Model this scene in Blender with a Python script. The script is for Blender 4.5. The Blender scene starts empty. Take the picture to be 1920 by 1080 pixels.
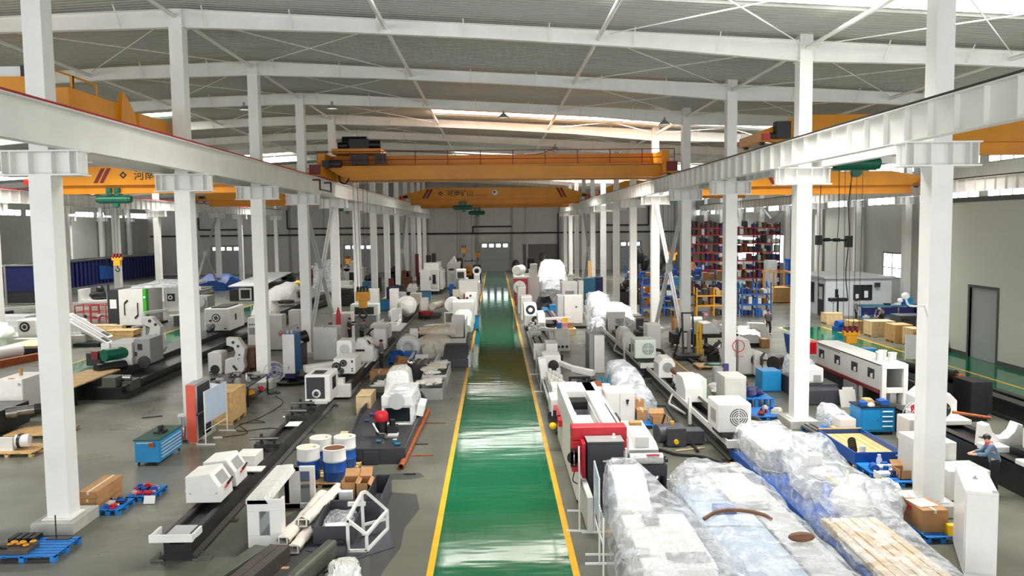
import bpy, bmesh, math, random
from mathutils import Vector, Matrix, Euler
from math import sin, cos, pi, radians, sqrt
random.seed(7)
S = bpy.context.scene
COL = S.collection

# ------------------------------------------------------------------ camera
PIT, YAW, ROL, CAMZ = .0762, .0205, -.0119, 7.488
fw = Vector((sin(YAW)*cos(PIT), cos(YAW)*cos(PIT), -sin(PIT)))
rt = Vector((cos(YAW), -sin(YAW), 0)); up = rt.cross(fw)
r2 = rt*cos(ROL)+up*sin(ROL); u2 = up*cos(ROL)-rt*sin(ROL)
cam = bpy.data.cameras.new('camera'); cam.sensor_width = 36; cam.lens = 1524*36/1920
cam.clip_start = .1; cam.clip_end = 600
co = bpy.data.objects.new('camera', cam); COL.objects.link(co)
mw = Matrix((r2, u2, -fw)).transposed().to_4x4(); mw.translation = (0, 0, CAMZ); co.matrix_world = mw
S.camera = co

# ------------------------------------------------------------------ world, exposure
w = bpy.data.worlds.new('sky'); S.world = w; w.use_nodes = True
bg = w.node_tree.nodes['Background']
bg.inputs['Color'].default_value = (.93, .97, 1, 1); bg.inputs['Strength'].default_value = 3.5
S.view_settings.view_transform = 'Standard'; S.view_settings.look = 'None'
S.view_settings.gamma = 1; S.view_settings.use_curve_mapping = False
S.view_settings.exposure = 0.0
SKY_E = 6.0           # brightness of the translucent roof sheets themselves
# daylight falling in through the strips of translucent roof sheet
for yc in (-4.2, 24.6, 53.7, 82.2, 110.7):
    for xa, xb in ((-54, -20), (-4, 30)):
        al = bpy.data.lights.new('roof_daylight', 'AREA'); al.shape = 'RECTANGLE'; al.size = xb-xa; al.size_y = 2.1
        al.energy = 5000; al.spread = radians(130); al.color = (1, .985, .96)
        ao = bpy.data.objects.new('roof_daylight', al); COL.objects.link(ao); xm = (xa+xb)/2; sl = .056*(1 if xm > -12 else -1)
        ao.location = (xm, yc, 15.5-.056*abs(xm+12)-.06); ao.rotation_euler = (0, math.atan(sl), 0)
WIN_E = 6.0           # brightness of daylight in the window panes

# ------------------------------------------------------------------ materials
def lin(c):
    c /= 255.
    return c/12.92 if c <= .04045 else ((c+.055)/1.055)**2.4
MATS = {}
def mat(name, rgb, rough=.5, metal=0, dirt=.12, scale=2.5, bump=0, alpha=1, bscale=None, trans=0, spec=.5):
    m = bpy.data.materials.new(name); m.use_nodes = True; nt = m.node_tree; N = nt.nodes; L = nt.links
    b = N['Principled BSDF']; c = [lin(v) for v in rgb]
    b.inputs['Roughness'].default_value = rough; b.inputs['Metallic'].default_value = metal
    b.inputs['Specular IOR Level'].default_value = spec
    tc = N.new('ShaderNodeTexCoord'); tc.name = 'Texture Coordinate'
    if dirt:
        no = N.new('ShaderNodeTexNoise'); no.inputs['Scale'].default_value = scale; no.inputs['Detail'].default_value = 5
        L.new(tc.outputs['Object'], no.inputs['Vector'])
        mr = N.new('ShaderNodeMapRange'); mr.inputs['From Min'].default_value = .3; mr.inputs['From Max'].default_value = .7
        mr.inputs['To Min'].default_value = 1-dirt; mr.inputs['To Max'].default_value = 1+dirt*.5
        L.new(no.outputs['Fac'], mr.inputs['Value'])
        mx = N.new('ShaderNodeMix'); mx.data_type = 'RGBA'; mx.blend_type = 'MULTIPLY'; mx.inputs['Factor'].default_value = 1
        mx.inputs['A'].default_value = (*c, 1); L.new(mr.outputs['Result'], mx.inputs['B']); L.new(mx.outputs['Result'], b.inputs['Base Color'])
    else:
        b.inputs['Base Color'].default_value = (*c, 1)
    if bump:
        n2 = N.new('ShaderNodeTexNoise'); n2.inputs['Scale'].default_value = bscale or scale*3; n2.inputs['Detail'].default_value = 3
        L.new(tc.outputs['Object'], n2.inputs['Vector'])
        bp = N.new('ShaderNodeBump'); bp.inputs['Strength'].default_value = bump; bp.inputs['Distance'].default_value = .05
        L.new(n2.outputs['Fac'], bp.inputs['Height']); L.new(bp.outputs['Normal'], b.inputs['Normal'])
    if alpha < 1: b.inputs['Alpha'].default_value = alpha
    if trans: b.inputs['Transmission Weight'].default_value = trans
    MATS[name] = m; return m
def emit(name, rgb, e):
    m = bpy.data.materials.new(name); m.use_nodes = True; nt = m.node_tree
    b = nt.nodes['Principled BSDF']; c = [lin(v) for v in rgb]
    b.inputs['Base Color'].default_value = (*c, 1); b.inputs['Emission Color'].default_value = (*c, 1); b.inputs['Emission Strength'].default_value = e
    MATS[name] = m
def ribbed(name, rgb, axis, freq, rough=.45, depth=.6, dirt=.08):
    """painted profiled sheet: a wave along one axis bumps the surface"""
    m = mat(name, rgb, rough, 0, dirt, .25); nt = m.node_tree; N = nt.nodes; L = nt.links; b = N['Principled BSDF']
    tc = N.new('ShaderNodeTexCoord'); wv = N.new('ShaderNodeTexWave'); wv.bands_direction = axis; wv.wave_profile = 'TRI'
    wv.inputs['Scale'].default_value = freq; L.new(tc.outputs['Object'], wv.inputs['Vector'])
    rp = N.new('ShaderNodeValToRGB'); rp.color_ramp.elements[0].position = .08; rp.color_ramp.elements[1].position = .22
    L.new(wv.outputs['Fac'], rp.inputs['Fac'])
    bp = N.new('ShaderNodeBump'); bp.inputs['Strength'].default_value = depth; bp.inputs['Distance'].default_value = .06
    L.new(rp.outputs['Color'], bp.inputs['Height']); L.new(bp.outputs['Normal'], b.inputs['Normal'])
    return m
mat('white_steel', (238, 236, 231), .38, 0, .07, .8)
mat('white_paint', (226, 223, 218), .35, 0, .06, 2)
mat('offwhite', (206, 203, 196), .4, 0, .08, 2)
mat('cream', (214, 206, 186), .5, 0, .1, 2)
mat('pale_green', (212, 222, 208), .4, 0, .06, 2)
mat('grey_paint', (150, 150, 148), .45, 0, .1, 2)
mat('pale_grey', (186, 186, 184), .45, 0, .08, 2)
mat('charcoal', (66, 66, 73), .45, 0, .15, 2)
mat('dark_grey', (48, 48, 52), .5, 0, .2, 3)
mat('black', (22, 21, 22), .42, 0, .3, 3)
mat('black_oily', (28, 26, 26), .3, 0, .4, 1.5)
mat('rubber', (20, 20, 20), .7, 0, .2, 5)
mat('steel', (158, 156, 152), .32, .9, .25, 6)
mat('dark_steel', (74, 70, 68), .4, .7, .35, 5)
mat('green_steel', (92, 96, 84), .45, .3, .25, 2)
mat('chrome', (205, 205, 205), .15, 1, .05, 5)
mat('red', (196, 22, 38), .35, 0, .1, 3)
mat('dark_red', (120, 22, 30), .45, 0, .2, 4)
mat('orange_red', (226, 92, 72), .5, 0, .1, 2)
mat('crane_yellow', (222, 144, 4), .4, 0, .12, .6)
mat('bright_yellow', (246, 192, 10), .45, 0, .1, 2)
mat('hook_yellow', (232, 160, 22), .4, 0, .12, 4)
mat('line_yellow', (226, 172, 22), .35, 0, .18, 2)
mat('rail_red', (176, 24, 44), .5, 0, .15, 1)
mat('blue', (30, 138, 196), .38, 0, .1, 2)
mat('deep_blue', (18, 80, 160), .42, 0, .18, 3)
mat('pallet_blue', (28, 120, 200), .5, 0, .16, 4)
mat('chill', (14, 92, 150), .4, 0, .08, 2)
mat('brown_steel', (84, 76, 70), .5, .3, .25, 2)
mat('teal', (30, 104, 132), .45, 0, .15, 3)
mat('navy', (28, 36, 92), .5, 0, .2, 3)
mat('rack_blue', (24, 92, 172), .45, 0, .12, 3)
mat('hoist_green', (16, 98, 74), .35, 0, .15, 4)
mat('green_panel', (62, 170, 40), .4, 0, .08, 3)
mat('bench_green', (44, 78, 66), .6, 0, .15, 3)
mat('wood', (204, 166, 110), .65, 0, .22, 5, .15)
mat('wood_pale', (222, 194, 148), .65, 0, .18, 5, .15)
mat('cardboard', (176, 130, 84), .75, 0, .15, 5)
mat('rust', (160, 84, 40), .7, .2, .4, 9, .3)
mat('concrete', (176, 173, 165), .8, 0, .15, 3, .2)
mat('paper', (232, 232, 230), .7, 0, .05, 3)
mat('board_blue', (186, 200, 216), .35, 0, .06, 3)
mat('brown', (112, 72, 44), .6, 0, .3, 4)
mat('purple', (84, 74, 132), .6, 0, .2, 4)
mat('pink', (206, 150, 158), .6, 0, .2, 4)
mat('mint', (166, 208, 170), .6, 0, .15, 4)
mat('foam', (222, 214, 200), .75, 0, .12, 4, .3)
mat('skin', (206, 158, 130), .55, 0, .04, 8)
mat('hair', (24, 20, 18), .6, 0, .1, 20)
mat('workwear', (104, 104, 110), .8, 0, .15, 8, .2)
mat('workwear_blue', (92, 116, 138), .8, 0, .15, 8, .2)
mat('workwear_dark', (62, 60, 66), .8, 0, .15, 8, .2)
mat('collar_red', (214, 62, 60), .8, 0, .1, 8)
mat('trousers', (30, 31, 38), .85, 0, .15, 8, .2)
mat('shoe', (22, 22, 24), .6, 0, .1, 8)
mat('glass', (120, 132, 138), .06, 0, 0, trans=0, alpha=.35)
mat('dark_glass', (34, 40, 46), .08, 0, 0)
def film(name, a0, a1, rgb=(236, 240, 243), bd=.13):
    """thin crumpled plastic sheet: creased surface, patchy milky opacity"""
    m = mat(name, rgb, .24, 0, 0); nt = m.node_tree; N = nt.nodes; L = nt.links; b = N['Principled BSDF']; tc = N['Texture Coordinate']
    def tex(sc, det, dist, st=(1, 1, 1)):
        mp = N.new('ShaderNodeMapping'); mp.inputs['Scale'].default_value = st; mp.inputs['Rotation'].default_value = (.3, .2, .5); L.new(tc.outputs['Object'], mp.inputs['Vector'])
        n = N.new('ShaderNodeTexNoise'); n.inputs['Scale'].default_value = sc; n.inputs['Detail'].default_value = det; n.inputs['Distortion'].default_value = dist; L.new(mp.outputs['Vector'], n.inputs['Vector']); return n
    a = tex(2.2, 5, 1.2); r = N.new('ShaderNodeMapRange'); r.inputs['From Min'].default_value = .38; r.inputs['From Max'].default_value = .64; r.inputs['To Min'].default_value = a0; r.inputs['To Max'].default_value = a1
    L.new(a.outputs['Fac'], r.inputs['Value']); L.new(r.outputs['Result'], b.inputs['Alpha'])
    c1, c2 = tex(2.4, 2, 2.5, (1, .5, 1)), tex(7, 3, 1.5, (.6, 1.6, 1))
    ad = N.new('ShaderNodeMath'); ad.operation = 'MULTIPLY_ADD'; ad.inputs[1].default_value = .35; L.new(c2.outputs['Fac'], ad.inputs[0]); L.new(c1.outputs['Fac'], ad.inputs[2])
    bp = N.new('ShaderNodeBump'); bp.inputs['Strength'].default_value = .8; bp.inputs['Distance'].default_value = bd; L.new(ad.outputs['Value'], bp.inputs['Height']); L.new(bp.outputs['Normal'], b.inputs['Normal'])
film('film', .16, .56); film('film_clear', .1, .42); film('film_dense', .4, .85); film('white_wrap', 1, 1, (216, 214, 209), .09)
mat('room_wall', (198, 199, 189), .5, 0, .04, .3)
mat('room_trim', (74, 74, 72), .5, 0, .08, 1)
mat('door_grey', (158, 162, 160), .35, 0, .04, 1)
mat('office_white', (206, 212, 214), .45, 0, .05, 1)
ribbed('sheet_roof', (164, 164, 157), 'Y', 0.0, .3)
ribbed('sheet_wall_y', (192, 188, 183), 'X', .8, .4, .35)
ribbed('sheet_wall_x', (186, 187, 180), 'Y', .8, .4, .35)
emit('skylight', (255, 255, 252), SKY_E)
emit('daylight', (245, 250, 255), WIN_E)
emit('lamp_lens', (255, 250, 235), .6)
emit('display', (120, 240, 220), 2.0)
def no_wave(m):
    for n in list(m.node_tree.nodes):
        if n.type in ('TEX_WAVE', 'BUMP', 'VALTORGB'): m.node_tree.nodes.remove(n)
no_wave(MATS['sheet_roof'])

def floor_mat(name, ca, cb, rough0, rough1, wave, spec=.5):
    m = bpy.data.materials.new(name); m.use_nodes = True; nt = m.node_tree; N = nt.nodes; L = nt.links; b = N['Principled BSDF']
    tc = N.new('ShaderNodeTexCoord')
    def noise(s, d=6, stretch=None):
        n = N.new('ShaderNodeTexNoise'); n.inputs['Scale'].default_value = s; n.inputs['Detail'].default_value = d
        if stretch:
            mp = N.new('ShaderNodeMapping'); mp.inputs['Scale'].default_value = stretch; L.new(tc.outputs['Object'], mp.inputs['Vector']); L.new(mp.outputs['Vector'], n.inputs['Vector'])
        else: L.new(tc.outputs['Object'], n.inputs['Vector'])
        return n
    a = noise(.3, 3); rp = N.new('ShaderNodeValToRGB'); rp.color_ramp.elements[0].position = .32; rp.color_ramp.elements[1].position = .68
    rp.color_ramp.elements[0].color = (*[lin(v) for v in ca], 1); rp.color_ramp.elements[1].color = (*[lin(v) for v in cb], 1)
    L.new(a.outputs['Fac'], rp.inputs['Fac']); L.new(rp.outputs['Color'], b.inputs['Base Color'])
    r = noise(.5, 2); mr = N.new('ShaderNodeMapRange'); mr.inputs['To Min'].default_value = rough0; mr.inputs['To Max'].default_value = rough1
    mr.inputs['From Min'].default_value = .3; mr.inputs['From Max'].default_value = .7
    L.new(r.outputs['Fac'], mr.inputs['Value']); L.new(mr.outputs['Result'], b.inputs['Roughness'])
    h = noise(1.0, 2, (.45, 1.5, 1)); bp = N.new('ShaderNodeBump'); bp.inputs['Strength'].default_value = wave; bp.inputs['Distance'].default_value = .02
    L.new(h.outputs['Fac'], bp.inputs['Height']); L.new(bp.outputs['Normal'], b.inputs['Normal'])
    b.inputs['Specular IOR Level'].default_value = spec
    MATS[name] = m
floor_mat('floor_grey', (86, 86, 76), (110, 110, 98), .24, .4, .08)
floor_mat('floor_green', (8, 90, 60), (12, 102, 70), .05, .09, .3)
floor_mat('floor_stain', (62, 62, 60), (74, 74, 72), .3, .4, .05)

# ------------------------------------------------------------------ shape makers: each returns (verts, faces, smooth)
def B(x0, x1, y0, y1, z0, z1):
    v = [(x, y, z) for z in (z0, z1) for y in (y0, y1) for x in (x0, x1)]
    return v, [(0, 1, 3, 2), (4, 6, 7, 5), (0, 4, 5, 1), (2, 3, 7, 6), (0, 2, 6, 4), (1, 5, 7, 3)], False
def basis(d):
    d = Vector(d).normalized(); a = Vector((0, 0, 1)) if abs(d.z) < .95 else Vector((0, 1, 0))
    u = d.cross(a).normalized(); return d, u, u.cross(d)
def Cy(p, q, r, rb=None, n=16):
    p, q = Vector(p), Vector(q); rb = r if rb is None else rb; d, u, w_ = basis(q-p); v = []
    for c, rr in ((p, r), (q, rb)):
        for i in range(n):
            a = 2*pi*i/n; v.append(tuple(c+u*(rr*cos(a))+w_*(rr*sin(a))))
    f = [(i, (i+1) % n, n+(i+1) % n, n+i) for i in range(n)]+[tuple(range(n)), tuple(range(n, 2*n))]
    return v, f, True
def Bar(p, q, w1, h1):
    p, q = Vector(p), Vector(q); d, u, w_ = basis(q-p); v = []
    for c in (p, q):
        for a, b in ((-1, -1), (1, -1), (1, 1), (-1, 1)): v.append(tuple(c+u*(a*w1/2)+w_*(b*h1/2)))
    return v, [(0, 1, 2, 3), (4, 7, 6, 5)]+[(i, (i+1) % 4, 4+(i+1) % 4, 4+i) for i in range(4)], False
def Tu(pts, r, n=8):
    P = [Vector(p) for p in pts]; v = []; f = []
    for i, p in enumerate(P):
        t = (P[min(i+1, len(P)-1)]-P[max(i-1, 0)]); d, u, w_ = basis(t)
        if i and abs(u.dot(pu)) < .99: u = (pu-d*pu.dot(d)).normalized(); w_ = u.cross(d)
        pu = u
        for k in range(n):
            a = 2*pi*k/n; v.append(tuple(p+u*(r*cos(a))+w_*(r*sin(a))))
    for i in range(len(P)-1):
        for k in range(n): f.append((i*n+k, i*n+(k+1) % n, (i+1)*n+(k+1) % n, (i+1)*n+k))
    f += [tuple(range(n)), tuple(range((len(P)-1)*n, len(P)*n))]
    return v, f, True
def curve(pts, n=8):
    """smooth a rough polyline (Catmull-Rom)"""
    P = [Vector(p) for p in pts]; P = [P[0]*2-P[1]]+P+[P[-1]*2-P[-2]]; out = []
    for i in range(1, len(P)-2):
        for k in range(n):
            t = k/n; a, b, c, d = P[i-1:i+3]
            out.append(.5*((2*b)+(c-a)*t+(2*a-5*b+4*c-d)*t*t+(3*b-a-3*c+d)*t**3))
    return out+[P[-2]]
def Hose(pts, r, n=8): return Tu(curve(pts), r, n)
def Pr(pts, ax, a, b):
    """prism: outline in the plane across axis ax ('x': (y,z)  'y': (x,z)  'z': (x,y))"""
    def mk(p, t): return {'x': (t, p[0], p[1]), 'y': (p[0], t, p[1]), 'z': (p[0], p[1], t)}[ax]
    n = len(pts); v = [mk(p, a) for p in pts]+[mk(p, b) for p in pts]
    return v, [tuple(range(n)), tuple(range(n, 2*n))]+[(i, (i+1) % n, n+(i+1) % n, n+i) for i in range(n)], False
def La(c, prof, n=20, ax='z'):
    c = Vector(c); v = []; f = []
    for r, h in prof:
        for k in range(n):
            a = 2*pi*k/n; x, y = r*cos(a), r*sin(a)
            v.append(tuple(c+Vector({'z': (x, y, h), 'y': (x, h, y), 'x': (h, x, y)}[ax])))
    m = len(prof)
    for i in range(m-1):
        for k in range(n): f.append((i*n+k, i*n+(k+1) % n, (i+1)*n+(k+1) % n, (i+1)*n+k))
    if prof[0] != prof[-1]: f += [tuple(range(n)), tuple(range((m-1)*n, m*n))]
    return v, f, True
def Bl(c, rx, ry, rz, n=12, jag=0):
    v = [(c[0], c[1], c[2]-rz)]; f = []; m = n//2
    for i in range(1, m):
        t = -pi/2+pi*i/m
        for k in range(n):
            a = 2*pi*k/n; j = 1+random.uniform(-jag, jag)
            v.append((c[0]+rx*j*cos(t)*cos(a), c[1]+ry*j*cos(t)*sin(a), c[2]+rz*j*sin(t)))
    v.append((c[0], c[1], c[2]+rz)); T = len(v)-1
    for k in range(n): f.append((0, 1+(k+1) % n, 1+k)); f.append((T, 1+(m-2)*n+k, 1+(m-2)*n+(k+1) % n))
    for i in range(m-2):
        for k in range(n): f.append((1+i*n+k, 1+i*n+(k+1) % n, 1+(i+1)*n+(k+1) % n, 1+(i+1)*n+k))
    return v, f, True
def Fr(ax, a, b, u0, u1, v0, v1, t):
    """rectangular frame, bar width t, between a and b along ax"""
    def bx(p0, p1, q0, q1): return {'x': B(a, b, p0, p1, q0, q1), 'y': B(p0, p1, a, b, q0, q1), 'z': B(p0, p1, q0, q1, a, b)}[ax]
    return join(bx(u0, u1, v0, v0+t), bx(u0, u1, v1-t, v1), bx(u0, u0+t, v0+t, v1-t), bx(u1-t, u1, v0+t, v1-t))
def join(*ops):
    v = []; f = []; s = False
    for o in ops:
        k = len(v); v += o[0]; f += [tuple(i+k for i in q) for q in o[1]]; s = s or o[2]
    return v, f, s
def Tx(op, x=0, y=0, z=0, rx=0, ry=0, rz=0, piv=None):
    M = Matrix.Translation((x, y, z))
    if piv: M = M @ Matrix.Translation(piv)
    M = M @ Euler((rx, ry, rz)).to_matrix().to_4x4()
    if piv: M = M @ Matrix.Translation(-Vector(piv))
    return [tuple(M @ Vector(p)) for p in op[0]], op[1], op[2]
def Loft(secs, cap=True):
    n = len(secs[0]); v = [p for s in secs for p in s]; f = []
    for i in range(len(secs)-1):
        for k in range(n-1): f.append((i*n+k, i*n+k+1, (i+1)*n+k+1, (i+1)*n+k))
    if cap: f += [tuple(range(n)), tuple(range((len(secs)-1)*n, len(secs)*n))]
    return v, f, True
def Wrap(secs, ax='y', n=15, jag=.04, p=.55, z0=.0, sub=3):
    """sheeting pulled over something: sections (pos, lo, hi, top) along an axis"""
    out = []; full = []
    for i in range(len(secs)-1):
        for k in range(sub):
            t = k/sub; full.append([a+(b-a)*t for a, b in zip(secs[i], secs[i+1])])
    full.append(list(secs[-1]))
    for q in full:
        pos, lo, hi, top = q[:4]; base = q[4] if len(q) > 4 else z0; s = []
        for k in range(n):
            a = pi*k/(n-1); cx = -cos(a); sz = sin(a)
            x = (lo+hi)/2+(hi-lo)/2*math.copysign(abs(cx)**p, cx); z = base+(top-base)*abs(sz)**p
            j = 0 if k in (0, n-1) else jag
            x += random.uniform(-j, j); z += random.uniform(-j, j*.6); d = random.uniform(-j, j)
            s.append((x, pos+d, z) if ax == 'y' else (pos+d, x, z))
        out.append(s)
    return Loft(out)

# ------------------------------------------------------------------ objects
OFF = {}
def part(T, name, m, *ops, bev=0, label=None, kind=None, smooth=None):
    v, f, s = join(*ops); o = OFF.get(T.name, (0, 0, 0)) if T else (0, 0, 0)
    me = bpy.data.meshes.new(name); me.from_pydata([(x-o[0], y-o[1], z-o[2]) for x, y, z in v], [], f)
    bm = bmesh.new(); bm.from_mesh(me); bmesh.ops.recalc_face_normals(bm, faces=bm.faces); bm.to_mesh(me); bm.free()
    if (s if smooth is None else smooth):
        me.shade_smooth()
        try: me.set_sharp_from_angle(angle=radians(38))
        except Exception: pass
    me.materials.append(MATS[m]); ob = bpy.data.objects.new(name, me); COL.objects.link(ob)
    if T: ob.parent = T; OFF[ob.name] = o
    if bev:
        b = ob.modifiers.new('bevel', 'BEVEL'); b.width = bev; b.segments = 2; b.limit_method = 'ANGLE'; b.angle_limit = radians(50)
    if label: ob['label'] = label
    if kind: ob['kind'] = kind
    return ob
def thing(name, label, cat, loc, rz=None, group=None):
    """an Empty at the base; with rz=None its parts are given in world coordinates, else in local ones"""
    o = bpy.data.objects.new(name, None); COL.objects.link(o); o.location = loc; o.empty_display_size = .2
    if rz is not None: o.rotation_euler = (0, 0, rz); OFF[o.name] = (0, 0, 0)
    else: OFF[o.name] = tuple(loc)
    o['label'] = label; o['category'] = cat
    if group: o['group'] = group
    return o
def solo(name, label, cat, m, *ops, loc=None, rz=None, group=None, bev=0, kind=None):
    """a thing that is one mesh; loc given: ops are local, otherwise world coordinates"""
    if loc is None:
        v = join(*ops)[0]; xs, ys, zs = zip(*v); c = ((min(xs)+max(xs))/2, (min(ys)+max(ys))/2, min(zs))
        ops = [Tx(join(*ops), -c[0], -c[1], -c[2])]
    else: c = loc
    o = part(None, name, m, *ops, bev=bev); o.location = c
    if rz: o.rotation_euler = (0, 0, rz)
    o['label'] = label; o['category'] = cat
    if group: o['group'] = group
    if kind: o['kind'] = kind
    return o
def struct(name, m, *ops, parent=None, **k):
    o = part(parent, name, m, *ops, **k)
    if not parent: o['kind'] = 'structure'
    return o
def dup(root, loc, rz=None, label=None, group=None):
    r = root.copy(); COL.objects.link(r); r.location = loc
    if rz is not None: r.rotation_euler = (0, 0, rz)
    if label: r['label'] = label
    if group: r['group'] = group
    for ch in root.children:
        c = ch.copy(); COL.objects.link(c); c.parent = r
        for g in ch.children:
            d = g.copy(); COL.objects.link(d); d.parent = c
    return r
ORD = ['first', 'second', 'third', 'fourth', 'fifth', 'sixth', 'seventh', 'eighth', 'ninth', 'tenth', 'eleventh', 'twelfth', 'thirteenth', 'fourteenth', 'fifteenth']
# ================================================================== the hall
XL, XR_, XA, XB, XC = -57.6, 34.0, -11.02, 11.14, -34.2      # walls and column rows
Y0, YE = -14.0, 136.5
RIDGE = -12.0
def roofz(x): return 15.5-.056*abs(x-RIDGE)
def fy(k): return 20.1+9*k                                    # frame positions
struct('floor', 'floor_grey', ([(XL, Y0, 0), (XR_, Y0, 0), (XR_, YE, 0), (XL, YE, 0)], [(0, 1, 2, 3)], False))
def lane(x0, x1, y0, y1, n):
    struct('trim_%d' % n, 'floor_green', B(x0, x1, y0, y1, .0005, .003))
lane(-1.5, 1.72, Y0, YE, 1); lane(-24.1, -20.4, Y0, YE, 2); lane(20.3, 23.45, Y0, 57.5, 3); struct('trim_41', 'floor_green', B(23.45, 26.0, Y0, 47.3, .0005, .003))
n = 4
for x in (-1.5, 1.66, -24.05, -20.5, 20.25, 23.4):
    struct('trim_%d' % n, 'line_yellow', B(x-.075, x+.075, Y0, 57.5 if x > 20 else YE, .0005, .0045)); n += 1
struct('trim_10', 'line_yellow', B(9.7, 9.82, 20, 58, .0005, .0045))
# dark oily patches on the grey floor
def patch(n, pts): struct('trim_%d' % n, 'floor_stain', Pr(pts, 'z', .0004, .0022))
patch(11, [(-3.0, 22.6), (-2.3, 22.4), (-2.1, 21.2), (-2.35, 19.8), (-2.3, 18.6), (-2.55, 17.2), (-2.6, 15), (-6.2, 15), (-6.0, 19.5), (-4.6, 23.2)])
patch(12, [(-4.9, 24.2), (-2.4, 24.4), (-2.2, 24.0), (-2.6, 23.75), (-4.9, 23.8)])
# roof: profiled liner sheet with real ribs running across the hall, lit strips left open
SKY = [(24.6, 2.2), (53.7, 2.2), (82.2, 2.2), (110.7, 2.2), (-4.2, 2.2)]
def roof_strip(side, mtl, name, x0, x1, y0, y1, ribs=True, kind=True, lift=0.0):
    v = []; f = []
    prof = []; y = y0
    if ribs:
        while y < y1-.05:
            prof += [(y, 0), (y+.13, 0), (y+.16, -.09), (y+.26, -.09), (y+.3, 0)]; y += .3
    else: prof = [(y0, lift), (y1, lift)]
    for x in (x0, x1): v += [(x, a, roofz(x)+d) for a, d in prof]
    k = len(prof); f = [(i, i+1, k+i+1, k+i) for i in range(k-1)]
    return v, f, False
ys = sorted(SKY); ops = []
for x0, x1 in ((XL-.3, -54), (-54, -20), (-20, -12), (-12, -4), (-4, 30), (30, XR_+.3)):
    y = Y0
    if x0 in (-54, -4):
        for yc, wd in ys: ops.append(roof_strip(0, 0, 0, x0, x1, y, yc-wd/2)); y = yc+wd/2
    ops.append(roof_strip(0, 0, 0, x0, x1, y, YE))
struct('ceiling', 'sheet_roof', *ops)
n = 1
for yc, wd in ys:
    for x0, x1 in ((-54, -20), (-4, 30)):
        struct('window_%d' % n, 'skylight', roof_strip(0, 0, 0, x0, x1, yc-wd/2-.05, yc+wd/2+.05, False, lift=.04)); n += 1
# end wall with pilasters and the four roller doors
gz = [(XL, 0), (XR_, 0), (XR_, roofz(XR_)+.02), (RIDGE, roofz(RIDGE)+.02), (XL, roofz(XL)+.02)]
struct('wall_back', 'sheet_wall_y', Pr(gz, 'y', YE, YE+.2))
for i, x in enumerate((-52, -39.6, -34.2, -28.6, -17.2, -11.3, -5.6, -2.9, 2.9, 5.4, 11.0, 17.6, 26.2, 30.5)):
    struct('trim_%d' % (20+i), 'grey_paint' if i % 3 else 'pale_grey', B(x-.17, x+.17, YE-.32, YE, 0, roofz(x)-.6))
nd = 1
for x in (-44.8, -22.8, 0, 22.2):
    d = struct('door_%d' % nd, 'door_grey', B(x-2.35, x+2.35, YE-.1, YE+.01, 0, 4.6)); nd += 1
    for j in range(4):
        xx = x-2.1+j*1.17
        part(d, 'pane', 'daylight', B(xx, xx+.72, YE-.13, YE-.09, 4.0, 4.5))
    part(d, 'door_frame', 'grey_paint', B(x-2.55, x-2.35, YE-.16, YE, 0, 4.8), B(x+2.35, x+2.55, YE-.16, YE, 0, 4.8), B(x-2.35, x+2.35, YE-.16, YE, 4.6, 4.8))
    part(d, 'panel_seam', 'grey_paint', *[B(x-2.3, x+2.3, YE-.115, YE-.099, z, z+.03) for z in (.9, 1.8, 2.7, 3.6)])
struct('door_%d' % nd, 'brown' if 0 else 'dark_grey', B(4.7, 10.7, YE-.1, YE+.01, 0, 4.4))
MATS['dark_grey_door'] = mat('door_brown', (104, 98, 94), .5, 0, .08, .5)
COL.objects['door_5'].data.materials[0] = MATS['door_brown']
# side walls with two bands of windows each
def side_wall(name, x, sgn, bands, bays):
    x0, x1 = (x, x+.2) if sgn > 0 else (x-.2, x)
    zs = [0]+[z for b in bands for z in b]+[roofz(x)+.03]; ops = []
    for i in range(0, len(zs), 2): ops.append(B(x0, x1, Y0, YE, zs[i], zs[i+1]))
    for z0, z1 in bands:
        for k in range(-4, 14): ops.append(B(x0, x1, fy(k)-.45, fy(k)+.45, z0, z1))
    struct(name, 'sheet_wall_x', *ops)
    global n
    for z0, z1 in bands:
        for k in bays:
            a, b = fy(k)+.45, fy(k)+8.55
            if b > YE: continue
            q = struct('window_%d' % n, 'daylight', B(x+.08*sgn, x+.1*sgn, a, b, z0, z1)); n += 1
            part(q, 'window_frame', 'grey_paint', *[B(min(x-.02*sgn, x+.12*sgn), max(x-.02*sgn, x+.12*sgn), y, y+.06, z0, z1) for y in [a+(b-a-.06)*j/6 for j in range(7)]],
                 B(min(x-.02*sgn, x+.12*sgn), max(x-.02*sgn, x+.12*sgn), a, b, z0, z0+.06), B(min(x-.02*sgn, x+.12*sgn), max(x-.02*sgn, x+.12*sgn), a, b, z1-.06, z1))
side_wall('wall_right', XR_, 1, [(8.9, 9.75), (11.45, 12.5)], range(1, 13))
side_wall('wall_left', XL, -1, [(9.4, 10.2)], range(5, 13))
q = struct('window_%d' % n, 'daylight', B(XR_-.03, XR_-.01, 67.2, 70.3, 2.75, 4.75)); n += 1
part(q, 'window_frame', 'dark_grey', Fr('x', XR_-.07, XR_-.005, 67.1, 70.4, 2.68, 4.82, .09), B(XR_-.07, XR_-.005, 68.7, 68.8, 2.7, 4.8), B(XR_-.07, XR_-.005, 67.2, 70.3, 3.5, 3.57))
for a, b, z in ((95, 98.6, 6.0), (104.5, 112, 5.6)):
    q = struct('window_%d' % n, 'daylight', B(XR_-.03, XR_-.01, a, b, 2.75, z)); n += 1
    part(q, 'window_frame', 'dark_grey', Fr('x', XR_-.07, XR_-.005, a-.1, b+.1, 2.68, z+.1, .09))
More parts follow.
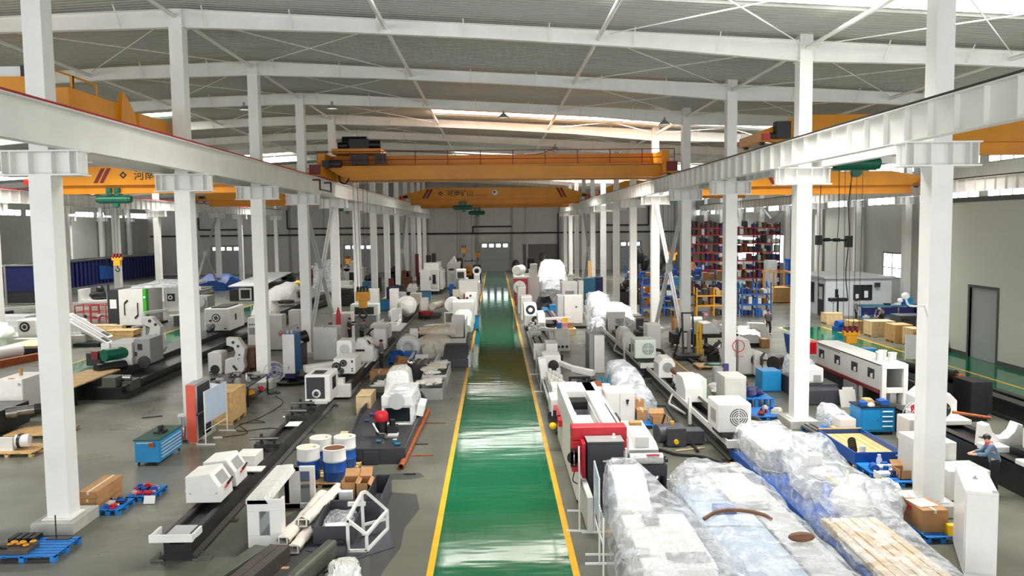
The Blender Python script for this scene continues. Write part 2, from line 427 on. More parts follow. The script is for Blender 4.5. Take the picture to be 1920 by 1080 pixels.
# plain built-in room on the right
RX, RY = 26.0, 47.3
rm = struct('wall_room', 'room_wall', B(RX, RX+.15, 10, 41.4, 0, 8.55), B(RX, RX+.15, 43.85, RY, 0, 8.55), B(RX, RX+.15, 41.4, 43.85, 3.85, 8.55), B(RX+.15, XR_-.02, RY-.15, RY, 0, 8.55), B(RX+.15, XR_-.02, 10, RY-.15, 8.3, 8.55))
struct('trim_40', 'room_trim', B(RX-.06, RX+.2, 10, RY+.06, 8.5, 8.76), B(RX+.2, XR_-.02, RY-.05, RY+.06, 8.5, 8.76))
struct('baseboard_right', 'room_trim', B(RX-.02, RX, 10, 41.3, 0, .22), B(RX-.02, RX, 43.95, RY, 0, .22))
d = struct('door_6', 'door_grey', B(RX+.1, RX+.14, 41.4, 43.85, 0, 3.85))
part(d, 'door_frame', 'room_trim', Fr('x', RX-.03, RX+.16, 41.25, 44.0, -.14, 4.0, .15), label='dark door frame')
# white site office by the right wall
of = struct('wall_office', 'office_white', B(26.3, 31.6, 64.0, 64.1, 0, 3.0), B(26.3, 26.4, 64.1, 71.5, 0, 3.0), B(31.5, 31.6, 64.1, 71.5, 0, 3.0), B(26.3, 31.6, 71.4, 71.5, 0, 3.0))
part(of, 'roof_slab', 'pale_grey', B(26.1, 31.8, 63.8, 71.7, 3.0, 3.14))
wq = part(of, 'window', 'dark_glass', B(28.6, 29.95, 63.97, 64.0, 1.35, 2.4), label='dark two-pane window on the front')
part(wq, 'window_frame', 'black', Fr('y', 63.94, 64.0, 28.52, 30.02, 1.27, 2.48, .09), B(29.23, 29.3, 63.94, 64.0, 1.3, 2.4))
part(wq, 'window_view', 'paper', B(28.7, 28.95, 63.955, 63.972, 1.4, 1.75), B(29.4, 29.7, 63.955, 63.972, 1.45, 2.0))
wq = part(of, 'window', 'dark_glass', B(26.27, 26.3, 66.4, 69.0, 1.0, 2.5), label='dark window on the aisle side')
part(wq, 'window_frame', 'black', Fr('x', 26.24, 26.3, 66.3, 69.1, .92, 2.58, .1), B(26.24, 26.3, 67.65, 67.75, 1, 2.5), B(26.24, 26.3, 66.4, 69, 1.9, 1.98))
dq = part(of, 'door', 'dark_grey', B(26.27, 26.31, 64.3, 65.5, 0, 2.55)); part(dq, 'pane', 'pale_grey', B(26.25, 26.28, 64.55, 65.25, 1.3, 2.3))
part(of, 'air_conditioner', 'dark_grey', B(30.2, 30.55, 63.7, 63.99, 2.3, 2.65))
# fire pipe along the back wall
t = thing('fire_pipe', 'black fire water pipe running along the back wall above the doors', 'pipe', (0, YE-.3, 6.3))
yy = YE-.42
part(t, 'main_pipe', 'black', Cy((-57, yy, 6.45), (33.6, yy, 6.25), .13, n=10))
for i, (a, b) in enumerate(((-49, -42), (-34.4, -18.4), (-3.6, 2.9), (18.7, 25.8))):
    part(t, 'raised_pipe', 'black', Cy((a, yy, 7.45), (b, yy, 7.4), .12, n=10), Cy((a if i != 3 else b, yy, 7.5), (a if i != 3 else b, yy, 10.5 if i != 2 else 6.3), .12, n=10))
for x in (-11.6, 10.6): part(t, 'riser', 'black', Cy((x, yy, .2), (x, yy, 9.5), .12, n=10))
# ================================================================== steel frame
def make_column(x, y, label, group, top, br=True):
    t = thing('steel_column', label, 'column', (x, y+.27, 0), 0, group)
    def I(w, d, z0, z1, tf=.03):
        return join(B(-w/2, w/2, -d/2, -d/2+tf, z0, z1), B(-w/2, w/2, d/2-tf, d/2, z0, z1), B(-.02, .02, -d/2+tf, d/2-tf, z0, z1), B(w/2-.03, w/2, -d/2+tf, d/2-tf, z0, z1), B(-w/2, -w/2+.03, -d/2+tf, d/2-tf, z0, z1))
    part(t, 'plinth', 'concrete', B(-.52, .52, -.6, .75, 0, .3), label='concrete plinth', bev=.015)
    part(t, 'base_plate', 'white_steel', B(-.36, .36, -.36, .36, .3, .33))
    part(t, 'shaft', 'white_steel', I(.54, .54, .33, 8.85))
    part(t, 'upper_shaft', 'white_steel', I(.46, .5, 9.46, top))
    if br:
        ribs = [B(a, a+.025, -.24, .24, 8.9, 9.42) for a in (-.93, -.72, -.29, .265, .7, .9)]
        part(t, 'bracket', 'white_steel', B(-.98, .98, -.29, .29, 8.84, 8.88), B(-.98, .98, -.29, .29, 9.42, 9.46), B(-.95, .95, -.02, .02, 8.88, 9.42), *ribs)
    return t
def ordi(k): return ORD[k] if k < 15 else str(k+1)
colA = make_column(XA, fy(0), 'nearest white steel column left of the green aisle, blue pallet at its foot', 'white columns left of the aisle', roofz(XA)-.3)
for k in range(1, 13):
    dup(colA, (XA, fy(k)+.27, 0), 0, f'{ordi(k)} white steel column from the front in the row left of the green aisle')
colB = dup(colA, (XB, fy(0)+.27, 0), 0, 'nearest white steel column right of the green aisle, beside a tall white cabinet', 'white columns right of the aisle')
for k in range(1, 13):
    c = dup(colB, (XB, fy(k)+.27, 0), 0, f'{ordi(k)} white steel column from the front in the row right of the green aisle')
colC = make_column(XC, fy(4), 'white steel column of the far left row at the left edge of the photo', 'white columns of the far left row', roofz(XC)-.3)
for k in range(5, 13):
    dup(colC, (XC, fy(k)+.27, 0), 0, f'{ordi(k-4)} white steel column from the left edge in the far left row')
wc = make_column(XR_-.6, fy(5), 'pale column against the right wall just past the plain grey room', 'columns along the right wall', roofz(XR_)-.3)
for k in range(6, 13):
    dup(wc, (XR_-.6, fy(k)+.27, 0), 0, f'{ordi(k-5)} pale column along the right wall, counted from the plain grey room')
wl = dup(wc, (XL+.6, fy(10)+.27, 0), 0, 'pale column against the far left wall, leftmost in view', 'columns along the left wall')
dup(wl, (XL+.6, fy(11)+.27, 0), 0, 'pale column against the far left wall, second from the left'); dup(wl, (XL+.6, fy(12)+.27, 0), 0, 'pale column against the far left wall, nearest the back wall')

# crane runway beams
def runway(x, y0, y1, label, railc, zt=10.36, seg=1.1, zb=9.46, rail=True, side=-1):
    t = thing('runway_beam', label, 'beam', (x, y0, zb))
    part(t, 'web', 'white_steel', B(x-.01, x+.01, y0, y1, zb+.02, zt-.02))
    part(t, 'bottom_flange', 'white_steel', B(x-.15, x+.15, y0, y1, zb, zb+.025)); part(t, 'top_flange', 'white_steel', B(x-.2, x+.2, y0, y1, zt-.025, zt))
    ops = []; y = y0+.5
    while y < y1:
        ops.append(B(x-.14 if side < 0 else x+.01, x-.01 if side < 0 else x+.14, y, y+.025, zb+.03, zt-.025)); y += seg
    part(t, 'stiffeners', 'white_steel', *ops)
    if rail:
        part(t, 'rail', railc, B(x-.05, x+.05, y0, y1, zt, zt+.1))
    return t
runway(XA+.75, 11, 128.8, 'ribbed white crane runway beam with red rail left of the aisle', 'rail_red', 10.4)
runway(XB-.75, 11, 128.8, 'ribbed white crane runway beam with black rail right of the aisle', 'black', 10.32)
runway(XA-.75, 24, 128.8, 'ribbed white runway beam on the outer side of the left column row', 'rail_red', 10.4)
runway(XB+.75, 22, 128.8, 'ribbed white runway beam on the outer side of the right column row', 'black', 10.32)
runway(XC+.75, 50, 128.8, 'ribbed white crane runway beam on the far left column row', 'rail_red', 10.4, side=1)
runway(XR_-1.35, 30, 128.8, 'grey ribbed crane runway beam along the right wall', 'black', 10.36)
# roof rafters
def rafter(k):
    y = fy(k)+.27
    lab = f'{ordi(k)} white steel roof beam from the front, spanning the whole hall' if k > 1 else 'nearest white steel roof beam, crossing the top of the photo'
    t = thing('roof_beam', lab, 'roof beam', (RIDGE, y, 14), None, 'white roof beams')
    xs = [XL, -51, -45.5, -40, XC, -28.5, -22.6, -17, RIDGE+1, -5.5, 0, 5.6, XB, 16.5, 22.5, 28.5, XR_]
    dep = [.7, .5, .5, .55, .72, .55, .5, .52, .62, .5, .47, .52, .72, .55, .5, .5, .7]
    top = [roofz(x)-.26 for x in xs]; bot = [a-d for a, d in zip(top, dep)]
    part(t, 'web', 'white_steel', Pr(list(zip(xs, top))+list(zip(xs, bot))[::-1], 'y', y-.012, y+.012))
    part(t, 'bottom_flange', 'white_steel', *[Bar((xs[i], y, bot[i]), (xs[i+1], y, bot[i+1]), .24, .025) for i in range(16)])
    part(t, 'top_flange', 'white_steel', *[Bar((xs[i], y, top[i]), (xs[i+1], y, top[i+1]), .24, .025) for i in range(16)])
    def bz(x):
        for i in range(16):
            if xs[i] <= x <= xs[i+1]:
                f = (x-xs[i])/(xs[i+1]-xs[i]); return bot[i]+f*(bot[i+1]-bot[i])
    fl = []
    x = -55
    while x < 33:
        fl.append(Bar((x, y-.55, roofz(x)-.2), (x, y-.05, bz(x)+.06), .035, .035)); x += 3.0
    part(t, 'fly_brace', 'white_steel', *fl, kind=None)
    ep = [B(x-.3, x+.3, y-.27, y+.27, bz(x)-.03, bz(x)) for x in (XA, XB, XC)]+[B(x+d, x+d+.02, y-.12, y+.12, bz(x), roofz(x)-.28) for x in (XA, XB, XC) for d in (-.2, 0, .2)]
    part(t, 'column_splice', 'white_steel', *ep)
    return t
for k in range(1, 13): rafter(k)
# long struts running the length of the hall and X-bracing between the rafters
for x, lb in ((-3.75, 'long white roof strut just left of the aisle centre line'), (3.75, 'long white roof strut just right of the aisle centre line'), (XA, 'long white roof strut over the left column row'),
              (XB, 'long white roof strut over the right column row'), (18.6, 'long white roof strut between the right column row and right wall'), (-18.4, 'long white roof strut left of the left column row'),
              (-26.3, 'long white roof strut midway over the left bay'), (26.2, 'long white roof strut nearest the right wall')):
    solo('roof_strut', lb, 'strut', 'white_steel', Cy((x, 20, roofz(x)-.55), (x, YE-.4, roofz(x)-.55), .075, n=10), group='roof struts along the hall')
panels = [(-11, -3.75, 'left of the aisle'), (3.75, 11.1, 'right of the aisle'), (11.1, 18.6, 'just outside the right column row'), (-18.4, -11, 'just outside the left column row')]
for k in range(0, 6):
    for x0, x1, w_ in panels:
        if k == 0 and x0 < 0: continue
        ya, yb = fy(k)+.5, fy(k+1)-.4; x0, x1 = x0+.35, x1-.35
        t = thing('cross_brace', f'thin white crossed rods under the roof, {ordi(k)} bay, {w_}', 'brace', ((x0+x1)/2, (ya+yb)/2, roofz(x0)-.5), None, 'thin crossed roof rods')
        for a, b in ((x0, x1), (x1, x0)):
            part(t, 'rod', 'white_steel', Cy((a, ya, roofz(a)-.5), (b, yb, roofz(b)-.5), .022, n=6))
# upright X-bracing between columns
def xbrace(x, k, label, z0=.5, z1=8.9):
    t = thing('column_brace', label, 'brace', (x, fy(k)+4.5, z0), None, 'crossed braces between columns')
    for a, b in ((0, 1), (1, 0)):
        ya, yb = fy(k)+.6+a*8.3, fy(k)+.6+b*8.3
        part(t, 'brace_leg', 'pale_grey', Bar((x-.07, ya, z0), (x-.07, yb, z1), .11, .11), Bar((x+.07, ya, z0), (x+.07, yb, z1), .11, .11))
    part(t, 'gusset_plate', 'pale_grey', B(x-.15, x+.15, fy(k)+4.45, fy(k)+5.05, (z0+z1)/2-.35, (z0+z1)/2+.35))
xbrace(XA, 3, 'crossed grey brace between the fourth and fifth columns left of the aisle')
xbrace(XB, 3, 'crossed grey brace between the fourth and fifth columns right of the aisle')
xbrace(XA, 8, 'crossed grey brace far back in the column row left of the aisle')
xbrace(XB, 8, 'crossed grey brace far back in the column row right of the aisle')
xbrace(XC, 8, 'crossed grey brace between two columns of the far left row')
xbrace(XR_-.7, 8, 'crossed grey brace high on the right wall behind the racks', 6, 9.4)
# hanging lamps
def lamp(x, k, drop, label):
    y = fy(k)+.3; z = roofz(x)-.75-drop
    t = thing('hanging_lamp', label, 'lamp', (x, y, z), None, 'conical lamps under the roof beams')
    part(t, 'shade', 'grey_paint', La((x, y, z), [(.02, .3), (.1, .26), (.2, .16), (.34, 0), (.32, 0), (.18, .14)], 16))
    part(t, 'lens', 'lamp_lens', Cy((x, y, z+.02), (x, y, z+.04), .28, n=14))
    part(t, 'suspension', 'grey_paint', Cy((x, y, z+.28), (x, y, roofz(x)-.3), .02, n=6), B(x-.06, x+.06, y-.06, y+.06, z+.28, z+.42))
for x, k, d, lb in ((.6, 3, .35, 'hanging lamp over the aisle near the middle of the photo'), (9.9, 3, .3, 'hanging lamp left of the second column on the right'), (19.8, 3, .3, 'hanging lamp right of the second column on the right'),
                    (-14.2, 3, .35, 'hanging lamp beside the third column on the left'), (-9.2, 3, .3, 'hanging lamp just right of the third column on the left'), (11.6, 6, .3, 'hanging lamp above the right end of the near yellow crane'),
                    (-18.5, 5, .3, 'hanging lamp above the left bay crane'), (4.9, 5, .3, 'hanging lamp above the middle of the near yellow crane')):
    lamp(x, k, d, lb)
# ================================================================== cranes and hoists
def Txt(body, size, x, y, z, rz=0, thick=.004):
    """lettering facing -y at (x, y, z), returned as mesh data"""
    c = bpy.data.curves.new('lettering', 'FONT'); c.body = body; c.size = size; c.extrude = thick; c.offset = size*.008
    o = bpy.data.objects.new('lettering', c); COL.objects.link(o); bpy.context.view_layer.update()
    m = o.to_mesh(); v = [tuple(p.co) for p in m.vertices]; f = [tuple(p.vertices) for p in m.polygons]; o.to_mesh_clear()
    bpy.data.objects.remove(o); bpy.data.curves.remove(c)
    M = Matrix.Translation((x, y, z)) @ Euler((pi/2, 0, rz)).to_matrix().to_4x4()
    return [tuple(M @ Vector(p)) for p in v], f, False
def diamond(x, y, z, s):
    o = [(x-s, z), (x, z+s), (x+s, z), (x, z-s)]; i = [(x-s*.45, z), (x, z+s*.45), (x+s*.45, z), (x, z-s*.45)]
    v = [(a, y, b) for a, b in o+i]
    return v, [(k, (k+1) % 4, 4+(k+1) % 4, 4+k) for k in range(4)], False
def single_girder(y, xl, xr, zb, label, text=None, h=1.45, tx=None, stripes=(), emblem=None, zc=10.5, small=None, taper=3.2):
    zt = zb+.65+h; zm = zb+.65
    t = thing('bridge_crane', label, 'crane', ((xl+xr)/2, y, zb), None, 'yellow single girder cranes')
    part(t, 'girder', 'crane_yellow', Pr([(xl+.3, zm+.25), (xl+.3, zm+.6), (xl+taper, zt), (xr-taper, zt), (xr-.3, zm+.6), (xr-.3, zm+.25), (xr-1.2, zm), (xl+1.2, zm)], 'y', y-.3, y+.3))
    part(t, 'trolley_rail', 'crane_yellow', B(xl+1, xr-1, y-.03, y+.03, zb+.03, zm), B(xl+1, xr-1, y-.22, y+.22, zb, zb+.05), B(xl+1, xr-1, y-.34, y+.34, zm-.03, zm+.02))
    for s, x in ((1, xl), (-1, xr)):
        e = part(t, 'end_carriage', 'crane_yellow' if zb < 10 else 'crane_yellow', B(x-.2, x+.2, y-1.7, y+1.7, zm-.05, zm+.42), bev=.02)
        part(e, 'buffer', 'red', B(x-.16, x+.16, y-1.95, y-1.7, zm, zm+.3), B(x-.16, x+.16, y+1.7, y+1.95, zm, zm+.3))
        part(e, 'wheel', 'dark_steel', Cy((x-.1, y-1.2, zm+.02), (x+.1, y-1.2, zm+.02), .2), Cy((x-.1, y+1.2, zm+.02), (x+.1, y+1.2, zm+.02), .2))
        part(e, 'drive_motor', 'dark_grey', Cy((x+s*.2, y-.9, zm+.3), (x+s*.75, y-.9, zm+.3), .15))
    yf = y-.305; hh = zt-zm
    for x, d in stripes:
        part(t, 'stripe', 'dark_red', *[Pr([(x+o, zm+.12), (x+o+.3, zm+.12), (x+o+.3+d*hh*.75, zt-.12), (x+o+d*hh*.75, zt-.12)], 'y', yf-.004, yf) for o in (0, .42)])
    if text:
        part(t, 'lettering', 'black', Txt(text, .95*h*.62, tx, yf-.004, zm+h*.3), diamond(tx-.75, yf-.006, zm+h*.52, .3*h/1.45))
        if small: part(t, 'small_lettering', 'red', B(tx+3.9*h*.62, tx+5.8*h*.62, yf-.004, yf, zm+h*.3, zm+h*.3+.09))
    if emblem: part(t, 'emblem', 'paper', Cy((emblem, yf-.006, zm+h*.55), (emblem, yf, zm+h*.55), .33, n=20), label='round white emblem'); part(t, 'emblem_centre', 'purple', Cy((emblem-.06, yf-.01, zm+h*.6), (emblem-.06, yf-.006, zm+h*.6), .15, n=12))
    return t
def hoist(x, y, z, hookz, label, L=2.0, hook=True, sc=1.0, big=False):
    t = thing('electric_hoist', label, 'hoist', (x, y, z), None, 'green rope hoists')
    part(t, 'drum', 'hoist_green', Cy((x-L/2, y, z), (x+L/2, y, z), .27*sc, n=20), Cy((x-L/2-.22, y, z), (x-L/2, y, z), .2*sc), Cy((x+L/2, y, z), (x+L/2+.18, y, z), .23*sc))
    part(t, 'trolley', 'hoist_green', B(x-.45, x-.1, y-.3, y+.3, z+.3*sc, z+.75*sc), B(x+.12, x+.5, y-.3, y+.3, z+.3*sc, z+.75*sc), Cy((x-.28, y-.34, z+.6*sc), (x-.28, y+.34, z+.6*sc), .16), Cy((x+.3, y-.34, z+.6*sc), (x+.3, y+.34, z+.6*sc), .16))
    part(t, 'rope_guide', 'hoist_green', Cy((x+.1, y-.12, z-.34*sc), (x+.1, y+.12, z-.34*sc), .2*sc))
    w1 = .2*sc
    part(t, 'rope', 'dark_steel', *[Cy((x+dx, y, hookz+.5), (x+dx*1.1, y, z-.25), .014, n=6) for dx in (-w1*1.6, -w1*.5, w1*.5, w1*1.6)])
    part(t, 'pendant_cable', 'rubber', Hose([(x-.75, y, z-.2), (x-.72, y, z-2.5), (x-.8, y, z-4.5), (x-.76, y, z-6.2)], .018, 6), B(x-.82, x-.7, y-.05, y+.05, z-6.6, z-6.2))
    m = 'hook_yellow'
    hb = part(t, 'hook_block', m, B(x-.33*sc, x+.33*sc, y-.14, y+.14, hookz+.12, hookz+.36), B(x-.22*sc, x+.22*sc, y-.12, y+.12, hookz-.28, hookz+.12), bev=.03)
    part(hb, 'sheaves', 'dark_red', *[Cy((x+d*.2*sc-.05, y, hookz+.42), (x+d*.2*sc+.05, y, hookz+.42), .2, n=14) for d in (-1, 0, 1)])
    part(hb, 'hook', 'dark_steel', Hose([(x, y, hookz-.25), (x, y, hookz-.42), (x+.13, y, hookz-.56), (x+.02, y, hookz-.7), (x-.13, y, hookz-.6), (x-.13, y, hookz-.5)], .045, 8))
    return t
# near double-girder crane over the aisle
y = 50
t = thing('bridge_crane', 'near orange double girder crane with handrails and black trolley over the aisle', 'crane', (0, y, 10.3))
part(t, 'front_girder', 'crane_yellow', Pr([(-9.9, 11.0), (-9.9, 11.2), (10.9, 11.05), (10.9, 10.9), (10.0, 10.42), (-8.9, 10.42)], 'y', y-.5, y+.1), B(-9, 10.1, y-.62, y+.2, 10.36, 10.43), B(-9.9, 10.9, y-.6, y+.2, 11.12, 11.18), label='lower front girder')
part(t, 'rear_girder', 'crane_yellow', B(-10.9, 11.0, y+2.4, y+3.1, 10.4, 12.0), B(-10.9, 11.0, y+2.3, y+3.2, 11.96, 12.03), B(-10.9, 11, y+2.38, y+2.4, 11.5, 11.56), label='upper rear girder')
part(t, 'walkway', 'dark_steel', B(-10.5, 11, y+.1, y+2.3, 11.0, 11.06))
hr = part(t, 'handrail', 'dark_red', *[Cy((-10.6+i*1.96, y-.45, 11.1), (-10.6+i*1.96, y-.45, 12.05), .028, n=6) for i in range(12)], *[Cy((-10.6, y-.45, z), (10.95, y-.45, z), .024, n=6) for z in (11.55, 12.05)])
for x in (-10.35, 10.4):
    e = part(t, 'end_carriage', 'crane_yellow', B(x-.28, x+.28, y-2.2, y+4.2, 10.5, 11.1), B(x-.22, x+.22, y-.6, y+3, 11.1, 11.95), bev=.02)
    part(e, 'wheel', 'dark_steel', Cy((x-.12, y-1.5, 10.66), (x+.12, y-1.5, 10.66), .24), Cy((x-.12, y+3.5, 10.66), (x+.12, y+3.5, 10.66), .24))
    part(e, 'buffer', 'dark_red', B(x-.3, x+.3, y-2.5, y-2.2, 10.6, 11.15))
part(t, 'drive_motor', 'dark_grey', Cy((-10.1, y-.8, 11.3), (-9.1, y-.8, 11.3), .22), B(-10.2, -9.8, y-1.1, y-.5, 11.05, 11.5), label='dark drive motor at the left end')
part(t, 'control_box', 'dark_grey', B(-8.6, -7.6, y-.3, y+.1, 11.3, 11.9), B(-7.2, -6.5, y-.3, y+.1, 11.35, 11.95), label='dark control boxes behind the handrail')
part(t, 'cable_loop', 'rubber', Hose([(-9.3, y-.6, 10.6), (-9.2, y-.7, 10.25), (-8.9, y-.7, 10.15), (-8.7, y-.6, 10.45)], .05), Hose([(2.0, y+2.6, 12.05), (3.0, y+2.6, 12.1), (3.6, y+2.6, 12.3), (4.0, y+2.6, 12.2)], .05))
t = thing('hoist_trolley', 'black winch trolley sitting on top of the near crane', 'hoist', (-8.2, y+1.4, 12.05))
part(t, 'carriage', 'crane_yellow', B(-9.9, -6.9, y+.4, y+2.8, 12.03, 12.32), label='yellow carriage')
part(t, 'winch', 'black', Cy((-9.4, y+1.5, 12.75), (-7.9, y+1.5, 12.75), .42, n=20), Cy((-7.8, y+1.2, 12.62), (-7.0, y+1.2, 12.62), .28), B(-8.9, -7.7, y+.9, y+2, 12.32, 12.95), Cy((-9.6, y+1, 12.55), (-9.0, y+1, 12.55), .22))
part(t, 'rope', 'dark_steel', *[Cy((-8.35+d, y+1.2, 3.5), (-8.35+d*1.6, y+1.2, 12.3), .016, n=6) for d in (-.3, -.12, .12, .3)])
hb = part(t, 'hook_block', 'hook_yellow', B(-8.78, -7.92, y+.95, y+1.45, 2.9, 3.5), B(-8.6, -8.1, y+1, y+1.4, 2.45, 2.9), bev=.04)
part(hb, 'sheaves', 'black', *[Cy((-8.35+d-.05, y+1.2, 3.55), (-8.35+d+.05, y+1.2, 3.55), .26, n=14) for d in (-.3, -.1, .1, .3)])
part(hb, 'hook', 'dark_steel', Hose([(-8.35, y+1.2, 2.5), (-8.35, y+1.2, 2.25), (-8.15, y+1.2, 2.0), (-8.35, y+1.2, 1.8), (-8.57, y+1.2, 1.95), (-8.55, y+1.2, 2.1)], .07, 8))
solo('festoon_bracket', 'black cable bracket hanging off the left runway beam under the near crane', 'bracket', 'black', Bar((-9.5, 44.9, 9.55), (-9.5, 44.9, 10.15), .08, .08), Bar((-9.5, 47.9, 9.55), (-9.5, 47.9, 10.15), .08, .08), Bar((-9.5, 44.9, 9.6), (-9.5, 47.9, 9.6), .08, .08), Bar((-9.9, 44.9, 10.12), (-9.5, 44.9, 10.12), .08, .08), Bar((-9.9, 47.9, 10.12), (-9.5, 47.9, 10.12), .08, .08))
# far single-girder cranes over the aisle
single_girder(98, -11.0, 11.2, 10.1, 'far yellow single girder crane over the aisle with dark lettering', '河南矿山', 1.35, -5.65, ((-8.6, .6), (8.0, -.6)), .1, small=1)
single_girder(110, -10.9, 11.1, 9.95, 'yellow crane farthest back over the aisle, half hidden behind another', None, 1.2)
hoist(-3.75, 98, 9.75, 4.6, 'left of two small green hoists under the far aisle crane', 2.0)
hoist(-2.35, 110, 9.3, 3.6, 'right of two small green hoists under the far aisle crane', 1.8)
# left bay cranes
single_girder(60, -32.8, -12.3, 10.15, 'yellow crane over the left bay, lettering partly behind a column', '河南矿山', 1.3, -26.0, ((-28.9, .6), (-16.6, -.6)))
hoist(-27.6, 60, 9.75, 5.2, 'green hoist hanging from the left bay crane at the left of the photo', 2.1, sc=1.1)
single_girder(92, -32.8, -12.3, 10.05, 'bright yellow crane farther back in the left bay between columns', '河南矿山', 1.25, -23.6, ((-27, .6),))
hoist(-16.6, 92, 9.6, 3.7, 'dark hook hoist far back in the left bay beside the column row', 1.6)
t = thing('bridge_crane', 'orange crane end carriage and walkway above the left runway beam at top left', 'crane', (-22, 25, 10.5))
part(t, 'girder', 'crane_yellow', B(-33, -12.4, 22.2, 22.9, 10.7, 11.6), label='orange main girder')
part(t, 'end_carriage', 'crane_yellow', B(-12.1, -11.45, 20.6, 31.6, 10.52, 10.75), B(-12.05, -11.5, 22.6, 25.8, 10.75, 11.4), B(-12.05, -11.5, 27.1, 30.3, 10.75, 11.3), bev=.03)
part(t, 'side_plate', 'crane_yellow', Pr([(25.5, 10.75), (26.6, 10.75), (26.5, 11.2), (26.0, 11.6), (25.7, 11.75), (25.6, 11.5)], 'x', -11.52, -11.4), Pr([(30.0, 10.7), (31.4, 10.7), (31.3, 11.0), (30.6, 11.4), (30.2, 11.5), (30.1, 11.4)], 'x', -11.52, -11.4), label='tall pointed side plates')
part(t, 'handrail', 'crane_yellow', *[Tu([(-11.6, a, 10.75), (-11.6, a, 11.75), (-11.6, a+1.3, 11.75), (-11.6, a+1.3, 10.75)], .035, 6) for a in (21.7, 23.1)])
part(t, 'light_box', 'paper', B(-16.5, -12.6, 22.4, 22.9, 11.6, 11.9), label='white trunking on top'); part(t, 'box_end', 'black', B(-12.6, -12.4, 22.35, 22.95, 11.58, 11.92))
# right bay cranes
t = single_girder(40, 12.75, 31.9, 10.7, 'orange crane over the right bay behind the second right column', None, 1.35, stripes=((17.6, .6),), taper=2.2)
part(t, 'electrical_box', 'dark_grey', B(13.6, 14.3, 39.2, 39.7, 11.55, 12.35), label='grey electrical box'); 
hoist(17.75, 40, 10.35, 1.7, 'big green hoist hanging right of the second right column, with yellow hook', 2.1, sc=1.25)
single_girder(60, 14.2, 31.9, 9.55, 'yellow crane lower in the right bay between the second and third right columns', None, 1.0, stripes=((20.4, -.6),), taper=2.6)
hoist(13.6, 62, 9.6, 5.0, 'small green hoist at the right end of the aisle crane, right of the column row', 1.4)
single_girder(100, 12.8, 31.9, 10.6, 'yellow crane far back in the right bay seen between white columns', None, 1.6)
t = thing('cable_carrier', 'black hanging cable bar with end boxes beside the yellow hook', 'cable', (17.6, 46, 6.4))
part(t, 'bar', 'black', Cy((18.3, 46, 6.5), (20.2, 46, 6.45), .06), Cy((18.75, 46, 6.5), (19.1, 46, 6.5), .11), Cy((19.3, 46, 6.48), (19.65, 46, 6.48), .11))
part(t, 'end_box', 'black', B(18.3, 18.6, 45.85, 46.15, 6.2, 6.75)); part(t, 'end_box', 'black', B(20.0, 20.35, 45.85, 46.15, 6.05, 6.7))
part(t, 'cable', 'rubber', Hose([(18.55, 46, 10.2), (18.5, 46, 8.4), (18.52, 46, 6.7), (18.45, 46, 5.2), (18.5, 46, 3.3)], .02, 6), Hose([(20.3, 46, 10.2), (20.15, 46, 8.6), (20.2, 46, 6.6), (20.05, 46, 4.6), (20.2, 46, 3.0)], .03, 6))
# ================================================================== reusable builders for workshop things
def each(T, name, m, ops, **k):
    for o in ops: last = part(T, name, m, o, **k)
    return last
def pallet(x0, x1, y0, y1, label, m='pallet_blue', h=.15, z=0, group=None, rz=None):
    t = thing('pallet', label, 'pallet', ((x0+x1)/2, (y0+y1)/2, z), None, group)
    n = 7
    part(t, 'deck', m, *[B(x0, x1, y0+(y1-y0)*i/n, y0+(y1-y0)*(i+.72)/n, z+h-.03, z+h) for i in range(n)], *[B(x0+(x1-x0)*j/4-.03*(j > 0), x0+(x1-x0)*j/4+.05*(j < 4), y0, y1, z+h-.045, z+h-.012) for j in range(5)])
    for j in range(3):
        a = x0+(x1-x0-.12)*j/2
        for q in range(3):
            b = y0+(y1-y0-.14)*q/2
            part(t, 'block', m, B(a, a+.12, b, b+.14, z, z+h-.03))
    return t
def carton(x0, x1, y0, y1, z0, z1, label, m='cardboard', group=None, open_=False, tape=True):
    t = thing('cardboard_box', label, 'box', ((x0+x1)/2, (y0+y1)/2, z0), None, group)
    w = .015
    if open_:
        part(t, 'box_body', m, B(x0, x1, y0, y0+w, z0, z1), B(x0, x1, y1-w, y1, z0, z1), B(x0, x0+w, y0, y1, z0, z1), B(x1-w, x1, y0, y1, z0, z1), B(x0, x1, y0, y1, z0, z0+w))
        part(t, 'flap', m, Tx(B(x0, x1, y1, y1+(y1-y0)*.45, z1-w, z1), rx=radians(35), piv=(0, y1, z1))); part(t, 'flap', m, Tx(B(x1, x1+(x1-x0)*.3, y0, y1, z1-w, z1), ry=radians(40), piv=(x1, 0, z1)))
    else:
        part(t, 'box_body', m, B(x0, x1, y0, y1, z0, z1))
        if tape: part(t, 'tape', 'cream', B((x0+x1)/2-.03, (x0+x1)/2+.03, y0-.002, y1+.002, z1-.08, z1+.003))
    return t
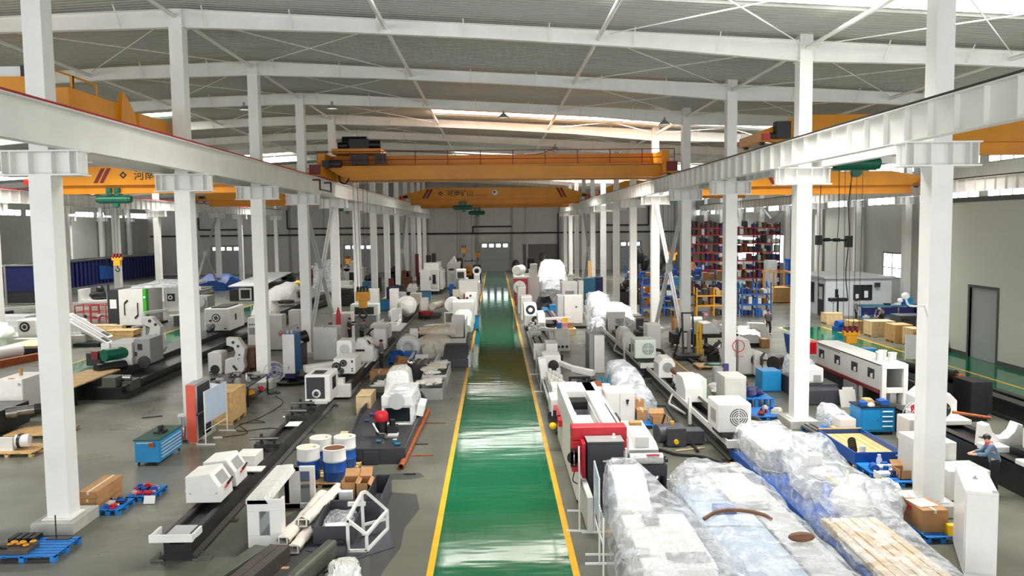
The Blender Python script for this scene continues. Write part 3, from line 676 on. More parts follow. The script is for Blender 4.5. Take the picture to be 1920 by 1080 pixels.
def cabinet(x0, x1, y0, y1, h, label, m='white_paint', face='y', doors=1, z=0, base=.08, name='electrical_cabinet', cat='cabinet', handle='black', logo=None):
    t = thing(name, label, cat, ((x0+x1)/2, (y0+y1)/2, z), None)
    part(t, 'body', m, B(x0, x1, y0, y1, z+base, z+h), bev=.012)
    if base: part(t, 'plinth', 'dark_grey', B(x0+.03, x1-.03, y0+.03, y1-.03, z, z+base))
    for i in range(doors):
        if face == 'y':
            a = x0+.03+(x1-x0-.06)*i/doors; b = x0+.03+(x1-x0-.06)*(i+1)/doors-.012
            d = part(t, 'door', m, B(a, b, y0-.02, y0, z+base+.05, z+h-.06), bev=.006)
            if handle: part(d, 'handle', handle, B(b-.12, b-.06, y0-.045, y0-.018, z+h*.52, z+h*.52+.14))
        else:
            a = y0+.03+(y1-y0-.06)*i/doors; b = y0+.03+(y1-y0-.06)*(i+1)/doors-.012
            xx = x0 if face == '-x' else x1; s = -1 if face == '-x' else 1
            d = part(t, 'door', m, B(min(xx, xx+s*.02), max(xx, xx+s*.02), a, b, z+base+.05, z+h-.06), bev=.006)
            if handle: part(d, 'handle', handle, B(min(xx+s*.018, xx+s*.05), max(xx+s*.018, xx+s*.05), a+.05, a+.1, z+h*.5, z+h*.5+.14))
    return t
def tool_cabinet(x0, x1, y0, y1, h, label, drawers='x', top='bench_green', nd=5, door=True):
    """blue workshop bench cabinet on castors, drawers on one side"""
    t = thing('tool_cabinet', label, 'tool cabinet', ((x0+x1)/2, (y0+y1)/2, 0))
    part(t, 'body', 'blue', B(x0, x1, y0, y1, .12, h-.04), bev=.01)
    part(t, 'worktop', top, B(x0-.03, x1+.03, y0-.03, y1+.03, h-.04, h))
    for x in (x0+.08, x1-.08):
        for y in (y0+.08, y1-.08): part(t, 'castor', 'dark_grey', Cy((x-.02, y, .06), (x+.02, y, .06), .06, n=12), B(x-.03, x+.03, y-.03, y+.03, .09, .13))
    for i in range(nd):
        z = .2+(h-.32)*i/nd; zz = z+(h-.32)/nd-.02
        if drawers == 'x':
            d = part(t, 'drawer', 'blue', B(x1, x1+.015, y0+.04, y1-.04, z, zz), bev=.004); part(d, 'handle', 'pale_grey', B(x1+.015, x1+.035, y0+.15, y1-.15, zz-.055, zz-.02))
        else:
            a = x0+(x1-x0)*.6 if door else x0+.04
            d = part(t, 'drawer', 'blue', B(a, x1-.04, y0-.015, y0, z, zz), bev=.004); part(d, 'handle', 'paper', B(a+.04, x1-.08, y0-.035, y0-.015, zz-.055, zz-.02))
    if door and drawers == 'y':
        d = part(t, 'door', 'blue', B(x0+.04, x0+(x1-x0)*.56, y0-.015, y0, .2, h-.12), bev=.004); part(d, 'lock', 'chrome', Cy((x0+(x1-x0)*.5, y0-.03, h*.55), (x0+(x1-x0)*.5, y0-.015, h*.55), .02, n=10))
    return t
def bed(T, x0, x1, y0, y1, h, m='black_oily', feet=True, rails=True, name='bed'):
    w = (x1-x0)
    pr = [(x0-.05, 0), (x0-.05, .07), (x0+.06, .14), (x0+.06, h-.16), (x0, h-.12), (x0, h), (x0+w*.24, h), (x0+w*.26, h-.18), (x1-w*.26, h-.18), (x1-w*.24, h), (x1, h), (x1, h-.12), (x1-.06, h-.16), (x1-.06, .14), (x1+.05, .07), (x1+.05, 0)]
    part(T, name, m, Pr(pr, 'y', y0, y1))
    if rails:
        for a in (x0+.02, x1-w*.22): part(T, 'guide_rail', 'dark_steel', B(a, a+w*.18, y0+.02, y1-.02, h, h+.015))
    if feet:
        n = max(2, int((y1-y0)/2.2))
        for i in range(n+1):
            y = y0+.2+(y1-y0-.4)*i/n
            for x in (x0-.12, x1+.12): part(T, 'levelling_foot', 'green_steel', B(x-.1, x+.1, y-.08, y+.08, 0, .05), Cy((x, y, .05), (x, y, .13), .025, n=8))
def disc(T, name, m, x, y, z, r, d=.05, ring=None, hole=None, rm='white_paint'):
    """round boss facing -y"""
    o = part(T, name, m, Cy((x, y-d, z), (x, y, z), r, n=22))
    if ring: part(o, 'ring', rm, La((x, y-d, z), [(ring[0], -.012), (ring[1], -.012), (ring[1], .002), (ring[0], .002), (ring[0], -.012)], 22, 'y'))
    if hole: part(o, 'bore', 'black', Cy((x, y-d-.006, z), (x, y-d, z), hole, n=18))
    return o
def fan_grille(T, x, y, z, r):
    part(T, 'fan_grille', 'dark_grey', *[La((x, y, z), [(q, -.012), (q+.025, -.012), (q+.025, 0), (q, 0), (q, -.012)], 24, 'y') for q in [r*.2, r*.42, r*.64, r*.86]], label='dark round ventilation grille')
    part(T, 'grille_spokes', 'white_paint', *[Tx(B(x-r, x+r, y-.016, y-.004, z-.012, z+.012), ry=a, piv=(x, y, z)) for a in (0, pi/2)])
def chuck(T, x, y, z, r, L=.25, m='dark_steel', s=-1):
    o = part(T, 'chuck', m, Cy((x, y, z), (x, y+s*L, z), r, n=22), Cy((x, y+s*L, z), (x, y+s*(L+.03), z), r*.9, n=22))
    part(o, 'bore', 'black', Cy((x, y+s*(L+.03), z), (x, y+s*(L+.035), z), r*.45, n=18))
    for a in range(3):
        an = a*2.094+.5; part(o, 'jaw', 'steel', Bar((x+r*.45*cos(an), y+s*(L+.05), z+r*.45*sin(an)), (x+r*.85*cos(an), y+s*(L+.05), z+r*.85*sin(an)), .06*r/.2, .06))
    return o
def drum(x, y, z, label, r=.29, h=.88, lid='cream'):
    t = thing('oil_drum', label, 'drum', (x, y, z), 0, 'blue and white oil drums')
    def band(z0, z1): return [(r, z0), (r, z1)]
    part(t, 'lower_shell', 'deep_blue', La((0, 0, 0), [(r*.97, 0), (r, .02), (r, h*.28), (r+.012, h*.3), (r, h*.32), (r, h*.6)], 28), label='blue lower half')
    part(t, 'upper_shell', 'white_paint', La((0, 0, 0), [(r, h*.6), (r, h*.62), (r+.012, h*.645), (r, h*.67), (r, h*.97), (r+.012, h*.985), (r, h), (r-.02, h), (r-.03, h-.02)], 28), label='white upper half')
    l = part(t, 'lid', lid, Cy((0, 0, h-.03), (0, 0, h-.015), r-.025, n=28)); part(l, 'bung', 'steel', Cy((r*.55, 0, h-.02), (r*.55, 0, h), .035, n=10))
    return t
def board_stand(x0, y0, x1, y1, z0, h, label, m='board_blue', name='notice_board', thick=.03, legs=True):
    t = thing(name, label, 'notice board', ((x0+x1)/2, (y0+y1)/2, 0))
    d = Vector((x1-x0, y1-y0, 0)); L = d.length; d.normalize(); nrm = Vector((d.y, -d.x, 0))
    part(t, 'board', m, Bar((x0, y0, (z0+h)/2), (x1, y1, (z0+h)/2), thick, h-z0)) if abs(d.z) < 2 else None
    for x, y in ((x0, y0), (x1, y1)):
        part(t, 'post', 'white_paint', Cy((x, y, 0), (x, y, h), .022, n=8)); part(t, 'foot', 'white_paint', Bar((x-nrm.x*.32, y-nrm.y*.32, .025), (x+nrm.x*.32, y+nrm.y*.32, .025), .045, .045))
    part(t, 'rail', 'white_paint', Cy((x0, y0, z0-.25 if z0 > .4 else .1), (x1, y1, z0-.25 if z0 > .4 else .1), .016, n=8))
    return t
def crate(x0, x1, y0, y1, h, label, m='wood', z=0, group=None, lid=True, slats=5):
    t = thing('wooden_crate', label, 'crate', ((x0+x1)/2, (y0+y1)/2, z), None, group)
    hb = .1
    part(t, 'skid', m, *[B(x0, x1, y, y+.09, z, z+hb) for y in (y0, (y0+y1)/2-.045, y1-.09)])
    part(t, 'side_boards', m, B(x0, x1, y0, y0+.02, z+hb, z+h), B(x0, x1, y1-.02, y1, z+hb, z+h), B(x0, x0+.02, y0, y1, z+hb, z+h), B(x1-.02, x1, y0, y1, z+hb, z+h), B(x0, x1, y0, y1, z+hb, z+hb+.02))
    n = slats
    part(t, 'battens', m, *[B(x0+(x1-x0-.08)*i/n, x0+(x1-x0-.08)*i/n+.08, y0-.022, y0, z+hb, z+h) for i in range(n+1)], *[B(x0-.022, x0, y0+(y1-y0-.08)*i/n, y0+(y1-y0-.08)*i/n+.08, z+hb, z+h) for i in range(n+1)], *[B(x1, x1+.022, y0+(y1-y0-.08)*i/n, y0+(y1-y0-.08)*i/n+.08, z+hb, z+h) for i in range(n+1)])
    if lid: part(t, 'lid', m, *[B(x0-.02, x1+.02, y0-.02+(y1-y0+.04)*i/5, y0-.02+(y1-y0+.04)*(i+.94)/5, z+h, z+h+.025) for i in range(5)])
    return t
def fan(x, y, label, h=1.45, r=.38, blade='red', face=0):
    t = thing('pedestal_fan', label, 'fan', (x, y, 0), face)
    part(t, 'base', 'dark_grey', La((0, 0, 0), [(.28, 0), (.28, .03), (.05, .06), (.03, .08)], 20)); part(t, 'pole', 'grey_paint', Cy((0, 0, .05), (0, 0, h-r), .02, n=8))
    part(t, 'motor', 'dark_grey', Cy((0, -.02, h-r), (0, .2, h-r), .1))
    part(t, 'cage', 'pale_grey', *[Tu([(q*cos(2*pi*i/20), yy, h-r+q*sin(2*pi*i/20)) for i in range(21)], .009, 5) for q, yy in ((r, 0), (r, -.12), (r*.6, -.17), (r*.25, -.18))],
         *[Tu([(.08*cos(a), -.18, h-r+.08*sin(a)), (r*.6*cos(a), -.17, h-r+r*.6*sin(a)), (r*cos(a), -.1, h-r+r*sin(a))], .005, 4) for a in [i*pi/8 for i in range(16)]])
    for i in range(3): part(t, 'blade', blade, Tx(B(.04, r*.85, -.07, -.06, h-r-.09, h-r+.09), ry=i*2.094+.4, piv=(0, -.065, h-r)))
    part(t, 'hub', 'chrome', Cy((0, -.1, h-r), (0, 0, h-r), .06))
    return t
def clutter(n, x0, x1, y0, y1, z, label, group, cols=('dark_steel', 'red', 'deep_blue', 'black', 'cream'), s=.09, cat='machine part', name='machine_part'):
    """small countable parts lying about: valves, flanges, motors"""
    for i in range(n):
        x, y = random.uniform(x0, x1), random.uniform(y0, y1); m = random.choice(cols); q = s*random.uniform(.7, 1.4); k = i % 4
        if k == 0: op = join(Cy((x-q, y, z+q*.6), (x+q, y, z+q*.6), q*.6, n=10), B(x-q*.4, x+q*.4, y-q*.4, y+q*.4, z, z+q*.5), Cy((x+q, y, z+q*.6), (x+q*1.3, y, z+q*.6), q*.3, n=8))
        elif k == 1: op = join(Cy((x, y, z), (x, y, z+q*.5), q, n=12), Cy((x, y, z+q*.5), (x, y, z+q*1.5), q*.5, n=10))
        elif k == 2: op = Tx(join(B(x-q*1.2, x+q*1.2, y-q*.7, y+q*.7, z, z+q), B(x-q*.6, x+q*.6, y-q*.5, y+q*.5, z+q, z+q*1.4)), rz=random.uniform(0, 3), piv=(x, y, z))
        else: op = Tx(join(Cy((x-q*.9, y, z+q*.7), (x+q*.9, y, z+q*.7), q*.7, n=12), Cy((x-q*1.1, y, z+q*.7), (x-q*.9, y, z+q*.7), q*.45, n=10)), rz=random.uniform(0, 3), piv=(x, y, z))
        solo(name, label, cat, m, op, group=group)
def bench(x0, x1, y0, y1, h, label, m='black'):
    t = thing('work_table', label, 'table', ((x0+x1)/2, (y0+y1)/2, 0))
    part(t, 'tabletop', 'dark_steel', B(x0, x1, y0, y1, h-.05, h)); part(t, 'lower_shelf', m, B(x0+.05, x1-.05, y0+.05, y1-.05, .2, .23))
    for x in (x0, x1-.06):
        for y in (y0, y1-.06): part(t, 'leg', m, B(x, x+.06, y, y+.06, 0, h-.05))
    return t
# ------------------------------------------------------------------ people
def person(loc, rz, label, pose='stand', top='workwear', h=1.7, collar=True, cap=None, mats=None):
    """one continuous skinned body; clothes, hair and shoes are its children. faces -y at rz=0"""
    t = thing('person', label, 'person', loc, rz); s = h/1.7
    J = dict(pel=(0, 0, .93), wai=(0, .01, 1.08), che=(0, .0, 1.3), nek=(0, .0, 1.45), hed=(0, -.02, 1.56), top=(0, -.01, 1.68),
             lsh=(.19, 0, 1.4), lel=(.25, .03, 1.12), lwr=(.26, -.06, .88), rsh=(-.19, 0, 1.4), rel=(-.25, .03, 1.12), rwr=(-.26, -.06, .88),
             lhi=(.1, 0, .88), lkn=(.11, -.02, .48), lan=(.11, .02, .09), lto=(.12, -.15, .04), rhi=(-.1, 0, .88), rkn=(-.11, -.02, .48), ran=(-.11, .02, .09), rto=(-.12, -.15, .04))
    P = {'walk': dict(lkn=(.11, -.16, .5), lan=(.11, -.1, .1), lto=(.11, -.27, .06), ran=(-.11, .2, .12), rto=(-.12, .06, .04), rkn=(-.11, .02, .49), lwr=(.27, .1, .9), rwr=(-.27, -.2, .92)),
         'reach': dict(wai=(0, -.03, 1.08), che=(0, -.1, 1.28), nek=(0, -.16, 1.42), hed=(0, -.22, 1.51), top=(0, -.24, 1.63), lsh=(.18, -.12, 1.37), rsh=(-.18, -.12, 1.37), lel=(.24, -.26, 1.15), lwr=(.16, -.5, 1.12), rel=(-.24, -.26, 1.15), rwr=(-.14, -.5, 1.1)),
         'raise': dict(lel=(.3, -.2, 1.34), lwr=(.16, -.4, 1.48), rel=(-.27, -.16, 1.22), rwr=(-.16, -.4, 1.3), hed=(0, -.05, 1.55)),
         'bend': dict(pel=(0, .1, .88), wai=(0, .02, 1.02), che=(0, -.2, 1.15), nek=(0, -.33, 1.2), hed=(0, -.43, 1.23), top=(0, -.53, 1.29), lsh=(.18, -.24, 1.17), rsh=(-.18, -.24, 1.17), lel=(.24, -.3, .9), lwr=(.16, -.45, .72), rel=(-.24, -.3, .9), rwr=(-.14, -.45, .7), lhi=(.1, .1, .84), rhi=(-.1, .1, .84)),
         'squat': dict(pel=(0, .12, .3), wai=(0, .08, .45), che=(0, -.06, .65), nek=(0, -.14, .8), hed=(0, -.2, .9), top=(0, -.22, 1.02), lsh=(.19, -.1, .74), rsh=(-.19, -.1, .74), lel=(.26, -.28, .55), lwr=(.14, -.48, .5), rel=(-.26, -.28, .55), rwr=(-.12, -.48, .48),
                       lhi=(.12, .1, .28), rhi=(-.12, .1, .28), lkn=(.2, -.3, .48), rkn=(-.2, -.3, .48), lan=(.17, .0, .09), lto=(.18, -.18, .04), ran=(-.17, .0, .09), rto=(-.18, -.18, .04))}.get(pose, {})
    J.update(P); J = {k: Vector(v)*s for k, v in J.items()}
    def skin(name, m, chain, parent=t, sub=1):
        """chain: list of (key or point, radius) branches joined at shared points"""
        vs, es, rs, idx = [], [], [], {}
        for br in chain:
            prev = None
            for k, r in br:
                p = J[k] if isinstance(k, str) else Vector(k); key = tuple(round(c, 4) for c in p)
                if key not in idx: idx[key] = len(vs); vs.append(tuple(p)); rs.append(r if isinstance(r, tuple) else (r*s, r*s))
                i = idx[key]
                if prev is not None and prev != i: es.append((prev, i))
                prev = i
        me = bpy.data.meshes.new(name); me.from_pydata(vs, es, []); ob = bpy.data.objects.new(name, me); COL.objects.link(ob); ob.parent = parent
        sm = ob.modifiers.new('skin', 'SKIN'); sm.use_smooth_shade = True
        for i, r in enumerate(rs): me.skin_vertices[0].data[i].radius = r
        me.skin_vertices[0].data[0].use_root = True
        ss = ob.modifiers.new('sub', 'SUBSURF'); ss.levels = sub; ss.render_levels = sub
        me.materials.append(MATS[m]); OFF[ob.name] = (0, 0, 0); return ob
    def mix(a, b, f): return tuple(J[a].lerp(J[b], f))
    br = [[('pel', .14), ('wai', .125), ('che', .15), ('nek', .06), ('hed', .09), ('top', .065)]]
    for c in 'lr':
        e, w_ = J[c+'el'], J[c+'wr']; d = (w_-e).normalized(); sd = Vector((1 if c == 'l' else -1, 0, 0)); palm = w_+d*.07*s; tip = palm+d*.03*s
        br += [[('che', .15), (c+'sh', .068), (c+'el', .048), (c+'wr', .034), (tuple(palm), .036)]]
        acr = d.cross(Vector((0, 0, 1)) if abs(d.z) < .9 else Vector((0, 1, 0))).normalized()
        for q, L in ((-.03, .062), (-.01, .075), (.01, .07), (.03, .055)):
            b0 = palm+acr*q*s+d*.02*s; br += [[(tuple(palm), .036), (tuple(b0), .011), (tuple(b0+d*L*.55*s), .0095), (tuple(b0+d*L*s-Vector((0, 0, .015))*s), .008)]]
        br += [[(tuple(palm), .036), (tuple(w_+d*.04*s+acr*-.045*s), .012), (tuple(w_+d*.09*s+acr*-.06*s), .009)]]
        br += [[('pel', .14), (c+'hi', .1), (c+'kn', .06), (c+'an', .042), (c+'to', .036)]]
    body = skin('body', 'skin', br)
    hd, tp = J['hed'], J['top']
    part(body, 'nose', 'skin', Bl(tuple(hd+Vector((0, -.105, .01))*s), .014*s, .02*s, .02*s, 8)); 
    each(body, 'eye', 'black', [Bl(tuple(hd+Vector((dx, -.085, .035))*s), .012*s, .01*s, .008*s, 8) for dx in (-.035, .035)])
    part(body, 'mouth', 'dark_red', Bl(tuple(hd+Vector((0, -.09, -.035))*s), .025*s, .008*s, .006*s, 8)); each(body, 'ear', 'skin', [Bl(tuple(hd+Vector((dx, .0, .02))*s), .012*s, .02*s, .032*s, 8) for dx in (-.09, .09)])
    part(t, 'hair' if not cap else 'cap', 'hair' if not cap else cap, Bl(tuple(hd.lerp(tp, .55)+Vector((0, .022, .0))*s), .1*s, .105*s, .085*s, 14))
    if cap: part(t, 'cap_peak', cap, Bl(tuple(hd.lerp(tp, .4)+Vector((0, -.12, 0))*s), .07*s, .07*s, .012*s, 10))
    jk = [[(mix('pel', 'wai', -.25), .17), ('pel', .168), ('wai', .155), ('che', .175), (mix('che', 'nek', .75), .09)]]
    for c in 'lr': jk += [[('che', .175), (c+'sh', .085), (mix(c+'sh', c+'el', .55), .07), (c+'el', .062), (mix(c+'el', c+'wr', .9), .05)]]
    skin('jacket', top, jk)
    tr = [[('pel', .158), (mix('pel', 'wai', .9), .146)]]
    for c in 'lr': tr += [[('pel', .155), (c+'hi', .115), (c+'kn', .08), (mix(c+'kn', c+'an', .93), .066)]]
    skin('trousers', 'trousers', tr)
    if collar: part(t, 'collar', 'collar_red', La(tuple(J['che'].lerp(J['nek'], .8)), [(.1*s, -.03*s), (.105*s, .02*s), (.08*s, .06*s), (.07*s, .03*s)], 14), label='red collar')
    for c in 'lr': skin('shoe', 'shoe', [[(tuple(J[c+'an']+Vector((0, .03, -.035))*s), .045), (tuple(J[c+'an'].lerp(J[c+'to'], .55)+Vector((0, 0, -.02))*s), .048), (c+'to', .036)]])
    return t
# ================================================================== left of the aisle, front
# --- first long machine
T = thing('drilling_machine', 'long black machine bed with white end tray and two white hoods, front left', 'machine', (-7.3, 18, 0))
bed(T, -7.66, -6.92, 18.1, 34.2, .56)
part(T, 'end_tray', 'white_paint', B(-7.84, -6.86, 17.88, 17.94, .5, .68), B(-7.84, -6.86, 17.94, 18.2, .5, .54), B(-7.84, -7.78, 17.94, 18.5, .5, .66), B(-6.92, -6.86, 17.94, 18.5, .5, .66), bev=.01, label='white end tray')
part(T, 'end_plate', 'pale_grey', B(-7.56, -7.05, 18.2, 18.75, .57, .585)); part(T, 'chip_channel', 'dark_grey', B(-7.46, -7.1, 18.8, 33, .42, .44))
hood = [(-7.82, .66), (-7.82, 1.33), (-7.2, 1.4), (-6.98, 1.05), (-6.94, .66)]
for y in (20.05, 21.3):
    o = part(T, 'splash_hood', 'white_paint', Pr(hood, 'y', y, y+.95), bev=.025, label='white splash hood with sloping window')
    part(o, 'window', 'grey_paint', Tx(B(-7.0, -6.995, y+.2, y+.78, 1.06, 1.36), ry=radians(-32), x=.012, piv=(-6.99, y, 1.06)))
    part(o, 'handle', 'red', Bar((-6.93, y+.35, .95), (-6.93, y+.75, 1.0), .03, .03)); part(o, 'door_handle', 'black', Bar((-6.93, y+.5, 1.0), (-6.9, y+.8, 1.08), .03, .03))
    part(o, 'latch', 'pale_grey', B(-7.87, -7.82, y+.1, y+.18, .9, .98)); part(o, 'bolt', 'grey_paint', Cy((-7.7, y-.01, .9), (-7.7, y, .9), .02, n=8)); part(o, 'bolt', 'grey_paint', Cy((-7.05, y-.01, .9), (-7.05, y, .9), .02, n=8))
part(T, 'carriage_plate', 'white_paint', B(-7.7, -6.7, 22.7, 23.2, .62, .66), B(-7.6, -7.0, 23.2, 24.0, .62, .95), bev=.01)
for y in (25.4, 29.3, 30.6):
    o = part(T, 'steady_rest', 'dark_steel', B(-7.7, -6.9, y, y+.35, .575, .7), Cy((-7.5, y+.17, .7), (-7.5, y+.17, 1.0), .05), Cy((-7.1, y+.17, .7), (-7.1, y+.17, .95), .05), B(-7.55, -7.05, y+.1, y+.25, .8, .9))
    part(o, 'clamp_bar', 'steel', Cy((-7.85, y+.1, .86), (-6.95, y+.1, .86), .045))
each(T, 'levelling_wedge', 'green_steel', [B(-7.9, -7.6, 18.05, 18.25, 0, .045), B(-6.95, -6.55, 18.05, 18.25, 0, .045)])
y = 32.0
o = part(T, 'headstock', 'white_paint', B(-7.62, -6.62, y, y+1.7, .58, 1.68), bev=.05); 
part(o, 'front_panel', 'dark_grey', B(-7.54, -6.82, y-.02, y, .74, 1.6), bev=.05, label='dark front panel with white ring')
disc(o, 'spindle_ring', 'white_paint', -7.15, y-.02, .95, .17, .03); chuck(T, -7.15, y-.05, .95, .1, .05)
part(o, 'roof_window', 'dark_glass', B(-7.4, -6.9, y+.3, y+1.1, 1.675, 1.69)); part(o, 'side_window', 'dark_glass', B(-6.63, -6.61, y+.5, y+1.2, 1.0, 1.5)); part(o, 'front_ledge', 'white_paint', B(-7.6, -6.7, y-.25, y, .58, .68))
part(T, 'cable_arm', 'white_paint', Cy((-8.4, 31.6, .12), (-7.7, 31.6, .12), .035))
solo('paper_sheet', 'white sheet of paper lying on the nearest left black machine bed', 'paper', 'paper', B(-7.45, -6.98, 28.2, 28.9, .577, .582))
# --- second machine in line behind it
T = thing('drilling_machine', 'white machine with three round black dials behind the long black machine at left', 'machine', (-7.0, 46, 0))
bed(T, -7.35, -6.5, 35.6, 58, .6)
part(T, 'end_box', 'white_paint', B(-7.4, -6.4, 35.2, 35.55, .1, .66), bev=.02, label='white end box'); part(T, 'end_neck', 'white_paint', B(-7.1, -6.75, 35.55, 36.0, .6, .85))
o = part(T, 'dial_block', 'white_paint', B(-7.5, -6.5, 37.2, 38.9, .78, 1.5), bev=.03)
for dx, dz, r in ((-.62, -.02, .2), (-.3, .14, .16), (-.4, -.22, .13)): disc(o, 'dial', 'black', -6.74+dx, 37.2, 1.15+dz, r, .05, ring=(r*.5, r*.62), rm='grey_paint')
each(o, 'knob', 'dark_grey', [B(-6.68, -6.6, 37.18, 37.2, z, z+.05) for z in (.9, 1.0, 1.3, 1.36)])
part(T, 'pump_motor', 'white_paint', Pr([(-7.75, 1.2), (-7.75, 1.95), (-7.65, 2.05), (-7.1, 2.05), (-7.0, 1.9), (-7.0, 1.2)], 'y', 39.3, 40.3), bev=.02); disc(T, 'motor_cover', 'pale_grey', -7.35, 39.28, 1.62, .24, .02)
part(T, 'swing_arm', 'white_paint', Bar((-7.5, 39, .95), (-9.1, 38.3, .85), .55, .3), label='white arm reaching left', bev=.02)
o = part(T, 'yoke', 'white_paint', Pr([(-7.35, .7), (-7.35, 1.55), (-7.1, 1.6), (-6.95, 1.95), (-6.65, 1.95), (-6.45, 1.6), (-6.2, 1.55), (-6.15, 1.0), (-6.3, .7)], 'y', 40.6, 41.1), B(-6.55, -6.15, 41.1, 44, .7, 1.2), bev=.02)
part(o, 'guide_slot', 'black', B(-7.1, -6.6, 40.58, 40.6, 1.3, 1.4)); part(T, 'guide_rods', 'pale_grey', *[Bar((-7.2+i*.22, 38.9, .8), (-7.2+i*.22, 44.8, .8), .1, .05) for i in range(5)])
o = part(T, 'ring_carriage', 'white_paint', La((-6.95, 43.4, 1.25), [(.28, -.25), (.42, -.25), (.42, .3), (.28, .3), (.28, -.25)], 24, 'y'), B(-7.4, -6.5, 43.1, 43.9, .6, .95)); part(T, 'ring_core', 'black', La((-6.95, 43.4, 1.25), [(.14, -.2), (.27, -.2), (.27, .25), (.14, .25), (.14, -.2)], 20, 'y'))
part(T, 'tool_post', 'white_paint', B(-6.95, -6.25, 46, 46.6, .62, 1.75), Pr([(-6.9, .62), (-6.2, .7), (-6.2, .95), (-6.6, .95)], 'y', 45.2, 46), bev=.02)
each(T, 'gauge', 'black', [Cy((-7.3+i*.2, 44.6, 1.2+.2*(i % 2)), (-7.3+i*.2, 44.9, 1.2+.2*(i % 2)), .13) for i in range(3)])
part(T, 'hose_coil', 'rubber', Hose([(-7.5, 47, 1.3), (-7.1, 46.8, 1.65), (-6.8, 46.9, 1.3), (-7.1, 47, 1.0), (-7.4, 47.2, 1.3)], .05))
o = part(T, 'rear_head', 'white_paint', B(-7.75, -6.75, 50, 51.4, .65, 1.5), bev=.04); chuck(T, -7.2, 50, 1.0, .18, .1, 'black'); part(o, 'top_cover', 'offwhite', B(-6.9, -6.6, 50.1, 51.3, .65, 1.4))
part(T, 'rear_table', 'grey_paint', B(-7.2, -6.3, 53, 57.5, .615, .72))
# --- white open enclosure
T = thing('machine_enclosure', 'open white sheet metal enclosure with windows standing left of the wrapped rolls', 'enclosure', (-5.4, 20, 0))
part(T, 'front_panel', 'white_paint', Fr('y', 18.75, 18.83, -5.9, -5.1, 0, 1.15, .28), bev=.01); part(T, 'front_window', 'glass', B(-5.65, -5.35, 18.77, 18.79, .25, .88))
part(T, 'back_panel', 'white_paint', Fr('y', 21.4, 21.48, -5.72, -4.9, 0, 1.15, .14), B(-5.72, -5.3, 21.4, 21.48, 0, 1.15), bev=.01); part(T, 'back_window', 'glass', B(-5.3, -5.05, 21.42, 21.44, .15, 1.0))
part(T, 'long_side', 'white_paint', B(-5.9, -5.84, 18.83, 21.4, 0, .35), B(-5.9, -5.84, 18.83, 19.6, .35, 1.15), B(-5.9, -5.84, 20.8, 21.4, .35, 1.15), bev=.006)
part(T, 'hood_top', 'white_wrap', Pr([(-5.92, 1.05), (-5.92, 1.17), (-5.5, 1.2), (-5.4, 1.05)], 'y', 18.75, 21.48)); part(T, 'side_window', 'dark_glass', B(-5.88, -5.86, 19.6, 20.8, .35, 1.05))
part(T, 'front_return', 'white_paint', B(-5.16, -5.1, 18.83, 19.1, 0, 1.12))
for i, (a, b, z, lb) in enumerate((((-5.0, 18.45), (-4.75, 21.7), .28, 'left one of the foam wrapped bars leaning by the white enclosure'), ((-4.72, 18.3), (-4.55, 20.9), .13, 'foam wrapped bar lying lowest between enclosure and grey bin'), ((-4.72, 19.2), (-4.35, 21.9), .42, 'topmost foam wrapped bar, nearest the grey bin'))):
    t = thing('wrapped_bar', lb, 'wrapped bar', (a[0], a[1], 0), None, 'foam wrapped bars')
    secs = []
    for k in range(13):
        f = k/12; x = a[0]+(b[0]-a[0])*f; yy = a[1]+(b[1]-a[1])*f; zz = z; r = .15+random.uniform(-.015, .02)
        secs.append([(x+r*1.05*cos(q)+random.uniform(-.012, .012), yy, max(.005, zz+r*.8*sin(q)+random.uniform(-.012, .012))) for q in [2*pi*j/14 for j in range(15)]])
    part(t, 'foam_sleeve', 'foam', Loft(secs, False)); part(t, 'bar_end', 'white_paint', Fr('y', a[1]-.02, a[1]+.05, a[0]-.11, a[0]+.11, max(.01, z-.1), z+.1, .03))
# --- grey bin and its contents
T = thing('parts_bin', 'long dark grey steel bin divided in compartments, beside the white frame', 'bin', (-3.9, 20.2, 0))
def tray(T, name, m, x0, x1, y0, y1, z0, z1, w=.03):
    return part(T, name, m, B(x0, x1, y0, y1, z0, z0+w), B(x0, x1, y0, y0+w, z0+w, z1), B(x0, x1, y1-w, y1, z0+w, z1), B(x0, x0+w, y0+w, y1-w, z0+w, z1), B(x1-w, x1, y0+w, y1-w, z0+w, z1))
tray(T, 'front_compartment', 'charcoal', -4.4, -3.45, 18.85, 20.7, .02, .44); tray(T, 'rear_compartment', 'charcoal', -4.4, -3.45, 20.72, 22.4, .02, .44); tray(T, 'side_compartment', 'charcoal', -3.44, -3.0, 20.2, 22.5, .02, .55)
part(T, 'rim_lip', 'black', B(-4.43, -4.4, 18.85, 22.4, .4, .46))
solo('plastic_bag', 'crumpled clear plastic in the front of the dark grey bin', 'plastic', 'film', Wrap([(19.4, -4.3, -3.55, .2), (19.8, -4.32, -3.55, .4), (20.3, -4.3, -3.6, .36), (20.6, -4.2, -3.7, .2)], z0=.06, jag=.05))
solo('paper_pile', 'pile of white papers in the front of the dark grey bin', 'papers', 'paper', Tx(B(-4.2, -3.6, 19.0, 19.6, .2, .24), rx=.1, rz=.2, piv=(-3.9, 19.3, .2)), Tx(B(-4.1, -3.7, 19.1, 19.5, .24, .27), rz=-.3, piv=(-3.9, 19.3, .2)))
carton(-4.25, -3.85, 21.6, 22.2, .1, .62, 'left open cardboard box in the back of the grey bin', open_=True); carton(-3.83, -3.5, 21.5, 22.2, .1, .62, 'right cardboard box in the back of the grey bin, flap up', open_=True)
solo('white_carton', 'small white carton leaning before the cardboard boxes in the grey bin', 'box', 'paper', B(-4.25, -3.9, 21.3, 21.5, .06, .46))
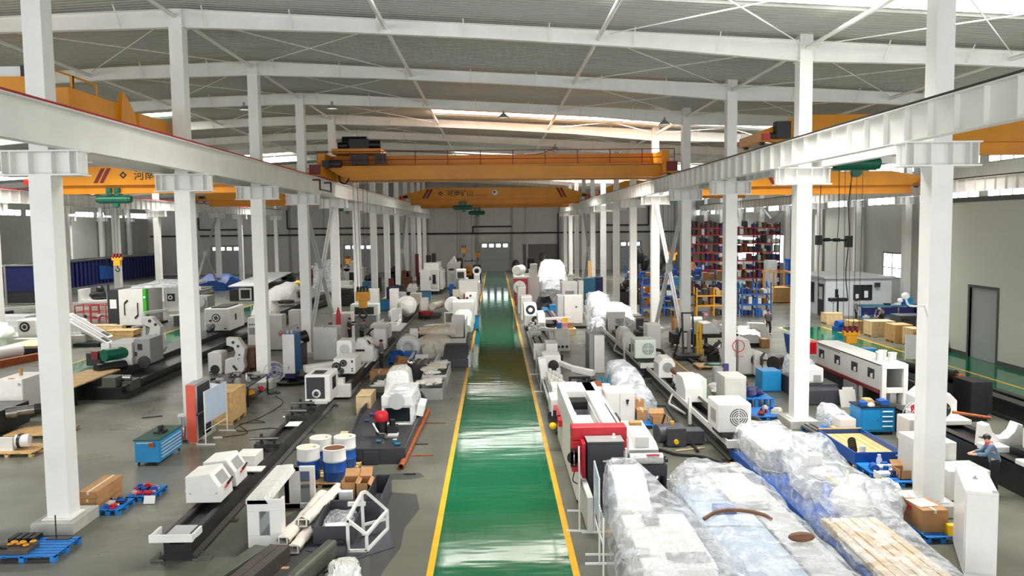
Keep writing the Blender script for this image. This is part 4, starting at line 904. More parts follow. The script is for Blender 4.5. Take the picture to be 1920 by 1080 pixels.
# white welded frame
T = thing('welded_frame', 'white welded triangular frame standing in front of the dark grey bin', 'frame', (-3.25, 18.6, 0))
def bars(y, sh=0):
    A, Bq, Cq, D = (-3.48, y, .04), (-3.05, y, .04), (-3.48, y, .78), (-3.05, y, .42)
    return [Bar(A, Bq, .07, .07), Bar(A, Cq, .07, .07), Bar(Bq, D, .07, .07), Bar(Cq, D, .07, .07)]
each(T, 'front_bar', 'white_paint', bars(18.35)); 
apx = [(-3.3, 19.2, 1.15), (-3.18, 19.2, 1.15)]
each(T, 'rear_bar', 'white_paint', [Bar((-3.48, 18.35, .78), (-3.28, 19.2, 1.12), .07, .07), Bar((-3.28, 19.2, 1.12), (-3.2, 19.3, 1.12), .07, .07), Bar((-3.2, 19.3, 1.12), (-2.75, 19.7, .5), .07, .07), Bar((-2.75, 19.7, .5), (-2.75, 19.7, .04), .07, .07), Bar((-3.05, 18.35, .42), (-2.75, 19.7, .5), .07, .07), Bar((-3.05, 18.35, .04), (-2.75, 19.7, .04), .07, .07), Bar((-3.28, 19.2, 1.12), (-3.28, 19.3, .04), .07, .07), Bar((-3.28, 19.3, .3), (-2.75, 19.7, .3), .06, .06)])
part(T, 'side_stub', 'white_paint', Bar((-3.62, 19.2, .86), (-3.2, 19.2, .86), .09, .09))
solo('floor_mat', 'dark grey felt mat on the floor under the bin and white frame', 'mat', 'charcoal', Pr([(-4.5, 18.5), (-3.3, 17.9), (-2.45, 18.6), (-2.8, 20.1), (-3.0, 20.2), (-3.4, 18.9), (-4.4, 18.8)], 'z', .006, .018))
# beams on the floor at the very front
for i, (a, b, m, w_, hh, lb) in enumerate((((-5.95, 16.1), (-5.35, 17.95), 'green_steel', .34, .36, 'dark green steel beam lying at the bottom edge, leftmost of the three'), ((-5.35, 16.2), (-4.95, 18.0), 'brown_steel', .5, .36, 'brown double steel beam lying at the bottom edge, middle of the three'), ((-4.25, 16.2), (-3.78, 18.1), 'green_steel', .26, .42, 'grey green hexagonal steel beam lying at the bottom edge, by the grey mat'))):
    t = thing('steel_beam', lb, 'beam', (a[0], a[1], 0), None, 'steel beams at the bottom edge')
    d = Vector((b[0]-a[0], b[1]-a[1], 0)).normalized(); nn = Vector((d.y, -d.x, 0))
    if i == 1:
        each(t, 'half_beam', m, [Bar((a[0]+nn.x*s, a[1]+nn.y*s, hh/2), (b[0]+nn.x*s, b[1]+nn.y*s, hh/2), w_/2-.015, hh) for s in (-w_/4, w_/4)])
    else:
        part(t, 'beam', m, Bar((a[0], a[1], hh/2+.02), (b[0], b[1], hh/2+.02), w_, hh), bev=.07 if i == 2 else .01)
    part(t, 'support_block', 'wood', B(b[0]-.3, b[0]+.3, b[1]-.5, b[1]-.4, 0, .02))
solo('yellow_sling', 'yellow and red lifting sling between the beams at the bottom edge', 'sling', 'bright_yellow', Hose([(-5.6, 16.3, .04), (-5.45, 16.7, .05), (-5.62, 16.9, .04), (-5.5, 17.1, .04)], .04))
solo('black_hose', 'black hose looped beside the grey green beam at the bottom edge', 'hose', 'rubber', Hose([(-3.9, 18.2, .3), (-3.6, 18.3, .35), (-3.45, 18.0, .2), (-3.5, 17.6, .04), (-3.8, 17.2, .04)], .025))
solo('white_sheeting', 'crumpled white sheeting at the bottom edge right of the beams', 'sheeting', 'white_wrap', Wrap([(16.5, -3.6, -2.9, .2), (17.0, -3.7, -2.95, .32), (17.5, -3.65, -3.1, .25), (17.7, -3.5, -3.2, .08)], z0=.005, jag=.06))
# drums on a wooden pallet
pallet(-6.0, -4.3, 23.1, 25.3, 'wooden pallet under the blue and white drums', 'wood', .13)
drum(-5.58, 23.65, .13, 'front left one of the four blue and white drums', .33, .95)
drum(-4.78, 23.5, .13, 'front right one of the four blue and white drums, rusty lid', .33, .95, 'brown')
drum(-5.45, 24.75, .13, 'back left one of the four blue and white drums', .33, .95); drum(-4.72, 24.8, .13, 'back right one of the four blue and white drums', .33, .95)
# --- grey tray base with white wrapped enclosure and red pump
T = thing('coolant_tank', 'long dark grey tray base right of the drums, carrying a white enclosure', 'machine base', (-4, 29, 0))
pr = [(-4.85, 25.35), (-2.95, 25.35), (-2.85, 32.6), (-3.2, 34.2), (-5.1, 34.2), (-5.25, 31)]
part(T, 'tray_floor', 'charcoal', Pr(pr, 'z', .0, .3))
inn = [(-4.85, 25.35), (-2.95, 25.35), (-2.95, 25.42), (-4.85, 25.42)]
part(T, 'tray_rim', 'charcoal', *[Bar((pr[i][0], pr[i][1], .4), (pr[(i+1) % 6][0], pr[(i+1) % 6][1], .4), .05, .24) for i in range(6)])
part(T, 'inner_step', 'dark_grey', B(-4.1, -3.0, 25.5, 28.6, .3, .46)); part(T, 'front_box', 'charcoal', B(-4.25, -3.75, 25.28, 25.4, .05, .42), label='small box on the front'); part(T, 'front_seam', 'black', B(-4.26, -4.24, 25.3, 25.36, .02, .5))
part(T, 'side_skirt', 'black', B(-2.97, -2.93, 25.4, 32.6, .02, .5))
T = thing('white_housing', 'white wrapped machine housing with dark window on the grey tray base', 'machine', (-3.6, 30, .3))
part(T, 'housing_frame', 'white_paint', Fr('y', 28.9, 29.0, -4.15, -3.05, .35, 1.1, .09), B(-4.15, -3.05, 29.0, 31.6, 1.1, 1.42), B(-4.15, -4.1, 29, 31.6, .35, 1.1), B(-3.1, -3.05, 29, 31.6, .35, 1.1), B(-4.15, -3.05, 31.55, 31.6, .35, 1.1), bev=.015)
part(T, 'fascia', 'white_paint', B(-4.15, -3.05, 28.88, 29.0, 1.08, 1.45), bev=.015); disc(T, 'arched_port', 'pale_grey', -3.6, 28.88, 1.26, .3, .03)
part(T, 'dark_window', 'dark_glass', B(-4.0, -3.15, 28.97, 28.99, .5, 1.0)); part(T, 'inner_drum', 'dark_steel', Cy((-3.9, 29.3, .7), (-3.9, 31, .7), .22))
part(T, 'shrink_film', 'film_dense', Wrap([(29.0, -4.18, -3.0, 1.5), (29.7, -4.2, -2.95, 1.52), (31.0, -4.2, -2.9, 1.5), (31.7, -4.1, -3.0, 1.3)], z0=.4, jag=.03))
part(T, 'side_box', 'white_paint', Tx(B(-2.98, -2.72, 29.4, 30.6, .6, 1.0), ry=.2, piv=(-2.9, 30, .6)), label='tilted white side box'); part(T, 'notice', 'paper', B(-3.75, -3.35, 29.5, 30.1, 1.53, 1.535))
T = thing('draped_machine', 'white fabric covered head block behind the wrapped housing on the grey base', 'machine', (-3.95, 33, .3)); part(T, 'cover', 'white_wrap', Wrap([(32.0, -4.5, -3.45, 1.1), (32.4, -4.5, -3.45, 1.75), (33.6, -4.5, -3.5, 1.8), (34.1, -4.45, -3.55, 1.5)], z0=.3, jag=.03, p=.4))
T = thing('pump_motor', 'red topped black pump motor standing in the grey tray base', 'pump', (-3.95, 27.4, .46))
part(T, 'motor_body', 'black', Cy((-3.95, 27.4, .46), (-3.95, 27.4, .95), .2, n=20)); part(T, 'red_cap', 'red', La((-3.95, 27.4, 0), [(.22, .92), (.23, .95), (.23, 1.15), (.2, 1.22), (.05, 1.24)], 22), label='red cap')
part(T, 'valve_block', 'black', B(-3.75, -3.4, 27.2, 27.6, .46, .75), Cy((-3.58, 27.4, .75), (-3.58, 27.4, .95), .1)); part(T, 'pipe', 'steel', Hose([(-4.2, 27.1, .9), (-4.0, 27.0, .6), (-3.75, 26.8, .6), (-3.7, 26.6, .5)], .04)); part(T, 'base_plate', 'pale_grey', B(-3.7, -3.35, 26.9, 27.3, .46, .52))
clutter(5, -4.2, -3.2, 25.6, 26.6, .46, 'small black or steel fitting near the red pump motor', 'fittings by the red pump', ('black', 'steel', 'teal'), .07)
clutter(7, -4.95, -4.3, 28.6, 32, .3, 'dark pipe fitting lying in the grey tray left of the white housing', 'fittings in the grey tray', ('black', 'dark_steel', 'purple'), .1)
solo('rusty_pipe', 'rusty orange steel pipe lying along the right side of the grey tray base', 'pipe', 'rust', La((0, 0, 0), [(.075, 0), (.095, 0), (.095, 7.6), (.075, 7.6), (.075, 0)], 16, 'y'), loc=(-3.0, 24.7, .1), rz=-.03)
for i, y in enumerate((24.2, 26.2, 27.6, 30.6)): solo('steel_strip', ['dark flat bar on the floor below the rusty pipe end', 'thin rusty bar on the floor right of the rusty pipe', 'short dark bar on the floor right of the rusty pipe', 'dark flat bar on the floor at the far end of the rusty pipe'][i], 'bar', ['black', 'rust', 'dark_steel', 'brown'][i], B(-2.85, [-2.5, -2.1, -2.4, -1.95][i], y, y+.08, .004, .03))
crate(-5.6, -5.05, 32.1, 33.5, .78, 'pale wooden crate with open end left of the grey tray base', 'wood_pale', lid=True, slats=1)
solo('wooden_box', 'small pale wooden box standing behind the drums by the grey tray', 'box', 'wood_pale', Fr('y', 27.6, 28.1, -5.45, -5.2, 0, .4, .05), B(-5.4, -5.25, 27.7, 28.1, .05, .35))
# --- pallets around the nearest left column
pallet(-11.6, -10.08, 18.15, 19.35, 'blue plastic pallet in front of the nearest left column', group=None)
solo('steel_plate', 'brown steel plate lying on the front left blue pallet', 'plate', 'brown_steel', B(-11.6, -10.75, 18.25, 18.75, .152, .24))
solo('ribbed_plate', 'stack of black ribbed plates at the back left of the front blue pallet', 'plate', 'black', *[B(-11.6+i*.16, -11.48+i*.16, 18.95, 19.35, .152, .26) for i in range(4)], B(-11.6, -10.98, 18.95, 19.35, .152, .2))
solo('yellow_chain', 'yellow lifting chain heaped on the brown plate of the front blue pallet', 'chain', 'hook_yellow', *[La((-11.35+.07*i+random.uniform(-.03, .03), 18.62+random.uniform(-.12, .12), .27+.025*(i % 3)), [(.05, -.02), (.075, 0), (.05, .02), (.035, 0), (.05, -.02)], 10) for i in range(9)])
solo('iron_chain', 'grey iron chain lying at the left end of the front blue pallet', 'chain', 'dark_steel', *[La((-11.58+.05*i, 18.4+random.uniform(-.1, .1), .27), [(.04, -.02), (.06, 0), (.04, .02), (.03, 0), (.04, -.02)], 8) for i in range(6)])
T = thing('rod_stand', 'thin dark rod standing upright on a plate on the front blue pallet', 'stand', (-10.6, 19.2, .15)); part(T, 'rod', 'dark_steel', Cy((-10.6, 19.2, .17), (-10.6, 19.2, .72), .016, n=8)); part(T, 'foot_plate', 'dark_steel', B(-10.8, -10.25, 19.1, 19.3, .152, .17))
pallet(-10.62, -10.0, 21.15, 22.1, 'blue pallet with small parts just behind the nearest left column', group=None); pallet(-10.3, -9.55, 22.2, 23.2, 'second blue pallet with motors behind the nearest left column', group=None)
clutter(16, -10.55, -10.1, 21.25, 22.0, .155, 'small machine part on the first blue pallet behind the nearest left column', 'parts on the first blue pallet', s=.06)
clutter(16, -10.2, -9.65, 22.3, 23.1, .155, 'small motor part on the second blue pallet behind the nearest left column', 'parts on the second blue pallet', ('dark_steel', 'red', 'black', 'deep_blue', 'pink'), s=.08)
solo('paper_sign', 'white folded card leaning on the second blue pallet', 'sign', 'paper', Tx(B(-9.72, -9.42, 21.95, 21.97, 0.02, .24), rx=-.4, piv=(-9.6, 21.95, 0)))
for i, (a, z0, z1, lb) in enumerate(((0, .0, .16, 'lowest long cardboard box behind the nearest left column'), (.05, .17, .36, 'middle long cardboard box in the stack behind the nearest left column'), (.08, .37, .56, 'topmost long cardboard box with white lid behind the nearest left column'))):
    carton(-11.25+a, -10.72+a*.5, 21.4, 22.9, z0, z1, lb)
# --- blue tool cabinet, orange cabinet, boards, table
T = tool_cabinet(-11.52, -10.76, 25.6, 27.5, .86, 'blue tool cabinet with dark green top standing left of the long machine')
part(T, 'pull_bar', 'pale_grey', B(-11.45, -10.95, 25.56, 25.6, .74, .78))
T = thing('bench_vise', 'dark bench vise on the blue tool cabinet at left', 'vise', (-11.05, 26.5, .86)); part(T, 'base', 'black', B(-11.2, -10.9, 26.3, 26.7, .86, .93)); part(T, 'jaw', 'black', B(-11.1, -11.0, 26.4, 26.6, .93, 1.1)); part(T, 'screw', 'dark_steel', Cy((-11.05, 26.3, .98), (-11.05, 26.8, .98), .03))
solo('red_pouch', 'reddish brown rag hanging on the front of the left blue tool cabinet', 'rag', 'rust', B(-11.05, -10.9, 25.52, 25.575, .62, .76))
T = thing('display_cabinet', 'tall narrow cabinet with orange red front beside the second left column', 'cabinet', (-10.55, 28.9, 0))
part(T, 'front', 'orange_red', B(-10.84, -10.52, 28.2, 28.24, .06, 2.08)); part(T, 'case', 'grey_paint', B(-10.84, -10.52, 28.24, 29.7, .06, 2.1), bev=.01)
each(T, 'side_panel', 'dark_grey', [B(-10.53, -10.5, 28.35, 29.6, 1.05, 2.0), B(-10.53, -10.5, 28.35, 29.6, .15, .98)]); part(T, 'side_frame', 'pale_grey', B(-10.525, -10.505, 28.26, 29.68, .98, 1.05), B(-10.525, -10.505, 28.26, 28.35, .1, 2.06), B(-10.525, -10.505, 29.6, 29.68, .1, 2.06)); part(T, 'skid', 'wood_pale', B(-10.8, -10.55, 28.25, 28.4, 0, .06), B(-10.8, -10.55, 29.5, 29.6, 0, .06))
T = thing('white_stand', 'low white stand with curved handle left of the orange cabinet', 'stand', (-11.1, 28.6, 0)); part(T, 'post', 'pale_grey', B(-11.25, -11.15, 28.5, 28.6, 0, .95)); part(T, 'ledge', 'white_paint', B(-11.25, -10.85, 28.45, 28.65, .92, 1.0)); part(T, 'panel', 'offwhite', B(-11.1, -10.92, 28.6, 28.65, .1, .9)); part(T, 'handle', 'red', Hose([(-11.1, 28.4, .25), (-11.02, 28.4, .15), (-10.98, 28.4, .6)], .02)); part(T, 'foot', 'dark_grey', B(-11.3, -10.9, 28.45, 28.7, 0, .02))
board_stand(-10.16, 28.05, -10.05, 30.0, .75, 1.88, 'white framed notice board on a stand right of the orange cabinet')
crate(-10.95, -10.15, 30.9, 32.6, 1.25, 'tall pale plywood crate behind the notice board at left', 'wood', slats=2); 
solo('plastic_bundle', 'bundle in clear plastic lying between plywood crate and work table', 'plastic', 'film_dense', Wrap([(32.7, -12.1, -10.6, .9), (33.1, -12.2, -10.5, 1.25), (33.6, -12.0, -10.6, 1.0)], jag=.06, z0=.0))
T = bench(-12.4, -10.45, 34, 37.0, .88, 'black steel work table covered with parts near the third left column')
clutter(14, -12.2, -10.7, 34.2, 36.8, .88, 'grey machine part on the black work table', 'parts on the work table', ('dark_steel', 'steel', 'grey_paint', 'dark_grey'), .13)
solo('spray_bottle', 'white spray bottle standing on the black work table', 'bottle', 'white_paint', La((-11.0, 35.6, .88), [(.05, 0), (.05, .18), (.02, .24), (.02, .3)], 12))
clutter(12, -12.2, -10.6, 34.2, 36.7, .23, 'red or yellow item on the shelf under the black work table', 'items under the work table', ('red', 'dark_red', 'hook_yellow', 'teal'), .13)
for i in range(3): solo('steel_bar', ['left', 'middle', 'right'][i]+' of the long dark bars on the floor beside the white C-shaped plate', 'bar', 'dark_steel', Bar((-14.4+i*.45, 38.5, .1), (-13.4+i*.45, 41.5, .1), .14, .2), group='dark bars left of the work table')
fan(-10.15, 36.9, 'pedestal fan with multi coloured blades beside the third left column', 1.45, .46, 'purple', .4)
T = thing('chiller', 'tall white and blue chiller cabinet in a black drip pan by the third left column', 'chiller', (-9.9, 40.2, 0))
part(T, 'front', 'white_paint', B(-10.42, -9.84, 39.5, 39.56, .42, 2.35), bev=.015, label='white front'); part(T, 'case', 'chill', B(-10.4, -9.84, 39.56, 40.8, .42, 2.35), bev=.01, label='blue sides')
part(T, 'badge', 'grey_paint', B(-10.16, -10.12, 39.48, 39.5, .62, .78)); each(T, 'pipe_stub', 'pale_grey', [Cy((-10.25+i*.2, 39.9, 2.35), (-10.25+i*.2, 39.9, 2.5), .05) for i in range(2)]); part(T, 'foot', 'navy', B(-10.35, -9.9, 39.6, 40.7, .16, .42))
solo('drip_pan', 'wide round black drip pan under the white and blue chiller', 'pan', 'black', La((-9.95, 39.3, 0), [(.85, 0), (.95, .16), (.88, .16), (.8, .05)], 30))
solo('power_cable', 'thin dark cable curling over the floor between fan and long machine', 'cable', 'rubber', Hose([(-9.9, 36.2, .012), (-9.2, 34.6, .012), (-9.4, 32.2, .012), (-9.9, 30.6, .012), (-9.5, 29.9, .012), (-8.6, 30.3, .012), (-7.9, 30.0, .012)], .014, 5), Hose([(-9.5, 31.6, .012), (-9.0, 31.2, .012), (-9.9, 31.0, .012), (-9.2, 29.6, .012), (-10.0, 29.0, .012)], .012, 5))
solo('socket_strip', 'small white socket strip on the floor left of the long machine', 'socket', 'white_paint', B(-10.2, -9.9, 28.9, 29.0, .003, .05))
solo('floor_bar', 'short dark bar lying alone on the grey floor at left', 'bar', 'dark_steel', Bar((-14.2, 32.3, .02), (-13.5, 32.6, .02), .05, .03))
# ================================================================== left of the aisle, middle and back
carton(-6.25, -5.35, 39.8, 40.6, 0, .42, 'long cardboard box on the floor behind the green grey basket', open_=False)
T = thing('parts_basket', 'low green grey basket full of white arms left of the fabric covered block', 'basket', (-5.2, 37, 0))
tray(T, 'basket_body', 'green_steel', -5.75, -4.55, 35.7, 38.6, 0, .45, .05)
for i in range(7): solo('machined_casting', 'white machined casting lying in the green grey basket', 'machine part', 'offwhite', Bar((-5.6+.12*i, 35.9+.3*i, .42+.06*(i % 3)), (-4.9+.05*i, 36.6+.25*i, .34+.1*(i % 2)), .16, .13), group='white arms in the basket')
# grey bins with white plastic waste
for a, b, lb, z in ((34.9, 37.6, 'front dark bin overflowing with white plastic and cardboard', .5), (37.8, 41.6, 'rear dark bin heaped with crumpled white sheeting', .55)):
    T = thing('waste_bin', lb, 'bin', (-2.9, (a+b)/2, 0)); tray(T, 'bin_body', 'grey_paint' if a < 36 else 'offwhite', -3.5, -2.35, a, b, 0, z)
    n_ = 'front' if a < 36 else 'rear'
    for i in range(9):
        x, yy = random.uniform(-3.35, -2.55), random.uniform(a+.3, b-.3); q = random.uniform(.25, .45)
        solo('plastic_scrap', f'crumpled white plastic scrap in the {n_} dark bin', 'scrap', random.choice(['white_wrap', 'foam', 'white_wrap', 'cream']), Bl((x, yy, z+.02), q, q*1.2, q*.35, 9, .35), group=f'plastic scraps in the {n_} bin')
T = thing('chip_hood', 'charcoal grey steel hood box with louvred top near the yellow aisle line', 'machine part', (-2.1, 44, 0)); part(T, 'box', 'charcoal', Pr([(42.9, 0), (42.9, .45), (44.6, .95), (45.4, .95), (45.4, 0)], 'x', -2.85, -1.5), bev=.02); part(T, 'louvre', 'dark_grey', *[Tx(B(-2.75, -1.6, 44.6+i*.25, 44.75+i*.25, .95, .975), rx=0) for i in range(3)]); part(T, 'side_wrap', 'film_dense', Wrap([(43, -1.6, -1.38, .5), (44, -1.6, -1.3, .7), (45, -1.6, -1.38, .6)], z0=.01, jag=.04))
pallet(-6.0, -4.4, 44.2, 45.4, 'blue pallet box beside the standing worker left of the aisle', group=None)
solo('blue_bag', 'blue plastic bag heaped on the left of the blue pallet box', 'bag', 'deep_blue', Wrap([(44.4, -5.9, -5.2, .5), (44.8, -5.95, -5.15, .72), (45.2, -5.8, -5.2, .5)], z0=.155, jag=.08))
solo('blue_crate', 'blue plastic crate on the right of the blue pallet box', 'crate', 'rack_blue', B(-5.1, -4.45, 44.4, 45.2, .155, .6), B(-5.05, -4.5, 44.5, 45.1, .6, .62))
for i, (x, y, r, lb) in enumerate(((-4.95, 43.3, .3, 'upper collapsed cardboard box before the blue pallet box'), (-4.9, 42.4, -.2, 'middle collapsed cardboard box on the floor by the standing worker'), (-4.6, 41.4, .5, 'lower flattened cardboard box with orange side on the floor'))):
    solo('crushed_box', lb, 'cardboard', ['cardboard', 'cardboard', 'rust'][i], Tx(join(Pr([(-.5, 0), (.5, 0), (.45, .45-.13*i), (-.35, .6-.2*i)], 'y', -.4, .4), B(-.6, .6, -.5, -.4, 0, .05)), rz=r), loc=(x, y, 0))
T = thing('white_casing', 'white sheet metal casing lying on the floor right of the collapsed boxes', 'casing', (-4, 42.4, 0)); part(T, 'panel', 'white_paint', Pr([(41.7, 0), (41.7, .35), (42.9, .75), (42.9, 0)], 'x', -4.3, -3.6), bev=.02); part(T, 'port', 'black', Cy((-4.15, 41.69, .18), (-4.15, 41.7, .18), .06, n=12))
T = thing('gear_unit', 'dark geared unit with silver motor on the floor beside the rear waste bin', 'machine', (-3.9, 40.5, 0)); part(T, 'housing', 'dark_steel', B(-4.4, -3.5, 39.6, 41.6, 0, .45)); each(T, 'cylinder', 'dark_steel', [Cy((-4.3+i*.35, 39.5, .6), (-4.3+i*.35, 41.3, .6), .2) for i in range(3)]); part(T, 'silver_cap', 'chrome', Bl((-4.2, 39.6, .85), .2, .2, .18)); part(T, 'hose', 'rubber', Hose([(-4.1, 39.5, .5), (-4.6, 39.0, .3), (-5.0, 38.8, .6), (-4.9, 38.7, .9)], .05)); part(T, 'frame_rail', 'pale_grey', Bar((-3.4, 39.2, .2), (-3.0, 42.5, .7), .12, .25), Bar((-4.6, 40, .4), (-4.4, 43.2, .8), .1, .12))
# cream wrapped machine with big white ring
T = thing('wrapped_machine', 'long machine under cream foam with a big white ring at its left end', 'machine', (-4, 47, 0))
part(T, 'end_ring', 'white_wrap', La((-4.95, 45.6, .75), [(.3, -.35), (.42, -.38), (.66, -.2), (.68, .5), (.3, .6), (.3, -.35)], 24, 'y'), label='big white ring'); part(T, 'ring_core', 'pale_grey', Cy((-4.95, 45.4, .75), (-4.95, 46, .75), .3))
part(T, 'foam_cover', 'foam', Wrap([(46.2, -4.9, -3.0, .95), (47, -4.7, -2.6, 1.15), (48.5, -4.4, -2.7, 1.2), (49.6, -4.2, -3.0, .8)], jag=.07, z0=.05)); part(T, 'upper_roll', 'foam', Loft([[(-4.6+2.2*k/8, 48.6-.5*k/8+.25*cos(q)+random.uniform(-.03, .03), 1.25+.24*sin(q)+random.uniform(-.03, .03)) for q in [2*pi*j/12 for j in range(13)]] for k in range(9)], True)); part(T, 'foam_sag', 'foam', Wrap([(45.9, -4.2, -3.6, .8), (46.4, -4.3, -3.3, 1.0), (47, -4.1, -3.4, .7)], jag=.05, z0=.02))
part(T, 'control_box', 'paper', B(-5.0, -4.55, 47, 47.3, 1.1, 1.6), label='white control box'); part(T, 'wooden_pole', 'wood_pale', Bar((-4.7, 47.0, 1.35), (-2.9, 49.2, 1.6), .1, .1)); part(T, 'skid', 'wood', B(-4.9, -2.8, 46.5, 46.7, 0, .12), B(-4.9, -2.8, 48.8, 49, 0, .12)); part(T, 'dark_gap', 'brown', B(-3.9, -3.6, 46.3, 48, .12, .8))
# machines along the left edge of the aisle
T = thing('gun_drill', 'white machine with sloping white cover and black base at the left aisle edge', 'machine', (-2.4, 52, 0))
bed(T, -2.9, -1.75, 48.6, 62, .7, 'dark_grey', feet=False); part(T, 'end_box', 'white_paint', B(-2.95, -1.8, 48.3, 48.75, .45, .78), bev=.02)
part(T, 'sloping_cover', 'white_paint', Pr([(48.9, .8), (50.3, 1.95), (51.2, 1.95), (51.2, .8)], 'x', -2.75, -1.95), bev=.05, label='sloping white cover'); part(T, 'green_cover', 'pale_green', Wrap([(52, -2.7, -1.6, 1.2), (53, -2.8, -1.5, 2.0), (54.2, -2.8, -1.5, 2.0), (55, -2.6, -1.6, 1.3)], z0=.7, jag=.04)); part(T, 'arm_left', 'white_wrap', Bar((-2.8, 52, 1.1), (-4.6, 53, .9), .5, .35)); part(T, 'window_frame', 'white_paint', Fr('y', 55, 55.1, -3.5, -2.8, .9, 1.7, .08)); part(T, 'top_block', 'white_paint', B(-3.0, -1.5, 56, 58, .7, 2.3), bev=.04)
o = part(T, 'dial_plate', 'white_paint', B(-2.2, -1.35, 58.5, 59.5, .7, 2.7), bev=.03); each(o, 'dial', 'black', [Cy((-2.05, 58.48, 2.35), (-2.05, 58.5, 2.35), .08), Cy((-1.8, 58.48, 2.5), (-1.8, 58.5, 2.5), .08), Cy((-1.8, 58.45, 2.0), (-1.8, 58.5, 2.0), .14)]); part(T, 'round_tank', 'white_paint', Cy((-3.1, 57, 2.0), (-3.1, 58.2, 2.0), .5)); part(T, 'lever', 'pale_grey', Bar((-1.55, 56, 2.0), (-1.75, 55.5, .9), .09, .09), label='slanted white lever'); part(T, 'cable_bundle', 'black', Hose([(-2.9, 58.4, 1.9), (-2.7, 58.3, 2.4), (-2.4, 58.4, 1.9), (-2.6, 58.4, 1.6)], .07))
T = thing('gun_drill', 'white cabinet machine with a round red guard at the left aisle edge', 'machine', (-2.4, 66, 0)); bed(T, -3.1, -1.5, 64, 80, .8, 'dark_grey', feet=False)
part(T, 'cabinet', 'white_paint', B(-3.0, -1.45, 66.6, 68.6, .5, 3.05), bev=.04); o = part(T, 'guard_frame', 'cream', Fr('y', 66.4, 66.6, -2.75, -1.8, 1.2, 2.1, .1)); part(o, 'red_guard', 'red', Cy((-2.25, 66.3, 1.7), (-2.25, 66.6, 1.7), .36, n=20), label='round red guard'); part(T, 'side_box', 'cream', B(-3.5, -2.95, 66.2, 66.8, 1.2, 2.35), bev=.02); part(T, 'black_back', 'black', B(-3.7, -3.1, 67, 69, .2, 2.0))
for y0, z1, lb in ((74, 2.3, 'a'), (79, 2.1, 'b')): part(T, 'head_block', 'white_paint', B(-2.5, -1.5, y0, y0+2, .8, z1), bev=.05); disc(T, 'round_port', 'dark_grey', -2.0, y0, 1.6, .35, .03, ring=(.34, .45))
part(T, 'hanging_ring', 'white_paint', La((-1.9, 84, 2.9), [(.25, -.2), (.45, -.2), (.45, .2), (.25, .2), (.25, -.2)], 20, 'y'), B(-2.2, -1.6, 83.6, 84.4, .8, 2.5))
T = thing('spindle_box', 'grey white machine head with square dark window beside the tall white machining centre', 'machine', (-3.6, 86, 0)); part(T, 'column', 'offwhite', B(-4.2, -2.9, 85.5, 88, 0, 2.0), bev=.03); o = part(T, 'head', 'white_paint', B(-4.1, -3.1, 85, 87, 2.0, 3.0), bev=.06); part(o, 'window', 'dark_grey', B(-3.95, -3.25, 84.97, 85, 2.1, 2.75)); part(T, 'slide', 'grey_paint', B(-4.0, -2.7, 84.8, 85.5, 1.0, 1.9))
solo('blue_case', 'small dark blue case on the floor beside the grey white machine head', 'case', 'rack_blue', B(-4.8, -4.3, 84.2, 85, 0, 1.5), B(-4.75, -4.35, 84.25, 84.95, 1.5, 1.55))
T = thing('machining_center', 'tall white machining centre with dark handles left of the aisle, far back', 'machine', (-7.3, 92, 0))
part(T, 'base', 'dark_grey', B(-8.2, -6.0, 90.5, 97, 0, .4)); part(T, 'cabin', 'white_paint', B(-8.35, -6.25, 90.2, 97, .35, 2.75), bev=.04); part(T, 'upper_housing', 'white_paint', B(-8.0, -6.3, 91, 95, 2.75, 3.5), bev=.03); o = part(T, 'door', 'offwhite', B(-7.1, -6.35, 90.15, 90.2, .7, 2.7)); part(o, 'window', 'dark_glass', B(-6.95, -6.6, 90.12, 90.15, 1.2, 2.2)); each(o, 'handle', 'dark_grey', [B(-7.25, -7.15, 90.1, 90.15, 1.6, 2.0), B(-6.8, -6.55, 90.08, 90.12, 1.2, 1.4)])
part(T, 'spindle_motor', 'black', Cy((-7.5, 92, 3.5), (-7.5, 92, 4.3), .28), Cy((-6.9, 92, 3.5), (-6.9, 92, 4.5), .25), label='black motors on the roof'); part(T, 'side_wing', 'offwhite', B(-6.2, -5.85, 90.8, 95, .5, 2.6))
T = thing('machining_center', 'narrower white machining centre standing right of the tall one, far back', 'machine', (-5.2, 98, 0)); part(T, 'body', 'offwhite', B(-5.75, -4.4, 97, 103, .3, 3.0), bev=.04); part(T, 'roof', 'white_paint', Pr([(-5.75, 3.0), (-5.0, 3.9), (-4.7, 3.2), (-4.2, 3.2), (-4.3, 2.6)], 'y', 97.5, 101)); part(T, 'lower_door', 'pale_grey', B(-5.3, -4.8, 96.95, 97, .9, 1.9)); part(T, 'foot', 'black', B(-5.6, -4.5, 97, 102, 0, .3)); part(T, 'slot', 'black', B(-5.5, -4.9, 96.95, 97, 2.3, 2.5))
T = thing('press', 'dark column press standing before the back wall left of the aisle', 'machine', (-4.8, 106, 0)); part(T, 'frame', 'dark_steel', B(-5.3, -4.2, 105, 106.6, 0, 3.4), bev=.05); part(T, 'ring', 'black', La((-4.75, 104.95, 2.3), [(.3, -.06), (.45, -.06), (.45, 0), (.3, 0), (.3, -.06)], 18, 'y')); part(T, 'side_rail', 'black', Tu([(-4.1, 106, 3.0), (-2.5, 106, 3.0), (-2.5, 106, 1.8)], .05))
solo('orange_motor', 'orange motor on dark machinery before the back wall left of the aisle', 'motor', 'crane_yellow', Cy((-3.6, 106, 1.9), (-3.6, 106.8, 1.9), .5), B(-4.1, -3.1, 106, 107, 1.1, 1.6))
solo('dark_machine', 'low dark machine beside the orange motor before the back wall', 'machine', 'dark_grey', B(-4.2, -1.9, 107, 110, 0, 1.6), B(-2.9, -1.9, 107, 109, 1.6, 2.4), Cy((-2.4, 106.9, 2), (-2.4, 107.4, 2), .4))
